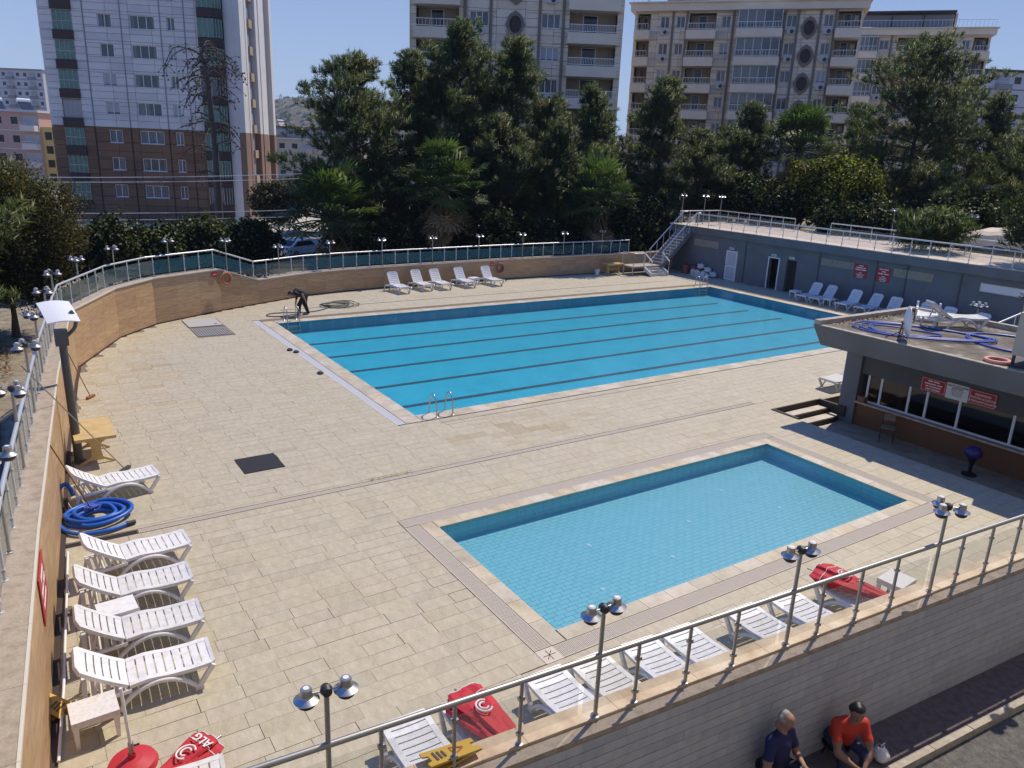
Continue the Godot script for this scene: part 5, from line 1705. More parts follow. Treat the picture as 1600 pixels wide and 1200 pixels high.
func window(t: Node3D, r: Rect2, panes: int, depth := .14, style := -1, glass: Material = null, frame: Material = null) -> void:
	# white frame, glass, and what hangs behind it
	if style < 0: style = rng.randi() % 6
	if frame == null: frame = M.white_paint
	var w := Node3D.new()
	put(w, "window", t)
	w.position = Vector3(r.position.x, r.position.y + 1.6, 0)
	var mb := MB.new()
	var f := .06
	var z0 := -depth - .05
	var z1 := -depth + .02
	mb.span(Vector3(0, 0, z0), Vector3(r.size.x, f, z1))
	mb.span(Vector3(0, r.size.y - f, z0), Vector3(r.size.x, r.size.y, z1))
	for i in panes + 1:
		var x: float = clampf(r.size.x * i / panes - f / 2, 0, r.size.x - f)
		mb.span(Vector3(x, f, z0), Vector3(x + f, r.size.y - f, z1))
	obj("frame", mb, frame, w)
	piece("pane", Vector3(f, f, -depth - .03), Vector3(r.size.x - f, r.size.y - f, -depth - .022), M.window_glass if glass == null else glass, w)
	piece("sill", Vector3(-.05, -.06, -depth), Vector3(r.size.x + .05, -.005, .06), M.far_white, w)
	var W := r.size.x
	var H := r.size.y
	match style:
		0: for a in [0.04, W - .34]: drape(w, a, .3, H, M.curtain)
		1: drape(w, .04, W - .08, H, M.curtain_b)
		2: drape(w, .04, W * .45, H, M.curtain)
		3: piece("shutter", Vector3(f, H * rr(.1, .4), -depth - .02), Vector3(W - f, H - f, -depth + .01), M.shutter, w)
		4: drape(w, W * .5, W * .42, H, M.curtain)
func drape(w: Node3D, x: float, wd: float, H: float, m: Material) -> void:
	var mb := MB.new()
	var n := maxi(2, int(wd / .1))
	for i in n:
		var a := x + wd * i / n
		mb.quad(Vector3(a, .02, -.36 - .05 * (i % 2)), Vector3(a + wd / n, .02, -.36 - .05 * ((i + 1) % 2)), Vector3(a + wd / n, H - .02, -.36 - .05 * ((i + 1) % 2)), Vector3(a, H - .02, -.36 - .05 * (i % 2)))
	obj("curtain", mb, m, w)
func rail_bars(t: Node3D, u0: float, u1: float, y: float, n: float, m: Material, h := .85, step := .16) -> void:
	var mb := MB.new()
	mb.span(Vector3(u0, y + 1.6 + h - .05, n - .03), Vector3(u1, y + 1.6 + h, n + .03))
	mb.span(Vector3(u0, y + 1.6 + .05, n - .02), Vector3(u1, y + 1.6 + .1, n + .02))
	var k := int((u1 - u0) / step)
	for i in k + 1:
		var x := u0 + (u1 - u0) * i / k
		mb.span(Vector3(x - .015, y + 1.6 + .1, n - .015), Vector3(x + .015, y + 1.6 + h - .05, n + .015))
	obj("balcony_rail", mb, m, t)
func ac_unit(label: String, t: Node3D, u: float, y: float, n: float) -> void:
	var a := Node3D.new()
	put(a, "air_conditioner", t)
	a.position = Vector3(u, y + 1.6, n)
	var mb := MB.new(); mb.box(Vector3(0, .27, .16), Vector3(.8, .54, .3)); obj("casing", mb, M.far_white, a)
	mb = MB.new(); mb.lathe([Vector2(.21, 0), Vector2(.21, .012), Vector2(0, .012)], Vector3(.12, .27, .31), 16, Basis(Vector3.RIGHT, PI / 2)); obj("fan", mb, M.steel_dark, a)
func oval(t: Node3D, u: float, y: float, rw: float, rh: float) -> void:
	var o := Node3D.new()
	put(o, "oval_window", t)
	o.position = Vector3(u, y + 1.6, 0)
	var ring := []
	var hole := []
	for i in 24:
		var a := TAU * i / 24
		var k := 1.45 + (.18 if i % 6 == 0 else 0.0)
		ring.append(Vector2(cos(a) * rw * k, sin(a) * rh * k))
		hole.append(Vector2(cos(a) * rw, sin(a) * rh))
	var mb := MB.new()
	for i in 24:
		var j := (i + 1) % 24
		var P := func(q: Vector2, n: float) -> Vector3: return Vector3(q.x, q.y, n)
		mb.quad(P.call(hole[i], .14), P.call(ring[i], .14), P.call(ring[j], .14), P.call(hole[j], .14))
		mb.quad(P.call(ring[i], 0), P.call(ring[j], 0), P.call(ring[j], .14), P.call(ring[i], .14))
		mb.quad(P.call(hole[j], 0), P.call(hole[i], 0), P.call(hole[i], .14), P.call(hole[j], .14))
	obj("surround", mb, M.stripe_brown, o)
	mb = MB.new(); mb.prism(hole, Vector3(0, 0, .018), Vector3.RIGHT, Vector3.UP, Vector3(0, 0, .02)); obj("dark_fill", mb, M.slab_brown, o)  # solid brown plate stands in for the dark opening

func make_tower() -> void:
	var t := facade_node("apartment_tower", "tall apartment tower, white panels above and brown panels below", Vector3(3.137, 0, -75.464), Vector2(.893, .449))
	var top := 27.0
	var H := 2.835
	var floors := []
	for k in range(-3, 6): floors.append(9.67 + k * H)       # sill heights of the window column
	var holes := []
	var wins := []
	for y in floors:
		for c in [[-1.95, -.63, 2], [1.18, 3.63, 3], [4.86, 5.64, 2]]:
			var r := Rect2(c[0], y, c[1] - c[0], 1.3)
			holes.append(r); wins.append([r, c[2]])
		holes.append(Rect2(-6.35, y - .45, 1.9, 1.85))
	cladding(t, Rect2(-7.7, 8.4, 15.6, top - 8.4), holes, 2.2, .71, [M.alu_white, M.alu_white, M.alu_white_b])
	cladding(t, Rect2(-7.7, -1.6, 15.6, 10.0), holes, 2.2, .945, [M.alu_brown, M.alu_brown, M.alu_brown_b])
	blk("core", t, -7.65, -1.6, 11.38, top - .1, -19.1, -2.8, M.far_grey)
	for y in floors: blk("floor_slab", t, -7.6, y - 1.15, 10.3, y - .95, -2.79, -.36, M.cement)
	blk("end_wall", t, 10.4, -1.6, 11.38, top, -2.79, -.62, M.alu_white)
	blk("end_wall", t, -7.69, -1.6, -7.61, top, -2.79, -.36, M.alu_white)
	blk("roof", t, -7.7, top + .002, 11.4, top + .4, -19.1, 0, M.cement)
	for w in wins: window(t, w[0], w[1])
	# vertical reveals
	for u in [-3.35, .3, 4.2, 6.6]:
		blk("rib", t, u - .05, 8.4, u + .05, top, .012, .05, M.joint_white)
		blk("rib", t, u - .05, -1.6, u + .05, 8.39, .012, .05, M.joint_brown)
	# left stack of glazed balconies
	var i := 0
	for y in floors:
		var b := Node3D.new()
		put(b, "glazed_balcony", t)
		b.position = Vector3(-6.35, y - .45 + 1.6, 0)
		piece("slab", Vector3(-.05, -.92, -.3), Vector3(1.95, -.03, .22), M.slab_brown, b)
		if i % 5 == 3: piece("shutter", Vector3(.03, .0, -.2), Vector3(1.87, 1.8, -.12), M.shutter, b)
		else:
			for k in 4: piece("pane", Vector3(.03 + k * .465, .02, .02), Vector3(.03 + k * .465 + .435, 1.82, .035), M.glass_green, b)
		for k in 5: piece("mullion", Vector3(k * .465, 0, .0), Vector3(k * .465 + .03, 1.83, .05), M.steel_dull, b)
		piece("rail", Vector3(0, .82, .036), Vector3(1.9, .87, .06), M.steel_dull, b)
		if i % 2: piece("blind", Vector3(.05, .3, -.3), Vector3(1.2, 1.8, -.28), M.curtain_b, b)
		i += 1
	# corner bay with green glass
	i = 0
	for y in floors:
		var b := Node3D.new()
		put(b, "glazed_balcony", t)
		b.position = Vector3(8.1, y - .5 + 1.6, 0)
		var mb := MB.new()
		var pl := [Vector2(0, -.6), Vector2(1.55, -.6), Vector2(2.3, 0), Vector2(2.3, .7), Vector2(0, .7)]
		var L := func(q: Vector2, h: float) -> Vector3: return Vector3(q.x, h, -q.y)
		mb.prism(pl, Vector3(0, -.45, 0), Vector3(1, 0, 0), Vector3(0, 0, -1), Vector3(0, .86, 0))
		obj("slab", mb, M.slab_brown, b)
		var pts := [Vector2(0, -.55), Vector2(1.53, -.55), Vector2(2.26, .02)]
		for k in 2:
			mb = MB.new()
			mb.bar(L.call(pts[k], .95), L.call(pts[k + 1], .95), .02, 1.84)
			obj("pane", mb, M.glass_green if i % 4 else M.window_glass, b)
			for s in 4:
				var q: Vector2 = pts[k].lerp(pts[k + 1], s / 3.0)
				piece("mullion", L.call(q, .03) - Vector3(.02, 0, -.0), L.call(q, 1.87) + Vector3(.02, 0, .04), M.steel_dull, b)
		if i % 3 == 0: piece("blind", Vector3(.1, .3, .2), Vector3(1.4, 1.85, .22), M.curtain_b, b)
		i += 1
	# lit side face: white ribs with shade between them painted as a grey sheet, brown below
	for q in [[0.0, 2.3, 0], [2.6, 3.5, 0], [4.6, 6.0, 1], [8.2, 9.6, 0], [10.2, 13.2, 0], [15.2, 16.2, 1], [17.0, 18.4, 0]]:
		for lv in [[8.4, top], [-1.6, 8.39]]:
			var w := lv[0] > 0 as bool
			var m: Material = (M.cream_wall if q[2] else M.alu_white) if w else (M.tan_wall if q[2] else M.side_brown)
			piece("side_panel", Vector3(11.4, lv[0] + 1.6, -q[1] - .6), Vector3(11.55 + (0.0 if q[2] else .5), lv[1] + 1.6, -q[0] - .6), m, t)
	piece("side_shade_sheet", Vector3(11.382, 0, -19.1), Vector3(11.402, top + 1.5, -.62), M.far_grey, t)
	for y in floors:
		for q in [[6.2, 8.0], [13.4, 15.0]]:
			piece("side_slab", Vector3(11.4, y - 1.2 + 1.6, -q[1] - .6), Vector3(11.75, y - .3 + 1.6, -q[0] - .6), M.tan_wall, t)

func make_beige(called: String, label: String, O: Vector3, u: Vector2, cfg: Dictionary) -> void:
	# cream stone apartment house with brown pilaster stripes, oval stair windows and corner balconies
	var t := facade_node(called, label, O, u, "cream apartment houses beyond the trees")
	var H: float = cfg.H
	var holes := []
	var wins := []
	var bals := []
	for k in cfg.floors:
		var y: float = cfg.y0 - k * H
		for c in cfg.wins: 
			var r := Rect2(c[0], y, c[1] - c[0], 1.2)
			holes.append(r); wins.append([r, k])
		for c in cfg.bals:
			var r := Rect2(c[0], y - .35, c[1] - c[0], 1.85)
			holes.append(r); bals.append([r, k, c[2]])
	var U0: float = cfg.u0
	var U1: float = cfg.u1
	cladding(t, Rect2(U0, cfg.low, U1 - U0, cfg.top - cfg.low), holes, 2.6, H / 4.0, [M.stone_beige, M.stone_beige, M.stone_beige_b, M.stone_beige_c])
	blk("core", t, U0 + .05, -1.6, U1 - .05, cfg.top - .1, -16, -3.0, M.tan_wall)
	for k in cfg.floors: blk("floor_slab", t, U0 + .1, cfg.y0 - k * H - 1.2, U1 - .1, cfg.y0 - k * H - 1.0, -2.99, -.4, M.cement)
	blk("side_wall", t, U1 - .04, -1.6, U1 + .1, cfg.top - .1, -16, -.36, M.stone_beige_b)
	blk("side_wall", t, U0 - .1, -1.6, U0 + .04, cfg.top - .1, -16, -.36, M.tan_wall)
	for s in cfg.stripes: blk("pilaster", t, s - .13, cfg.low, s + .13, cfg.top - .05, .01, .12, M.stripe_brown)
	blk("cornice", t, U0 - .5, cfg.top, U1 + .5, cfg.top + .75, -16.3, .55, M.stone_beige)
	blk("cornice_lip", t, U0 - .7, cfg.top + .752, U1 + .7, cfg.top + .9, -16.5, .75, M.stone_beige_b)
	rail_bars(t, U0 - .3, U1 + .3, cfg.top + .9, .3, M.rail_paint, 1.0, .5)
	blk("roof_room", t, U0 + 3, cfg.top + .9, U1 - 4, cfg.top + 3.2, -12, -3, M.stone_beige_b)
	for w in wins:
		var r: Rect2 = w[0]
		window(t, r, 3 if r.size.x > 1.3 else 2)
		if rng.randf() < cfg.ac: ac_unit("", t, r.get_center().x, r.position.y - .75, .02)
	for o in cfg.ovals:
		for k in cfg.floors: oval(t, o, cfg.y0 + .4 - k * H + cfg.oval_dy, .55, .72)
	for q in bals:
		var r: Rect2 = q[0]
		var b := Node3D.new()
		put(b, "balcony", t)
		b.position = Vector3(r.position.x, r.position.y + 1.6, 0)
		var W: float = r.size.x
		var out: float = q[2]
		piece("recess_back", Vector3(0, 0, -1.58), Vector3(W, 1.85, -1.5), M.tan_wall, b)
		piece("floor_slab", Vector3(-.15, -.92, -1.55), Vector3(W + .15, -.01, out), M.stone_beige, b)
		var style: int = (q[1] * 3 + int(r.position.x * 2)) % 3
		if style == 0:
			for k in 5: piece("pane", Vector3(W * k / 5.0 + .02, .03, out - .1), Vector3(W * (k + 1) / 5.0 - .02, 1.8, out - .08), M.window_glass, b)
			for k in 6: piece("mullion", Vector3(W * k / 5.0 - .025, .0, out - .12), Vector3(W * k / 5.0 + .025, 1.83, out - .05), M.rail_paint, b)
			piece("blind", Vector3(.05, .5 + .3 * (q[1] % 2), out - .3), Vector3(W * .6, 1.8, out - .28), M.curtain, b)
			for x in [0.0, W]: piece("side_pane", Vector3(x - .01, .03, .02), Vector3(x + .01, 1.8, out - .13), M.window_glass, b)
			piece("balcony_roof", Vector3(-.15, 1.84, .02), Vector3(W + .15, 1.93, out), M.stone_beige, b)
		else:
			piece("balcony_door", Vector3(W * .3, .02, -1.49), Vector3(W * .62, 1.75, -1.44), M.white_paint, b)
			piece("door_pane", Vector3(W * .32, .06, -1.438), Vector3(W * .6, 1.7, -1.43), M.car_glass, b)
			if style == 2: piece("air_conditioner", Vector3(W * .74, 1.1, -1.49), Vector3(W * .95, 1.6, -1.2), M.far_white, b)
		var mb := MB.new()
		for y in [.06, .62]: mb.span(Vector3(.0, y, out - .04), Vector3(W, y + .05, out))
		var n := int(W / (.14 if style == 1 else .3))
		for k in n + 1: mb.span(Vector3(W * k / n - .015, .1, out - .035), Vector3(W * k / n + .015, .62, out - .005))
		obj("balcony_rail", mb, M.rail_paint, b)

func block_house(called: String, label: String, O: Vector3, u: Vector2, w: float, y1: float, depth: float, H: float, wall: Material, slab: Material, cols: int, roof: Material) -> Node3D:
	var t := facade_node(called, label, O, u, "")
	blk("wall", t, 0, -1.6, w, y1, -depth, -.5, wall)
	var fl := int((y1 + 1.6) / H)
	for k in fl:
		var y := y1 - (k + 1) * H + .9
		if y < -1: continue
		for c in cols:
			var cw := w / cols
			var x := c * cw
			var bay := (c % 3 == 1)
			if bay:
				blk("balcony", t, x + .1, y - .95, x + cw - .1, y - .05, -.5, .7, slab)
				blk("recess_sheet", t, x + .15, y, x + cw - .15, y + 1.5, -.498, -.44, M.curtain_b)  # flat grey sheet stands in for the shaded depth of a balcony
				rail_bars(t, x + .1, x + cw - .1, y - .06, .66, M.rail_paint, .4, .5)
			else:
				var wn := Node3D.new()
				put(wn, "window", t)
				wn.position = Vector3(x + cw * .25, y + 1.6, -.5)
				piece("frame", Vector3(0, 0, 0), Vector3(cw * .5, 1.3, .05), M.far_white, wn)
				piece("pane", Vector3(.08, .08, .051), Vector3(cw * .5 - .08, 1.22, .06), M.car_glass, wn)
	for k in range(1, fl): blk("floor_band", t, -.02, y1 - k * H - .08, w + .02, y1 - k * H + .08, -.499, -.4, slab)
	blk("roof", t, -.4, y1 + .002, w + .4, y1 + .35, -depth - .4, .1, roof)
	return t

func solar_rack(label: String, at: Vector3, turn: float) -> void:
	var t := thing("solar_heater", label, "solar water heater", at, turn, "solar water heaters on far roofs")
	var mb := MB.new(); mb.box(Vector3(0, .7, 0), Vector3(2.0, .08, 2.0), Basis(Vector3.RIGHT, .75)); obj("panel", mb, M.solar, t)
	mb = MB.new(); mb.tube([Vector3(-1.0, 1.6, -.8), Vector3(1.0, 1.6, -.8)], .32, .32, 12); obj("tank", mb, M.white_sheet, t)
	mb = MB.new()
	for s in [-1, 1]:
		mb.bar(Vector3(s * .9, 0, -.8), Vector3(s * .9, 1.5, -.8), .06, .06); mb.bar(Vector3(s * .9, 0, .7), Vector3(s * .9, .1, .75), .06, .06)
	obj("stand", mb, M.steel_dull, t)

func make_buildings() -> void:
	make_tower()
	make_beige("apartment_house", "cream apartment house with oval windows straight beyond the pines", Vector3(31.516, 0, -44.341), Vector2(.832, .555), {"H": 2.75, "y0": 18.38, "floors": range(-1, 5), "low": 4.0, "top": 23.4, "u0": -9.3, "u1": 9.9, "wins": [[-3.9, -2.22], [2.57, 4.27]], "bals": [[-8.75, -4.9, .9], [5.1, 9.4, .9]], "stripes": [-4.35, -2.02, 2.4, 4.55], "ovals": [.2], "oval_dy": -.2, "ac": .25})
	make_beige("apartment_house", "cream apartment house with a column of oval windows right of the gap of sky", Vector3(61.097, 0, -44.474), Vector2(.62, .785), {"H": 2.8, "y0": 21.6, "floors": range(0, 6), "low": 5.0, "top": 23.3, "u0": -11.5, "u1": 12.5, "wins": [[-8.6, -7.6], [-6.82, -5.88], [-1.84, -.9], [4.94, 5.99], [8.71, 9.65]], "bals": [[-11.2, -9.75, 1.2], [-5.4, -2.5, 1.2], [.05, 4.5, 1.9], [10.05, 12.3, 1.6]], "stripes": [-7.2, -5.65, -.62, 4.72, 6.1, 8.35, 9.85], "ovals": [7.3], "oval_dy": -.5, "ac": .4})
	make_beige("apartment_house", "farther cream apartment house with a dark covered roof terrace", Vector3(100.605, 0, -45.956), Vector2(.62, .785), {"H": 2.95, "y0": 23.3, "floors": range(0, 6), "low": 5.0, "top": 25.1, "u0": -9.5, "u1": 7.6, "wins": [[-6.1, -4.9], [1.6, 2.8], [4.2, 5.2]], "bals": [[-9.2, -6.5, 1.3], [-3.8, .95, 1.9], [5.6, 7.4, 1.3]], "stripes": [-6.35, -4.6, 1.3, 3.2], "ovals": [], "oval_dy": 0.0, "ac": .3})
	var t := get_node("apartment_house_002")
	blk("roof_canopy", t, -9.0, 28.0, 3.0, 28.3, -10, -.4, M.slab_brown)
	for x in [-8.8, -5, -1, 2.8]: blk("canopy_post", t, x, 26.0, x + .15, 28.0, -.8, -.6, M.slab_brown)
	blk("roof_screen", t, -8.8, 26.4, 2.8, 27.9, -1.4, -1.3, M.far_grey)
	# roof canopies of the second house
	t = get_node("apartment_house_001")
	blk("roof_canopy", t, -10.5, 26.4, -3.0, 26.6, -9, -.6, M.stone_beige_b)
	for x in [-10.3, -7, -3.3]: blk("canopy_post", t, x, 24.2, x + .12, 26.4, -.8, -.68, M.steel_dull)
	block_house("far_apartments", "grey and white apartment block at the right edge behind the pines", Vector3(139.2, 0, -57.7), Vector2(.85, .53), 22, 24.5, 14, 2.9, M.far_white, M.far_grey, 8, M.slab_brown)
	block_house("far_apartments", "distant pale apartment block behind the tower at the left edge", Vector3(-16, 0, -327), Vector2(.83, .56), 30, 28.0, 16, 3.1, M.far_white, M.far_grey, 12, M.far_grey)
	t = block_house("pink_house", "pink apartment house at the left edge with striped balconies", Vector3(-13.5, 0, -141.5), Vector2(.83, .56), 13.2, 10.6, 12, 2.9, M.pink_wall, M.curtain, 5, M.far_white)
	blk("end_bay", t, 13.202, -1.6, 15.5, 8.4, -10, -.9, M.yellow_wall)
	for k in 4: blk("end_window", t, 13.8, -.2 + k * 2.2, 14.9, 1.0 + k * 2.2, -.899, -.85, M.car_glass)
	t = block_house("yellow_balcony_house", "cream house with small yellow balconies right of the tower", Vector3(40.5, 0, -167.5), Vector2(.83, .56), 26, 8.2, 14, 2.95, M.cream_wall, M.cream_wall, 9, M.far_white)
	for k in 4: blk("yellow_balcony", t, 2.0, 5.6 - k * 2.95, 5.4, 6.7 - k * 2.95, -.5, .9, M.yellow_wall)
	block_house("roof_house", "grey-brown house with solar panels on its roof, right of the tower", Vector3(56, 0, -240), Vector2(.83, .56), 40, 12.0, 14, 3.0, M.far_grey, M.stripe_brown, 13, M.brick_red)
	for i in 5: solar_rack("solar water heater %s on the flat roof right of the tower" % ["nearest the tower", "second from the tower", "third from the tower", "fourth from the tower", "farthest from the tower"][i], Vector3(58.5 + i * 2.7, 12.4, -244 + i * 1.8), .2)
	for i in 3: solar_rack("solar water heater on the pink house roof, %s" % ["leftmost", "middle one", "rightmost"][i], Vector3(-11.5 + i * 4, 11.0, -146 + i * 2.6), .3)
	# hills and mast
	var f := FastNoiseLite.new()
	f.seed = 4
	f.frequency = .004
	var mb := MB.new()
	var G := func(i: int, j: int) -> Vector3:
		var x := 40.0 + i * 24.0
		var z := -1250.0 + j * 22.0
		var r := exp(-pow((x - 300) / 190.0, 2)) * 48 + exp(-pow((x - 560) / 220.0, 2)) * 46
		var e := smoothstep(0, 1, 1 - absf(j - 8) / 8.5)
		return Vector3(x, -3 + e * (r + 14 * f.get_noise_2d(x, z) + 3 * f.get_noise_2d(x * 8, z * 8)), z + x * .55 - 120)
	for i in 34:
		for j in 16:
			mb.quad(G.call(i, j + 1), G.call(i + 1, j + 1), G.call(i + 1, j), G.call(i, j))
	kind(obj("hill", mb, M.hill_scrub), "structure", "dry scrubby hill on the horizon right of the tower")
	var p := thing("pylon", "tiny lattice power mast on the hill top", "pylon", Vector3(300, 44, -985))
	mb = MB.new()
	for s in [[-1, -1], [-1, 1], [1, -1], [1, 1]]: mb.tube([Vector3(s[0] * 3, 0, s[1] * 3), Vector3(s[0] * .6, 20, s[1] * .6)], .25, .2, 5)
	for k in 6: mb.tube([Vector3(-3 + k * .4, k * 3.3, 0), Vector3(3 - k * .4 - .4, k * 3.3 + 3.3, 0)], .15, .15, 5)
	obj("mast", mb, M.steel_dull, p)
	mb = MB.new()
	for y in [14, 17.5]: mb.tube([Vector3(-6, y, 0), Vector3(6, y, 0)], .25, .25, 5)
	obj("cross_arm", mb, M.steel_dull, p)
	# cables across the view on the left, hung between two poles
	var poles := [Vector3(-12.5, -1.6, -53.5), Vector3(26, -1.6, -29.8)]
	var names := ["behind the big shrub", "hidden among the palms"]
	for i in 2:
		var o := thing("utility_pole", "thin grey cable pole " + names[i], "pole", poles[i], 0, "cable poles")
		mb = MB.new(); mb.tube([Vector3.ZERO, Vector3(0, 7.6, 0)], .11, .08, 10); obj("shaft", mb, M.pole_grey, o)
		mb = MB.new(); mb.tube([Vector3(-.6, 6.6, 0), Vector3(.6, 6.6, 0)], .04); obj("cross_arm", mb, M.pole_grey, o)
	var k := 0
	for h in [4.2, 3.85, 1.55, 1.05, .35]:
		mb = MB.new()
		var pts := []
		for i in 25:
			var s := i / 24.0
			var q: Vector3 = poles[0].lerp(poles[1], s)
			pts.append(Vector3(q.x, h + s * 2.9 - 1.6 * 4 * s * (1 - s) * .35, q.z))
		mb.tube(pts, .022, .022, 5)
		tag(obj("cable", mb, M.white_paint), "%s pale cable strung in front of the brown tower base" % ["highest", "second highest", "middle", "second lowest", "lowest"][k], "cable", "cables in front of the tower")
		k += 1
	# the house the picture is taken from: it stands behind the viewer and shades the street from the open sky
	var hn := thing("apartment_house", "tall cream apartment house across the street behind the viewer", "building", Vector3(-2, -.78, 27.5))
	mb = MB.new(); mb.span(Vector3(-24, 0, -6.4), Vector3(22, 21, 6)); obj("wall", mb, M.stone_beige, hn)
	mb = MB.new(); mb.span(Vector3(-24.4, 21.002, -6.9), Vector3(22.4, 21.5, 6.4)); obj("roof", mb, M.cement, hn)
	for fl in 7:
		for c in 11: piece("window", Vector3(-22 + c * 4, 1.2 + fl * 2.9, -6.43), Vector3(-20.4 + c * 4, 2.5 + fl * 2.9, -6.402), M.car_glass, hn)
	# scrub dotted over the hill
	mb = MB.new()
	for i in 1500:
		var q: Vector3 = G.call(rng.randi_range(4, 24), rng.randi_range(6, 13)) + Vector3(rr(-12, 12), 0, rr(-11, 11))
		var sz := rr(1.2, 3.4)
		var g := rr(.5, 1.0)
		mb.col = Color(g, g, g * .9)
		for h in 5:
			var a := TAU * h / 5
			var e := TAU * (h + 1) / 5
			var A := q + Vector3(cos(a) * sz, -.5, sin(a) * sz)
			var B := q + Vector3(cos(e) * sz, -.5, sin(e) * sz)
			var T := q + Vector3(rr(-.5, .5), sz * rr(.9, 1.4), rr(-.5, .5))
			var nn := ((A + B) / 2 - q + Vector3.UP * sz).normalized()
			mb.tri(B, A, T, nn, nn, nn)
	kind(tag(obj("hill_bushes", mb, M.leaf_dark), "dark scrub dotted over the far hill", ""), "stuff")

func make_car(label: String, at: Vector3, turn: float, paint: Material) -> void:
	var t := thing("parked_car", label, "car", at, turn, "cars parked on the far street")
	var mb := MB.new()
	var side := [Vector2(-2.05, .35), Vector2(2.0, .35), Vector2(2.08, .6), Vector2(1.98, .78), Vector2(1.1, .92), Vector2(.55, 1.36), Vector2(.2, 1.43), Vector2(-1.1, 1.42), Vector2(-1.75, .98), Vector2(-2.08, .92), Vector2(-2.12, .6)]
	mb.prism(side, Vector3.ZERO, Vector3.RIGHT, Vector3.UP, Vector3(0, 0, 1.66))
	obj("body", mb, paint, t)
	for s in [-1, 1]:
		mb = MB.new()
		mb.prism([Vector2(-1.5, .96), Vector2(.95, .96), Vector2(.5, 1.32), Vector2(-1.05, 1.35)], Vector3(0, 0, s * .835), Vector3.RIGHT, Vector3.UP, Vector3(0, 0, .012))
		obj("side_window", mb, M.car_glass, t)
		mb = MB.new(); mb.box(Vector3(2.04, .66, s * .58), Vector3(.08, .14, .34)); obj("headlight", mb, M.white_sheet, t)
		mb = MB.new(); mb.box(Vector3(-2.09, .8, s * .62), Vector3(.06, .18, .3)); obj("tail_light", mb, M.red_plastic, t)
		for x in [-1.3, 1.3]:
			mb = MB.new(); mb.lathe([Vector2(0, -.1), Vector2(.31, -.1), Vector2(.31, .1), Vector2(0, .1)], Vector3(x, .31, s * .76), 18, Basis(Vector3.RIGHT, PI / 2))
			var w := obj("wheel", mb, M.rubber, t)
			mb = MB.new(); mb.lathe([Vector2(.2, -.11), Vector2(.2, .11), Vector2(0, .12)], Vector3(x, .31, s * .76), 14, Basis(Vector3.RIGHT, s * PI / 2)); obj("rim", mb, M.steel_dull, w)
	mb = MB.new(); mb.hexa([Vector3(.62, 1.33, .7), Vector3(1.08, .95, .74), Vector3(1.08, .95, -.74), Vector3(.62, 1.33, -.7), Vector3(.64, 1.345, .7), Vector3(1.1, .965, .74), Vector3(1.1, .965, -.74), Vector3(.64, 1.345, -.7)]); obj("windscreen", mb, M.car_glass, t)
	mb = MB.new(); mb.hexa([Vector3(-1.72, 1.0, .7), Vector3(-1.18, 1.38, .68), Vector3(-1.18, 1.38, -.68), Vector3(-1.72, 1.0, -.7), Vector3(-1.74, 1.02, .7), Vector3(-1.2, 1.4, .68), Vector3(-1.2, 1.4, -.68), Vector3(-1.74, 1.02, -.7)]); obj("rear_window", mb, M.car_glass, t)

# ---------- plants
var tuft_pine: ArrayMesh
var tuft_leaf: ArrayMesh
var tuft_fine: ArrayMesh
func make_tufts() -> void:
	# a twig with needles, a spray of small leaves, a spray of fine leaves
	var mb := MB.new()
	for i in 20:
		var a := rr(0, TAU)
		var s := rr(-.1, 1.0)
		var base := Vector3(0, s * .22, 0)
		var d := (Vector3(cos(a), rr(.25, 1.3), sin(a))).normalized()
		var tip := base + d * rr(.15, .25)
		var w := d.cross(Vector3(rr(-1, 1), rr(-1, 1), rr(-1, 1))).normalized() * .017
		var nn := (d * .7 + Vector3.UP * .55).normalized()
		mb.tri(base - w, base + w, tip, nn, nn, nn)
	tuft_pine = mb.mesh()
	mb = MB.new()
	for i in 12:
		leaf(mb, Vector3(rr(-.16, .16), rr(-.1, .2), rr(-.16, .16)), Vector3(rr(-1, 1), rr(-.5, .7), rr(-1, 1)).normalized(), rr(.08, .13), rr(.028, .045))
	tuft_leaf = mb.mesh()
	mb = MB.new()
	for i in 14:
		leaf(mb, Vector3(rr(-.1, .1), rr(-.1, .25), rr(-.1, .1)), Vector3(rr(-1, 1), rr(-.3, 1.2), rr(-1, 1)).normalized(), rr(.06, .10), rr(.013, .021))
	tuft_fine = mb.mesh()
func leaf(mb: MB, p: Vector3, d: Vector3, len: float, w: float) -> void:
	var s := d.cross(Vector3(rr(-1, 1), rr(-1, 1), rr(-1, 1))).normalized() * w
	var nn := d.cross(s).normalized()
	if nn.y < 0: nn = -nn
	nn = (nn * .5 + p.normalized() * .5 + Vector3.UP * .35).normalized()
	var m := p + d * len * .5 + nn * len * .08
	mb.tri(p, m + s, p + d * len, nn, nn, nn)
	mb.tri(p, p + d * len, m - s, nn, nn, nn)
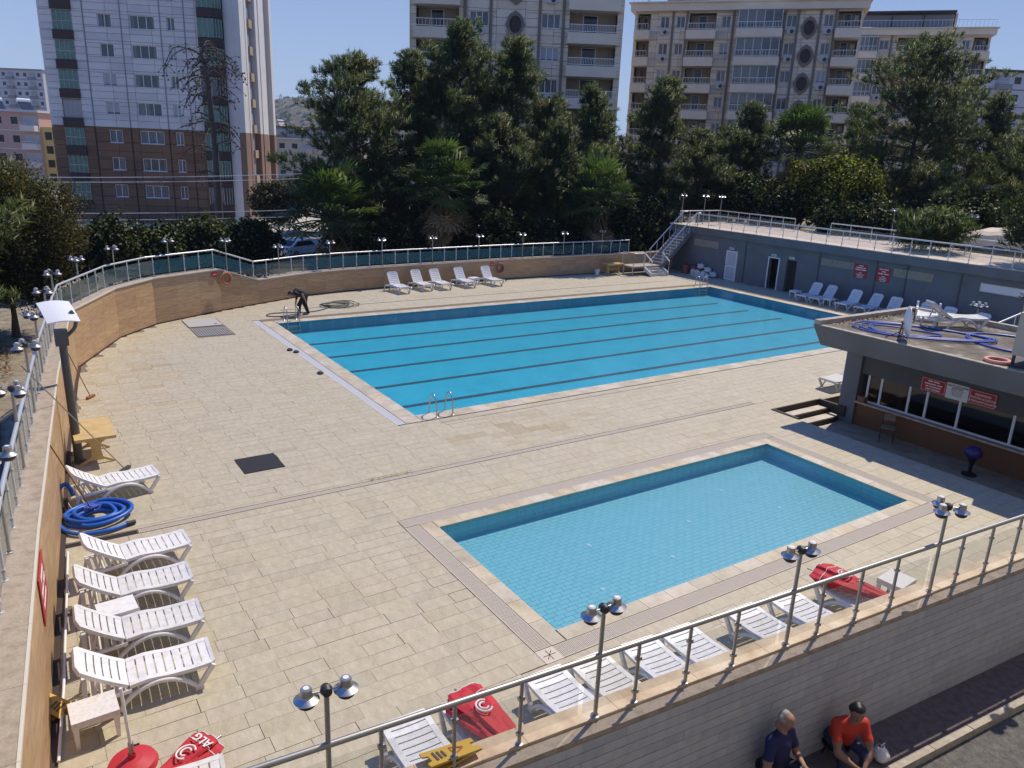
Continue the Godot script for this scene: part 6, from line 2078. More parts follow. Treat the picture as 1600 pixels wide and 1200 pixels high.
func crown(t: Node3D, called: String, places: Array, mesh: ArrayMesh, m: Material) -> void:
	# places: [Transform3D, tint]; all sprays of one crown become one mesh
	var src := mesh.surface_get_arrays(0)
	var sv: PackedVector3Array = src[Mesh.ARRAY_VERTEX]
	var sn: PackedVector3Array = src[Mesh.ARRAY_NORMAL]
	var v := PackedVector3Array()
	var n := PackedVector3Array()
	var c := PackedColorArray()
	var one := PackedColorArray()
	one.resize(sv.size())
	for q in places:
		var x: Transform3D = q[0]
		v.append_array(x * sv)
		n.append_array(Transform3D(x.basis.orthonormalized(), Vector3.ZERO) * sn)
		one.fill(q[1])
		c.append_array(one)
	var arr := []
	arr.resize(Mesh.ARRAY_MAX)
	arr[Mesh.ARRAY_VERTEX] = v
	arr[Mesh.ARRAY_NORMAL] = n
	arr[Mesh.ARRAY_COLOR] = c
	var am := ArrayMesh.new()
	am.add_surface_from_arrays(Mesh.PRIMITIVE_TRIANGLES, arr)
	obj(called, am, m, t)
	tris += v.size() / 3
var tris := 0
func facing(d: Vector3, roll: float, s: float) -> Basis:
	# y along d
	var y := d.normalized()
	var x := y.cross(Vector3(.31, .2, .93)).normalized()
	return Basis(x, y, x.cross(y)).rotated(y, roll).scaled(Vector3.ONE * s)

func pine(label: String, at: Vector3, height: float, r: float, low: float, dens := 1.0, lean := 0.0, shape := 0, sc := 1.0) -> void:
	var t := thing("pine_tree", label, "pine tree", at, rr(0, TAU), "pines round the pool")
	t.rotation.y = 0
	var mb := MB.new()
	var trunk := []
	var wob := rr(0, 6)
	for i in 9:
		var s := i / 8.0
		trunk.append(Vector3(lean * s * s * height * .25 + .12 * sin(s * 4 + wob), s * height * .96, .12 * cos(s * 3.3 + wob)))
	mb.tube(trunk, .10 + height * .011, .03, 9)
	var places := []
	var n := int(30 * (height * (1 - low)) / 8.0) + 8
	for i in n:
		var s: float = low + (1 - low) * (i + rr(0, .9)) / n
		var k := s * 8
		var o: Vector3 = trunk[int(minf(k, 7))].lerp(trunk[int(minf(k, 7)) + 1], k - int(minf(k, 7)))
		var rel := (s - low) / (1 - low)
		var prof: float = (1 - pow(rel, 1.7)) * (.55 + .45 * smoothstep(0, .35, rel)) + .16 if shape == 0 else (1 - rel) * .95 + .12
		var len := r * prof * rr(.85, 1.5)
		var az := i * 2.399 + rr(-.5, .5)
		var el := lerpf(.05, .75, rel) + rr(-.15, .2)
		var d := Vector3(cos(az) * cos(el), sin(el), sin(az) * cos(el))
		var mid := o + d * len * .55 + Vector3.DOWN * len * .05
		var tip := o + d * len + Vector3.UP * len * .1
		mb.tube([o, mid, tip], .02 + len * .012, .008, 5, false)
		var blobs := 3 + int(len * 2.1)
		for b in blobs:
			var q := rr(.25, 1.08)
			var ce: Vector3 = o.lerp(mid, q * 2) if q < .5 else mid.lerp(tip, q * 2 - 1)
			ce += Vector3(rr(-1, 1), rr(-.5, .7), rr(-1, 1)) * (.16 + .16 * len) * (.5 + q * .6)
			var br := rr(.20, .42) * (.8 + .12 * r)
			var g := rr(.5, .95)
			var tint := Color(g * rr(.9, 1.15), g, g * rr(.75, 1.05))
			var dry := rng.randf() < .05
			if dry: tint = Color(1.0, g * 1.0, g * .75)
			var cnt := int(8 * dens)
			for c in cnt:
				var v := Vector3(rng.randfn(), rng.randfn() * .5, rng.randfn()) * br * .66
				var dir := (v.normalized() * .7 + Vector3.UP * .75 + (ce - o).normalized() * .5)
				places.append([Transform3D(facing(dir, rr(0, TAU), rr(1.15, 1.8) * sc), ce + v), tint])
	obj("trunk", mb, M.bark_pine, t)
	crown(t, "crown", places, tuft_pine, M.leaf_pine)

func bushy(called: String, label: String, cat: String, at: Vector3, height: float, r: float, trunk_h: float, mesh: ArrayMesh, m: Material, bark: Material, blobs: int, per: int, group: String, sc := 1.0, flat_top := .8) -> void:
	# broadleaf tree or shrub: limbs that end in clumps of leaf sprays
	var t := thing(called, label, cat, at, 0, group)
	var mb := MB.new()
	var places := []
	var f := FastNoiseLite.new()
	f.seed = rng.randi() % 1000
	f.frequency = .9
	var ce := Vector3(0, trunk_h + (height - trunk_h) * .5, 0)
	var rad := Vector3(r, (height - trunk_h) * .5, r)
	mb.tube([Vector3.ZERO, Vector3(.05, trunk_h * .6, .03), ce], .05 + height * .02, .03, 8)
	for i in blobs:
		var d := Vector3(rng.randfn(), rng.randfn(), rng.randfn()).normalized()
		var q := pow(rng.randf(), .45)
		var lump := 1.0 + .38 * f.get_noise_3dv(d * 2.2)
		var p := ce + Vector3(d.x * rad.x, d.y * rad.y * flat_top, d.z * rad.z) * q * lump
		if p.y < .1: p.y = rr(.1, .5)
		if i % 9 == 0: mb.tube([Vector3(.05, minf(trunk_h * .7, p.y * .5), .03), ce.lerp(p, .35) + Vector3.DOWN * .2, p], .045, .01, 5, false)
		var g := rr(.48, .95)
		var tint := Color(g * rr(.88, 1.18), g, g * rr(.75, 1.1))
		var br := rr(.22, .42) * (.6 + r * .16)
		for c in per:
			var v := Vector3(rng.randfn(), rng.randfn() * .8, rng.randfn()) * br
			places.append([Transform3D(facing(v + Vector3.UP * .3 + d * .3, rr(0, TAU), rr(.8, 1.3) * sc), p + v), tint])
	obj("trunk", mb, bark, t)
	crown(t, "crown", places, mesh, m)

var fan_up: ArrayMesh
var fan_old: ArrayMesh
func fan(droop: float, n: int) -> ArrayMesh:
	# a fan leaf: stalk along +y, blades spread round its end
	var mb := MB.new()
	mb.tube([Vector3.ZERO, Vector3(0, .45, .03), Vector3(0, .9, .0)], .022, .014, 5)
	for i in n:
		var a := lerpf(-1.9, 1.9, i / float(n - 1))
		var d := Vector3(sin(a), cos(a), 0)
		var len := (.82 - .18 * absf(a) / 1.9) * rr(.9, 1.08)
		var s := Vector3(cos(a), -sin(a), 0) * .035
		var o := Vector3(0, .88, 0)
		var fold := .03 * (1 if i % 2 else -1)
		var m := o + d * len * .55 + Vector3(0, 0, fold)
		var e := o + d * len * (1 - droop * .35) + Vector3(0, -droop * .32, fold + rr(-.06, .06) - droop * .12)
		var nn := Vector3(s.x * fold * 20, .25, 1).normalized()
		mb.tri(o, m + s, m - s, nn, nn, nn)
		mb.tri(m - s, m + s, e, nn, nn, nn)
	return mb.mesh()
func palm(label: String, at: Vector3, trunk_h: float, size: float, fronds: int, dead: int) -> void:
	if fan_up == null:
		fan_up = fan(.35, 26)
		fan_old = fan(1.0, 22)
	var t := thing("fan_palm", label, "palm", at, 0, "fan palms behind the wall")
	var mb := MB.new()
	var pts := []
	for i in 7: pts.append(Vector3(.05 * sin(i * .9), trunk_h * i / 6.0, .05 * cos(i * .7)))
	mb.tube(pts, .3, .2, 12)
	for i in 40:
		var a := i * 2.399
		var y := trunk_h * (.25 + .75 * i / 40.0)
		mb.bar(Vector3(cos(a) * .2, y, sin(a) * .2), Vector3(cos(a) * .34, y + .2, sin(a) * .34), .09, .03)
	obj("trunk", mb, M.bark_palm, t)
	var head := Vector3(0, trunk_h, 0)
	for i in fronds + dead:
		var old := i >= fronds
		var rel := float(i) / fronds if not old else 1.0
		var az := i * 2.399 + rr(-.2, .2)
		var el := lerpf(1.45, -.35, pow(rel, .85)) + rr(-.12, .12) if not old else rr(-1.35, -.75)
		var d := Vector3(cos(az) * cos(el), sin(el), sin(az) * cos(el))
		var y := d
		var side := d.cross(Vector3.UP).normalized()
		var zz := side.cross(y)
		var o := obj("frond" if not old else "dead_frond", fan_old if (old or rng.randf() < .35) else fan_up, M.leaf_dry if old else [M.leaf_palm, M.leaf_palm_b, M.leaf_palm_c][rng.randi() % 3], t)
		o.transform = Transform3D(Basis(side, y, zz).scaled(Vector3.ONE * size * rr(.85, 1.1)), head + d * .1 + (Vector3.DOWN * rr(0, .8) if old else Vector3.ZERO))

func dead_tree() -> void:
	var t := thing("dead_tree", "bare dead tree with drooping twigs and cones before the tower", "dead tree", Vector3(5.2, -1.6, -46.0))
	t.scale = Vector3(1.05, 1.06, 1.05)
	var mb := MB.new()
	var tr := [Vector3(0, 0, 0), Vector3(.02, 3, 0), Vector3(.05, 6, .1), Vector3(.02, 9, .1), Vector3(-.1, 12, 0), Vector3(-.2, 13.6, 0), Vector3(-.45, 14.4, .0), Vector3(-.2, 15.0, 0)]
	mb.tube(smooth_path(tr, 4), .34, .07, 9)
	obj("trunk", mb, M.bark_dead, t)
	var cones := []
	for i in 40:
		var s := rr(.28, 1.0)
		var k := s * 7
		var o: Vector3 = tr[int(minf(k, 6))].lerp(tr[int(minf(k, 6)) + 1], k - int(minf(k, 6)))
		var az := (0.0 if i % 2 else PI) + rr(-1.1, 1.1)
		var len := rr(1.3, 3.4) * (1.1 - .25 * s)
		var d := Vector3(cos(az), 0, sin(az))
		var p := [o, o + d * len * .3 + Vector3.UP * len * rr(.02, .22), o + d * len * .7 + Vector3.UP * len * rr(-.1, .2), o + d * len + Vector3.DOWN * len * rr(.1, .5)]
		var sm := smooth_path(p, 3)
		var b := MB.new()
		b.tube(sm, .06, .02, 5, false)
		for j in 7:
			var q: Vector3 = sm[rng.randi_range(3, sm.size() - 1)]
			var e := q + Vector3(rr(-.6, .6), rr(-.7, .3), rr(-.4, .4))
			b.tube([q, q.lerp(e, .5) + Vector3.UP * .08, e], .02, .012, 4, false)
			cones.append(e); cones.append(q)
		obj("branch", b, M.bark_dead, t)
	var b := MB.new()
	b.lathe([Vector2(0, -.1), Vector2(.05, -.05), Vector2(.055, .02), Vector2(0, .09)], Vector3.ZERO, 6)
	var places := []
	for c in cones: places.append([Transform3D(Basis.from_euler(Vector3(rr(0, 3), rr(0, 3), 0)), c), Color(1, 1, 1)])
	crown(t, "cones", places, b.mesh(), M.slab_brown)

func make_plants() -> void:
	make_tufts()
	tinted("leaf_palm_b", M.leaf_palm, lin(.05, .085, .028)); tinted("leaf_palm_c", M.leaf_palm, lin(.085, .125, .035))
	var g := -1.6
	# label, x, z, top, crown radius, share of bare trunk
	for q in [["pine left of centre standing against the sky by the tower", 11.9, -34.0, 13.4, 3.5, .30, 0.0, 1.1], ["left of the two tall pines in front of the cream house, leaning left", 18.4, -35.6, 14.4, 2.6, .32, -.35, 1.0], ["tallest pine in front of the cream house", 20.0, -33.4, 16.3, 3.6, .30, 0.0, 1.1], ["pine right of the tallest one in front of the oval windows", 23.9, -31.8, 15.6, 3.1, .25, .0, 1.1], ["pine in front of the right balconies of the cream house", 29.5, -29.3, 12.5, 2.3, .15, .0, 1.0], ["low bushy pine below the oval-windowed house", 20.6, -28.6, 10.0, 2.7, .12, .0, 1.0], ["second low bushy pine right of the palm at the far wall", 24.0, -26.0, 9.6, 2.4, .12, .0, 1.0], ["third low bushy pine behind the far railing", 26.6, -24.6, 8.0, 2.1, .1, .0, 1.0], ["slim pine in the gap between the two cream houses", 32.9, -25.6, 13.4, 2.5, .18, .05, 1.0]]:
		pine(q[0], Vector3(q[1], g, q[2]), q[3] - g, q[4], q[5], q[7], q[6])
	for q in [["pine filling the middle between the two tall groups", 26.8, -30.5, 11.5, 2.6, .15, .0, .8], ["low pine behind the shaggy palm", 17.2, -30.6, 9.0, 2.6, .15, .0, .8], ["low pine left of the leftmost palm crown", 12.8, -31.0, 7.6, 2.2, .15, .0, .7]]: pine(q[0], Vector3(q[1], g, q[2]), q[3] - g, q[4], q[5], q[7], q[6])
	var hg := 2.4
	for q in [["short pine right of the slim one, behind the stair head", 36.4, -24.2, 9.3, 2.0, .08], ["pine in front of the second cream house's lowest balconies", 43.4, -26.0, 12.0, 1.9, .12], ["bushy pine between the stair-head pine and the shining palm", 40.2, -25.2, 9.6, 2.4, .08], ["thin pine between the second and third cream houses", 60.5, -27.5, 13.1, 1.9, .12], ["largest dark pine on the right in front of the third cream house", 53.2, -17.4, 16.7, 5.2, .10], ["pine at the right edge right of the largest dark pine", 61.5, -15.6, 13.5, 3.0, .08], ["low pine at the right edge behind the awning", 55.0, -10.2, 9.6, 3.2, .06], ["low dark pine behind the oleander", 47.0, -12.5, 7.4, 2.6, .05]]:
		pine(q[0], Vector3(q[1], hg, q[2]), q[3] - hg, q[4], q[5], 1.1)
	pine("pine whose branches reach in from the right edge over the terrace", Vector3(33.4, 3.2, 2.2), 4.6, 2.4, .12, 1.0)
	pine("pine whose branches reach in at the left edge", Vector3(-11.0, g, -16.4), 9.4, 1.8, .3, 1.2)
	# palms
	palm("spreading fan palm behind the far railing below the leftmost pine", Vector3(8.9, g, -30.4), 4.4, 2.7, 44, 6)
	palm("shaggy fan palm with drooping fronds in the middle behind the far wall", Vector3(15.2, g, -26.6), 6.6, 2.2, 54, 30)
	palm("dark fan palm in the shade of the low pines", Vector3(25.2, g, -22.9), 6.2, 2.1, 40, 8)
	palm("tall fan palm with shining fronds behind the terrace on the right", Vector3(44.0, hg, -21.4), 6.1, 2.4, 52, 16)
	palm("small fan palm showing over the stair head railing", Vector3(37.6, hg, -25.0), 1.2, 1.9, 30, 0)
	# broadleaf
	bushy("bright_tree", "bright yellow-green tree behind the terrace railing", "tree", Vector3(41.2, hg, -15.8), 5.9, 3.0, 1.0, tuft_leaf, M.leaf_green, M.bark_olive, 200, 18, "", 1.6)
	bushy("olive_shrub", "big grey-green shrub outside the left wall below the tower", "shrub", Vector3(-9.6, g, -22.5), 7.6, 2.9, 1.6, tuft_fine, M.leaf_olive, M.bark_olive, 330, 22, "", 1.9, .95)
	bushy("olive_shrub", "dark undergrowth shrub outside the left wall at the edge of the view", "shrub", Vector3(-13.0, g, -20.0), 5.0, 2.6, .5, tuft_leaf, M.leaf_dark, M.bark_olive, 160, 18, "", 1.7)
	bushy("oleander", "long-leaved oleander bush on the roof terrace", "shrub", Vector3(33.6, 3.2, -3.9), 1.9, 1.5, .3, tuft_pine, M.leaf_palm, M.bark_olive, 60, 8, "", 1.6)
	var hs := [[-4.6, -31.0, 4.6, 1.7, "dark hedge shrub behind the bend of the wall, next to the big shrub"], [-1.7, -31.8, 4.3, 1.8, "dark hedge shrub behind the railing below the tower base"], [1.2, -32.4, 4.3, 1.7, "dark hedge shrub left of the dead tree's foot"], [4.0, -33.0, 4.2, 1.7, "dark hedge shrub right of the dead tree's foot"], [11.9, -27.6, 4.6, 1.8, "dark shrub between the spreading palm and the shaggy palm"], [18.6, -25.2, 5.6, 2.3, "dark shrub right of the shaggy palm"], [22.3, -23.9, 4.8, 2.0, "dark shrub under the low pines behind the railing"], [28.3, -23.6, 6.2, 2.3, "dark shrub left of the white stairs"], [31.0, -24.2, 7.6, 2.3, "tall dark shrub behind the white stairs"]]
	for q in hs: bushy("hedge_shrub", q[4], "shrub", Vector3(q[0], g, q[1]), q[2], q[3], .4, tuft_leaf, M.leaf_dark, M.bark_olive, 100, 17, "dark shrubs behind the wall", 1.9)
	for q in [[39.0, -21.0, 4.4, 2.2, "dark shrub below the tall shining palm"], [38.6, -18.4, 3.2, 1.8, "dark shrub left of the bright tree"], [45.6, -11.0, 3.4, 2.2, "dark shrub right of the bright tree"], [43.5, -6.8, 3.2, 1.9, "dark shrub behind the terrace lamp"], [49.0, -6.0, 5.0, 2.4, "dark shrub behind the cream awning"], [57.0, -6.0, 8.0, 3.2, "dark tree-like shrub at the right edge above the awning"]]: bushy("hedge_shrub", q[4], "shrub", Vector3(q[0], hg, q[1]), q[2], q[3], .4, tuft_leaf, M.leaf_dark, M.bark_olive, 100, 17, "dark shrubs behind the terrace", 1.9)
	for q in [[13.0, -37.5, 4.4, 2.0, "dark shrub on the street side behind the leftmost pine"], [17.0, -38.5, 4.6, 2.2, "dark shrub on the street side behind the shaggy palm"], [21.5, -37.0, 5.0, 2.4, "dark shrub on the street side behind the tallest pine"], [26.5, -34.0, 5.6, 2.4, "dark shrub on the street side behind the oval-window pine"], [-8.2, -33.0, 4.6, 2.0, "dark hedge shrub directly right of the big left shrub"], [2.6, -40.5, 3.6, 1.8, "dark shrub left of the parked cars"]]: bushy("hedge_shrub", q[4], "shrub", Vector3(q[0], g, q[1]), q[2], q[3], .4, tuft_leaf, M.leaf_dark, M.bark_olive, 80, 16, "dark shrubs behind the wall", 2.0)
	dead_tree()
	for q in [[19.5, -62, 7.5, 3.2, "round tree in the gap between the tower and the leftmost pine"], [25.5, -60, 6.6, 3.0, "round tree behind the leftmost pine"], [32.5, -58, 7.0, 3.2, "round tree behind the tallest pine"], [13.5, -58, 5.6, 2.6, "round tree at the foot of the tower's lit side"], [39, -52, 7.5, 3.2, "round tree at the foot of the cream house"], [46, -44, 8, 3.4, "round tree below the gap between the cream houses"]]: bushy("round_tree", q[4], "tree", Vector3(q[0], g, q[1]), q[2], q[3], 1.2, tuft_leaf, M.leaf_olive, M.bark_olive, 90, 14, "round trees behind the pines", 2.4)
	for q in [[37.8, -12.4, 2.6, 1.6, "low dark shrub at the terrace edge below the bright tree"], [38.4, -9.4, 2.4, 1.5, "low dark shrub left of the tall terrace lamp"], [38.6, -6.6, 2.8, 1.6, "low dark shrub right of the tall terrace lamp"], [40.5, -12.0, 3.0, 1.8, "dark shrub right under the bright tree"], [41.5, -2.5, 3.4, 1.8, "dark shrub behind the awning's left end"]]: bushy("hedge_shrub", q[4], "shrub", Vector3(q[0], hg, q[1]), q[2], q[3], .3, tuft_leaf, M.leaf_dark, M.bark_olive, 80, 16, "dark shrubs behind the terrace", 1.8)
	# raised garden behind the terrace
	var mb := MB.new(); mb.span(Vector3(37.002, -1.6, -34), Vector3(90, 2.4, 20)); kind(obj("garden_bank", mb, M.soil), "structure", "raised planted ground behind the roof terrace")
	# leaf litter beside the left lane
	mb = MB.new()
	for i in 900:
		var p := Vector3(rr(-13.4, -9.9), -1.49 + rr(0, .03), rr(-19.5, -15.5) + rng.randfn(0, .8))
		var k := rr(.5, 1.6)
		mb.col = Color(k, k * rr(.8, 1.1), k * rr(.7, 1.1))
		mb.box(p, Vector3(rr(.06, .14), .004, rr(.03, .07)), Basis.from_euler(Vector3(rr(-.6, .6), rr(0, TAU), rr(-.6, .6))))
	kind(tag(obj("leaf_litter", mb, M.litter), "brown leaf litter beside the left lane", ""), "stuff")
	make_car("white car parked beyond the railing, left of the spreading palm", Vector3(7.2, -1.52, -41.2), .55, M.white_sheet)
	make_car("second white car parked behind the first one", Vector3(11.2, -1.52, -44.6), .5, M.white_sheet)

# ---------- people: one skin grown round jointed bones
class Flesh:
	var bones := []   # [a, b, ra, rb, colour, squash]
	func bone(a: Vector3, b: Vector3, ra: float, rb: float, col: Color) -> void: bones.append([a, b, ra, rb, col])
	func grow(mb: MB, cell: float, k: float) -> void:
		var lo := Vector3.ONE * 1e9
		var hi := -lo
		for q in bones:
			var r := maxf(q[2], q[3]) + cell * 3
			for p in [q[0], q[1]]:
				lo = lo.min(p - Vector3.ONE * r); hi = hi.max(p + Vector3.ONE * r)
		var nx := int((hi.x - lo.x) / cell) + 2
		var ny := int((hi.y - lo.y) / cell) + 2
		var nz := int((hi.z - lo.z) / cell) + 2
		var f := PackedFloat32Array()
		f.resize(nx * ny * nz)
		f.fill(1.0)
		var best := PackedFloat32Array()
		best.resize(nx * ny * nz)
		best.fill(9.0)
		var who := PackedByteArray()
		who.resize(nx * ny * nz)
		for bi in bones.size():
			var q: Array = bones[bi]
			var a: Vector3 = q[0]
			var ba: Vector3 = q[1] - a
			var l2 := maxf(ba.length_squared(), 1e-9)
			var m := maxf(q[2], q[3]) + k + cell * 2
			var l := (a.min(q[1]) - Vector3.ONE * m - lo) / cell
			var h := (a.max(q[1]) + Vector3.ONE * m - lo) / cell
			for z in range(maxi(0, int(l.z)), mini(nz, int(h.z) + 1)):
				for y in range(maxi(0, int(l.y)), mini(ny, int(h.y) + 1)):
					for x in range(maxi(0, int(l.x)), mini(nx, int(h.x) + 1)):
						var p := lo + Vector3(x, y, z) * cell
						var t := clampf((p - a).dot(ba) / l2, 0, 1)
						var d: float = (p - a - ba * t).length() - lerpf(q[2], q[3], t)
						var i := x + nx * (y + ny * z)
						if d < best[i]:
							best[i] = d; who[i] = bi
						var o := f[i]
						var w := maxf(k - absf(d - o), 0.0) / k
						f[i] = minf(d, o) - w * w * k * .25
		# surface nets
		var at := {}
		var pos := []
		var colr := []
		for z in nz - 1:
			for y in ny - 1:
				for x in nx - 1:
					var i := x + nx * (y + ny * z)
					var neg := 0
					var s := []
					for c in 8:
						var v := f[i + (c & 1) + nx * (((c >> 1) & 1) + ny * (c >> 2))]
						s.append(v)
						if v < 0: neg += 1
					if neg == 0 or neg == 8: continue
					var sum := Vector3.ZERO
					var cnt := 0
					for e in [[0, 1], [2, 3], [4, 5], [6, 7], [0, 2], [1, 3], [4, 6], [5, 7], [0, 4], [1, 5], [2, 6], [3, 7]]:
						var u: float = s[e[0]]
						var w: float = s[e[1]]
						if (u < 0) != (w < 0):
							var t := u / (u - w)
							var A := Vector3(e[0] & 1, (e[0] >> 1) & 1, e[0] >> 2)
							var B := Vector3(e[1] & 1, (e[1] >> 1) & 1, e[1] >> 2)
							sum += A.lerp(B, t); cnt += 1
					at[i] = pos.size()
					pos.append(lo + (Vector3(x, y, z) + sum / cnt) * cell)
					colr.append(bones[who[i]][4])
		var nor := []
		for p in pos: nor.append(Vector3.ZERO)
		var quads := []
		var st := [1, nx, nx * ny]
		for i in at:
			for ax in 3:
				var j: int = i + st[ax]
				if j >= f.size() or (f[i] < 0) == (f[j] < 0): continue
				var b: int = st[(ax + 1) % 3]
				var c: int = st[(ax + 2) % 3]
				if not (at.has(i - b) and at.has(i - c) and at.has(i - b - c)): continue
				var q := [at[i], at[i - b], at[i - b - c], at[i - c]]
				if f[i] < 0: q = [q[0], q[3], q[2], q[1]]
				q = [q[3], q[2], q[1], q[0]]
				quads.append(q)
				var n: Vector3 = (pos[q[2]] - pos[q[0]]).cross(pos[q[3]] - pos[q[1]])
				for v in q: nor[v] += n
		for q in quads:
			var cc := []
			for v in q: cc.append((nor[v] as Vector3).normalized())
			for tr in [[0, 1, 2], [0, 2, 3]]:
				var c0 := mb.c.size()
				mb.tri(pos[q[tr[0]]], pos[q[tr[1]]], pos[q[tr[2]]], cc[tr[0]], cc[tr[1]], cc[tr[2]])
				mb.c[c0] = colr[q[tr[0]]]; mb.c[c0 + 1] = colr[q[tr[2]]]; mb.c[c0 + 2] = colr[q[tr[1]]]

func hand(mb: MB, wrist: Vector3, d: Vector3, palm_n: Vector3, thumb: Vector3, skin: Color, curl: float) -> void:
	var F := Flesh.new()
	var s := d.cross(palm_n).normalized()
	var w := wrist + d * .01
	for k in 4: F.bone(w + s * (k - 1.5) * .01, w + d * .085 + s * (k - 1.5) * .02, .014, .012, skin)
	for k in 4:
		var len: float = [.062, .074, .07, .055][k]
		var b := w + d * .085 + s * (k - 1.5) * .021
		var e1 := (d + palm_n * curl * .5).normalized()
		var e2 := (d * (1 - curl) + palm_n * curl).normalized()
		var m := b + e1 * len * .5
		F.bone(b, m, .0095, .009, skin)
		F.bone(m, m + e2 * len * .5, .009, .0075, skin)
	var tb := w + d * .025 + thumb * .028
	var tm := tb + (thumb * .8 + d * .6).normalized() * .035
	F.bone(tb, tm, .0125, .0105, skin)
	F.bone(tm, tm + (d + palm_n * curl * .6).normalized() * .03, .0105, .0085, skin)
	F.grow(mb, .0052, .008)

func head_flesh(mb: MB, c: Vector3, b: Basis, skin: Color) -> void:
	# b: x to the person's left, y up, z forward; c: middle of the head
	var F := Flesh.new()
	var P := func(x: float, y: float, z: float) -> Vector3: return c + b * Vector3(x, y, z)
	F.bone(P.call(0, .035, -.02), P.call(0, .03, .015), .088, .086, skin)
	F.bone(P.call(0, -.01, .02), P.call(0, -.075, .04), .074, .05, skin)
	for s in [-1, 1]:
		F.bone(P.call(s * .035, -.015, .05), P.call(s * .02, -.075, .05), .04, .035, skin)
		F.bone(P.call(s * .084, .012, -.012), P.call(s * .086, -.03, -.004), .016, .012, skin)
	F.bone(P.call(0, .005, .092), P.call(0, -.028, .112), .011, .016, skin)
	F.bone(P.call(-.035, .022, .085), P.call(.035, .022, .085), .013, .013, skin)
	F.bone(P.call(0, -.06, -.03), P.call(0, -.13, -.045), .055, .06, skin)
	F.grow(mb, .0085, .022)
	var E := Flesh.new()
	for s in [-1, 1]: E.bone(P.call(s * .024, .004, .088), P.call(s * .042, .004, .082), .009, .009, Color(.02, .015, .012))
	E.bone(P.call(-.022, -.058, .092), P.call(.022, -.058, .092), .007, .007, Color(.16, .05, .04))
	E.grow(mb, .005, .006)
func hair(t: Node3D, c: Vector3, b: Basis, m: Material, k: float) -> void:
	var F := Flesh.new()
	var P := func(x: float, y: float, z: float) -> Vector3: return c + b * Vector3(x, y, z)
	F.bone(P.call(0, .06, -.03), P.call(0, .05 + .012 * k, -.005 + .025 * k), .072 + .012 * k, .058 + .016 * k, Color.WHITE)
	F.bone(P.call(-.05, .03, -.045), P.call(.05, .03, -.045), .052 + .01 * k, .052 + .01 * k, Color.WHITE)
	F.bone(P.call(0, .01, -.055), P.call(0, -.03, -.055), .06 + .008 * k, .05 + .005 * k, Color.WHITE)
	for s in [-1, 1]: F.bone(P.call(s * .06, .05, .02), P.call(s * .078, .02, -.015), .024 + .008 * k, .02, Color.WHITE)
	var mb := MB.new()
	F.grow(mb, .008, .02)
	obj("hair", mb, m, t)

func limb(F: Flesh, pts: Array, radii: Array, cols: Array) -> void:
	for i in pts.size() - 1: F.bone(pts[i], pts[i + 1], radii[i], radii[i + 1], cols[mini(i, cols.size() - 1)])

func seated(label: String, at: Vector3, turn: float, cfg: Dictionary) -> void:
	# origin on the ground below the hips; faces +z; x is the person's left
	var t := thing("person", label, "person", at, turn, "")
	var F := Flesh.new()
	var sh: Color = cfg.shirt
	var tr: Color = cfg.trousers
	var sk: Color = cfg.skin
	var sy: float = cfg.seat + .1
	var lean: float = cfg.lean
	var up := Vector3(0, cos(lean), sin(lean))
	var hip := Vector3(0, sy, 0)
	var chest := hip + up * .34
	var neck := hip + up * .53
	F.bone(Vector3(-.09, sy, 0), Vector3(.09, sy, 0), .13, .13, tr)
	F.bone(hip + up * .1 + Vector3(0, 0, .02), chest + Vector3(0, 0, .01), .15, .15, sh)
	F.bone(hip + up * .08 + Vector3(-.06, 0, 0), chest + Vector3(-.08, 0, 0), .12, .12, sh)
	F.bone(hip + up * .08 + Vector3(.06, 0, 0), chest + Vector3(.08, 0, 0), .12, .12, sh)
	F.bone(chest + up * .11 + Vector3(-.15, 0, 0), chest + up * .11 + Vector3(.15, 0, 0), .085, .085, sh)
	F.bone(neck - up * .02, neck + up * .07 + Vector3(0, 0, .015), .06, .055, sk)
	for s in [-1, 1]:
		var foot: float = cfg.foot
		limb(F, [Vector3(s * .1, sy, .02), Vector3(s * .17, sy + .03, .43), Vector3(s * .15, .09, foot)], [.095, .068, .05], [tr, tr])
		F.bone(Vector3(s * .15, .05, foot - .04), Vector3(s * .17, .035, foot + .17), .045, .035, Color(.03, .03, .035))
		var shd := chest + up * .1 + Vector3(s * .2, 0, 0)
		var el: Vector3 = cfg.elbow[0 if s < 0 else 1]
		var ha: Vector3 = cfg.hand[0 if s < 0 else 1]
		var half := shd.lerp(el, .6)
		limb(F, [shd, half, el, ha], [.075, .062, .043, .03], [sh, sk, sk])
	var mb := MB.new()
	F.grow(mb, .016, .045)
	var hb := Basis.from_euler(cfg.look)
	var hc := neck + up * .1 + Vector3(0, .1, .03)
	head_flesh(mb, hc, hb, sk)
	for s in [-1, 1]:
		var el: Vector3 = cfg.elbow[0 if s < 0 else 1]
		var ha: Vector3 = cfg.hand[0 if s < 0 else 1]
		var d := (ha - el).normalized()
		var pn := (Vector3(-s * .6, -.5 if cfg.palm_down else .6, .2) - d * Vector3(-s * .6, -.5, .2).dot(d)).normalized()
		hand(mb, ha, d, pn, d.cross(pn).normalized() * s, sk, cfg.curl)
	obj("body", mb, M.person, t)
	hair(t, hc, hb, cfg.hair, 0.0 if cfg.hair == M.hair_grey else 1.0)

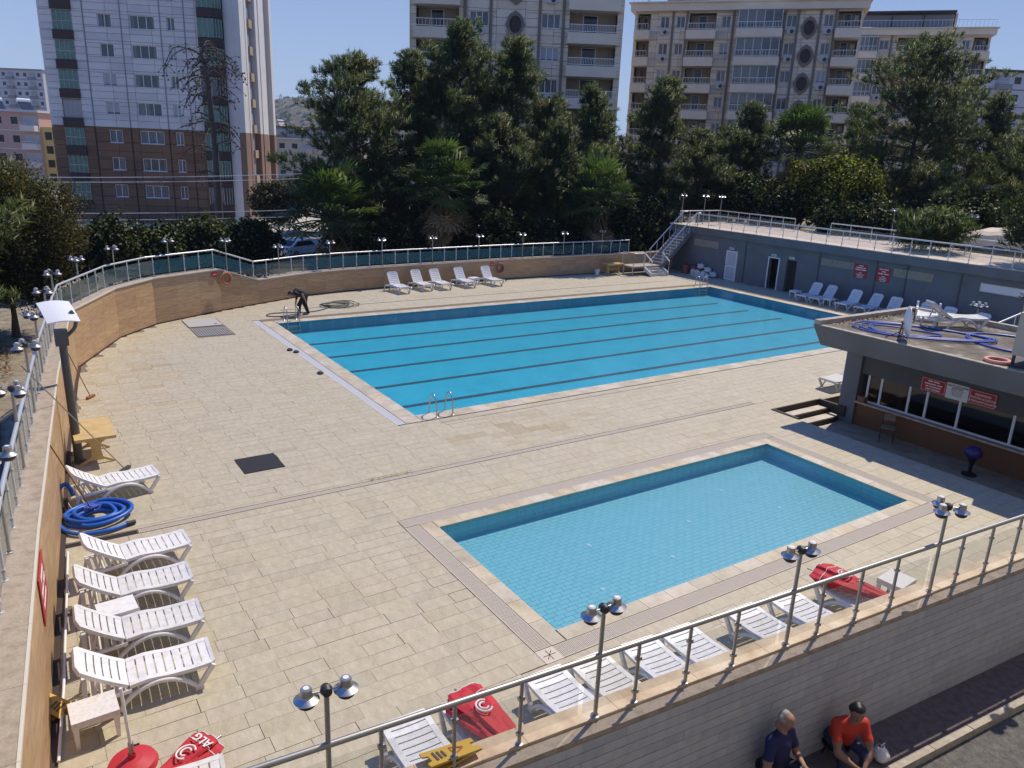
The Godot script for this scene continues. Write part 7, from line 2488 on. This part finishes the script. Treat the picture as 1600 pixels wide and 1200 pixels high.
func make_people() -> void:
	var pm := mat("person", Color.WHITE, .75)
	pm.vertex_color_use_as_albedo = true
	mat("hair_grey", lin(.32, .30, .28), .7)
	mat("hair_black", lin(.012, .010, .009), .5)
	mat("cap_navy", lin(.012, .02, .05), .6)
	var skin := Color(.36, .20, .13)
	seated("seated person in a dark blue shirt with short grey hair below the front wall", Vector3(-1.72, -.65, 14.42), .05, {"shirt": Color(.012, .016, .085), "trousers": Color(.02, .02, .025), "skin": skin, "seat": .42, "lean": .06, "foot": .5, "look": Vector3(.22, .25, 0), "elbow": [Vector3(-.33, .62, .1), Vector3(.3, .62, .12)], "hand": [Vector3(-.1, .64, .36), Vector3(.08, .7, .38)], "curl": .65, "palm_down": false, "hair": M.hair_grey})
	seated("seated person in an orange-red T-shirt leaning forward below the front wall", Vector3(-.3, -.65, 14.46), -.5, {"shirt": Color(.55, .045, .02), "trousers": Color(.03, .045, .09), "skin": Color(.30, .17, .11), "seat": .24, "lean": .46, "foot": .42, "look": Vector3(.1, -.25, 0), "elbow": [Vector3(-.25, .43, .42), Vector3(.24, .43, .42)], "hand": [Vector3(-.05, .32, .57), Vector3(.08, .3, .58)], "curl": .5, "palm_down": true, "hair": M.hair_black})
	for q in [[-1.72, 14.38, .42, "low black stool under the person in blue"], [-.3, 14.44, .24, "low black stool under the person in orange-red"]]:
		var s := thing("stool", q[3], "stool", Vector3(q[0], -.65, q[1]), .1)
		var mb := MB.new(); mb.lathe([Vector2(0, 0), Vector2(.2, 0), Vector2(.2, .04), Vector2(0, .04)], Vector3(0, q[2] - .06, 0), 18); obj("seat", mb, M.black, s)
		for k in 4:
			var a := PI / 4 + k * PI / 2
			mb = MB.new(); mb.tube([Vector3(cos(a) * .17, 0, sin(a) * .17), Vector3(cos(a) * .13, q[2] - .06, sin(a) * .13)], .016); obj("leg", mb, M.black, s)
	var ph := thing("phone", "pale phone in the hands of the person in blue", "phone", Vector3(-1.72, .09, 14.88), .05)
	var mb := MB.new(); mb.box(Vector3.ZERO, Vector3(.072, .012, .14), Basis(Vector3.RIGHT, .5)); obj("case", mb, M.white_sheet, ph)
	mb = MB.new(); mb.box(Vector3(0, .008, .0), Vector3(.064, .002, .13), Basis(Vector3.RIGHT, .5)); obj("screen", mb, M.steel_dark, ph)
	var bag := thing("plastic_bag", "shiny white plastic bag beside the person in orange-red", "bag", Vector3(.16, -.65, 14.86))
	bag.scale = Vector3.ONE * .7
	mb = MB.new()
	var pr := []
	for i in 9: pr.append(Vector2(.02 + .15 * sin(PI * (.12 + .8 * i / 8.0)), i * .045))
	mb.lathe(pr, Vector3.ZERO, 14)
	for i in mb.v.size(): mb.v[i] += Vector3(sin(mb.v[i].y * 31 + mb.v[i].z * 20), 0, cos(mb.v[i].y * 27 + mb.v[i].x * 22)) * .018
	obj("sack_body", mb, M.white_sheet, bag)
	mb = MB.new(); mb.tube([Vector3(-.05, .34, 0), Vector3(-.04, .44, .02), Vector3(.04, .44, .02), Vector3(.05, .34, 0)], .01); obj("handle", mb, M.white_sheet, bag)
	# the cleaner, bent over by the far left ladder; x forward, z towards the viewer
	var t := thing("person", "person in black with a dark cap bending over a hose at the large pool", "person", Vector3(1.62, 0, -14.9), 0)
	t.rotation.y = PI - .59
	var F := Flesh.new()
	var bk := Color(.012, .011, .011)
	var hipL := Vector3(-.1, .9, .1)
	var hipR := Vector3(-.1, .9, -.1)
	limb(F, [hipL, Vector3(-.06, .48, .13), Vector3(-.2, .1, .13)], [.125, .095, .072], [bk])
	limb(F, [hipR, Vector3(.14, .48, -.1), Vector3(.15, .1, -.12)], [.125, .095, .072], [bk])
	F.bone(Vector3(-.16, .045, .1), Vector3(.03, .04, .12), .045, .038, Color(.3, .3, .3))
	F.bone(Vector3(.15, .045, -.12), Vector3(.33, .04, -.11), .045, .038, Color(.3, .3, .3))
	F.bone(hipL, hipR, .13, .13, bk)
	F.bone(Vector3(-.1, .95, 0), Vector3(.24, 1.06, 0), .17, .175, bk)
	F.bone(Vector3(.28, 1.04, -.17), Vector3(.28, 1.04, .17), .095, .085, bk)
	F.bone(Vector3(.32, 1.04, 0), Vector3(.44, 1.0, 0), .06, .055, skin)
	limb(F, [Vector3(.3, 1.0, .2), Vector3(.35, .7, .24), Vector3(.4, .42, .22)], [.065, .048, .032], [bk, skin])
	limb(F, [Vector3(.26, 1.02, -.2), Vector3(-.08, 1.0, -.3), Vector3(-.2, .76, -.28)], [.065, .05, .034], [bk, skin])
	mb = MB.new()
	F.grow(mb, .016, .045)
	var hb := Basis(Vector3(0, 0, -1), Vector3(.62, .78, 0), Vector3(.78, -.62, 0)).orthonormalized()
	var hc := Vector3(.52, .95, 0)
	head_flesh(mb, hc, hb, skin)
	hand(mb, Vector3(.4, .42, .22), Vector3(.15, -.98, 0).normalized(), Vector3(-.98, -.15, 0), Vector3(0, 0, -1), skin, .5)
	hand(mb, Vector3(-.2, .76, -.28), Vector3(-.3, -.95, 0).normalized(), Vector3(.9, -.3, 0), Vector3(0, 0, 1), skin, .35)
	obj("body", mb, M.person, t)
	hair(t, hc, hb, M.hair_black, .5)
	F = Flesh.new()
	F.bone(hc + hb * Vector3(0, .068, -.03), hc + hb * Vector3(0, .07, .025), .09, .085, Color.WHITE)
	F.bone(hc + hb * Vector3(-.03, .052, .08), hc + hb * Vector3(-.025, .045, .15), .03, .02, Color.WHITE)
	F.bone(hc + hb * Vector3(.03, .052, .08), hc + hb * Vector3(.025, .045, .15), .03, .02, Color.WHITE)
	mb = MB.new()
	F.grow(mb, .01, .02)
	obj("cap", mb, M.cap_navy, t)

func _ready() -> void:
	rng.seed = 7
	cube = BoxMesh.new()
	make_view()
	make_materials()
	make_ground()
	make_deck()
	make_pools()
	make_boundary_wall()
	make_front_wall()
	make_railings()
	make_kiosk()
	make_changing_rooms()
	make_stairs()
	make_furniture()
	make_buildings()
	make_plants()
	make_people()
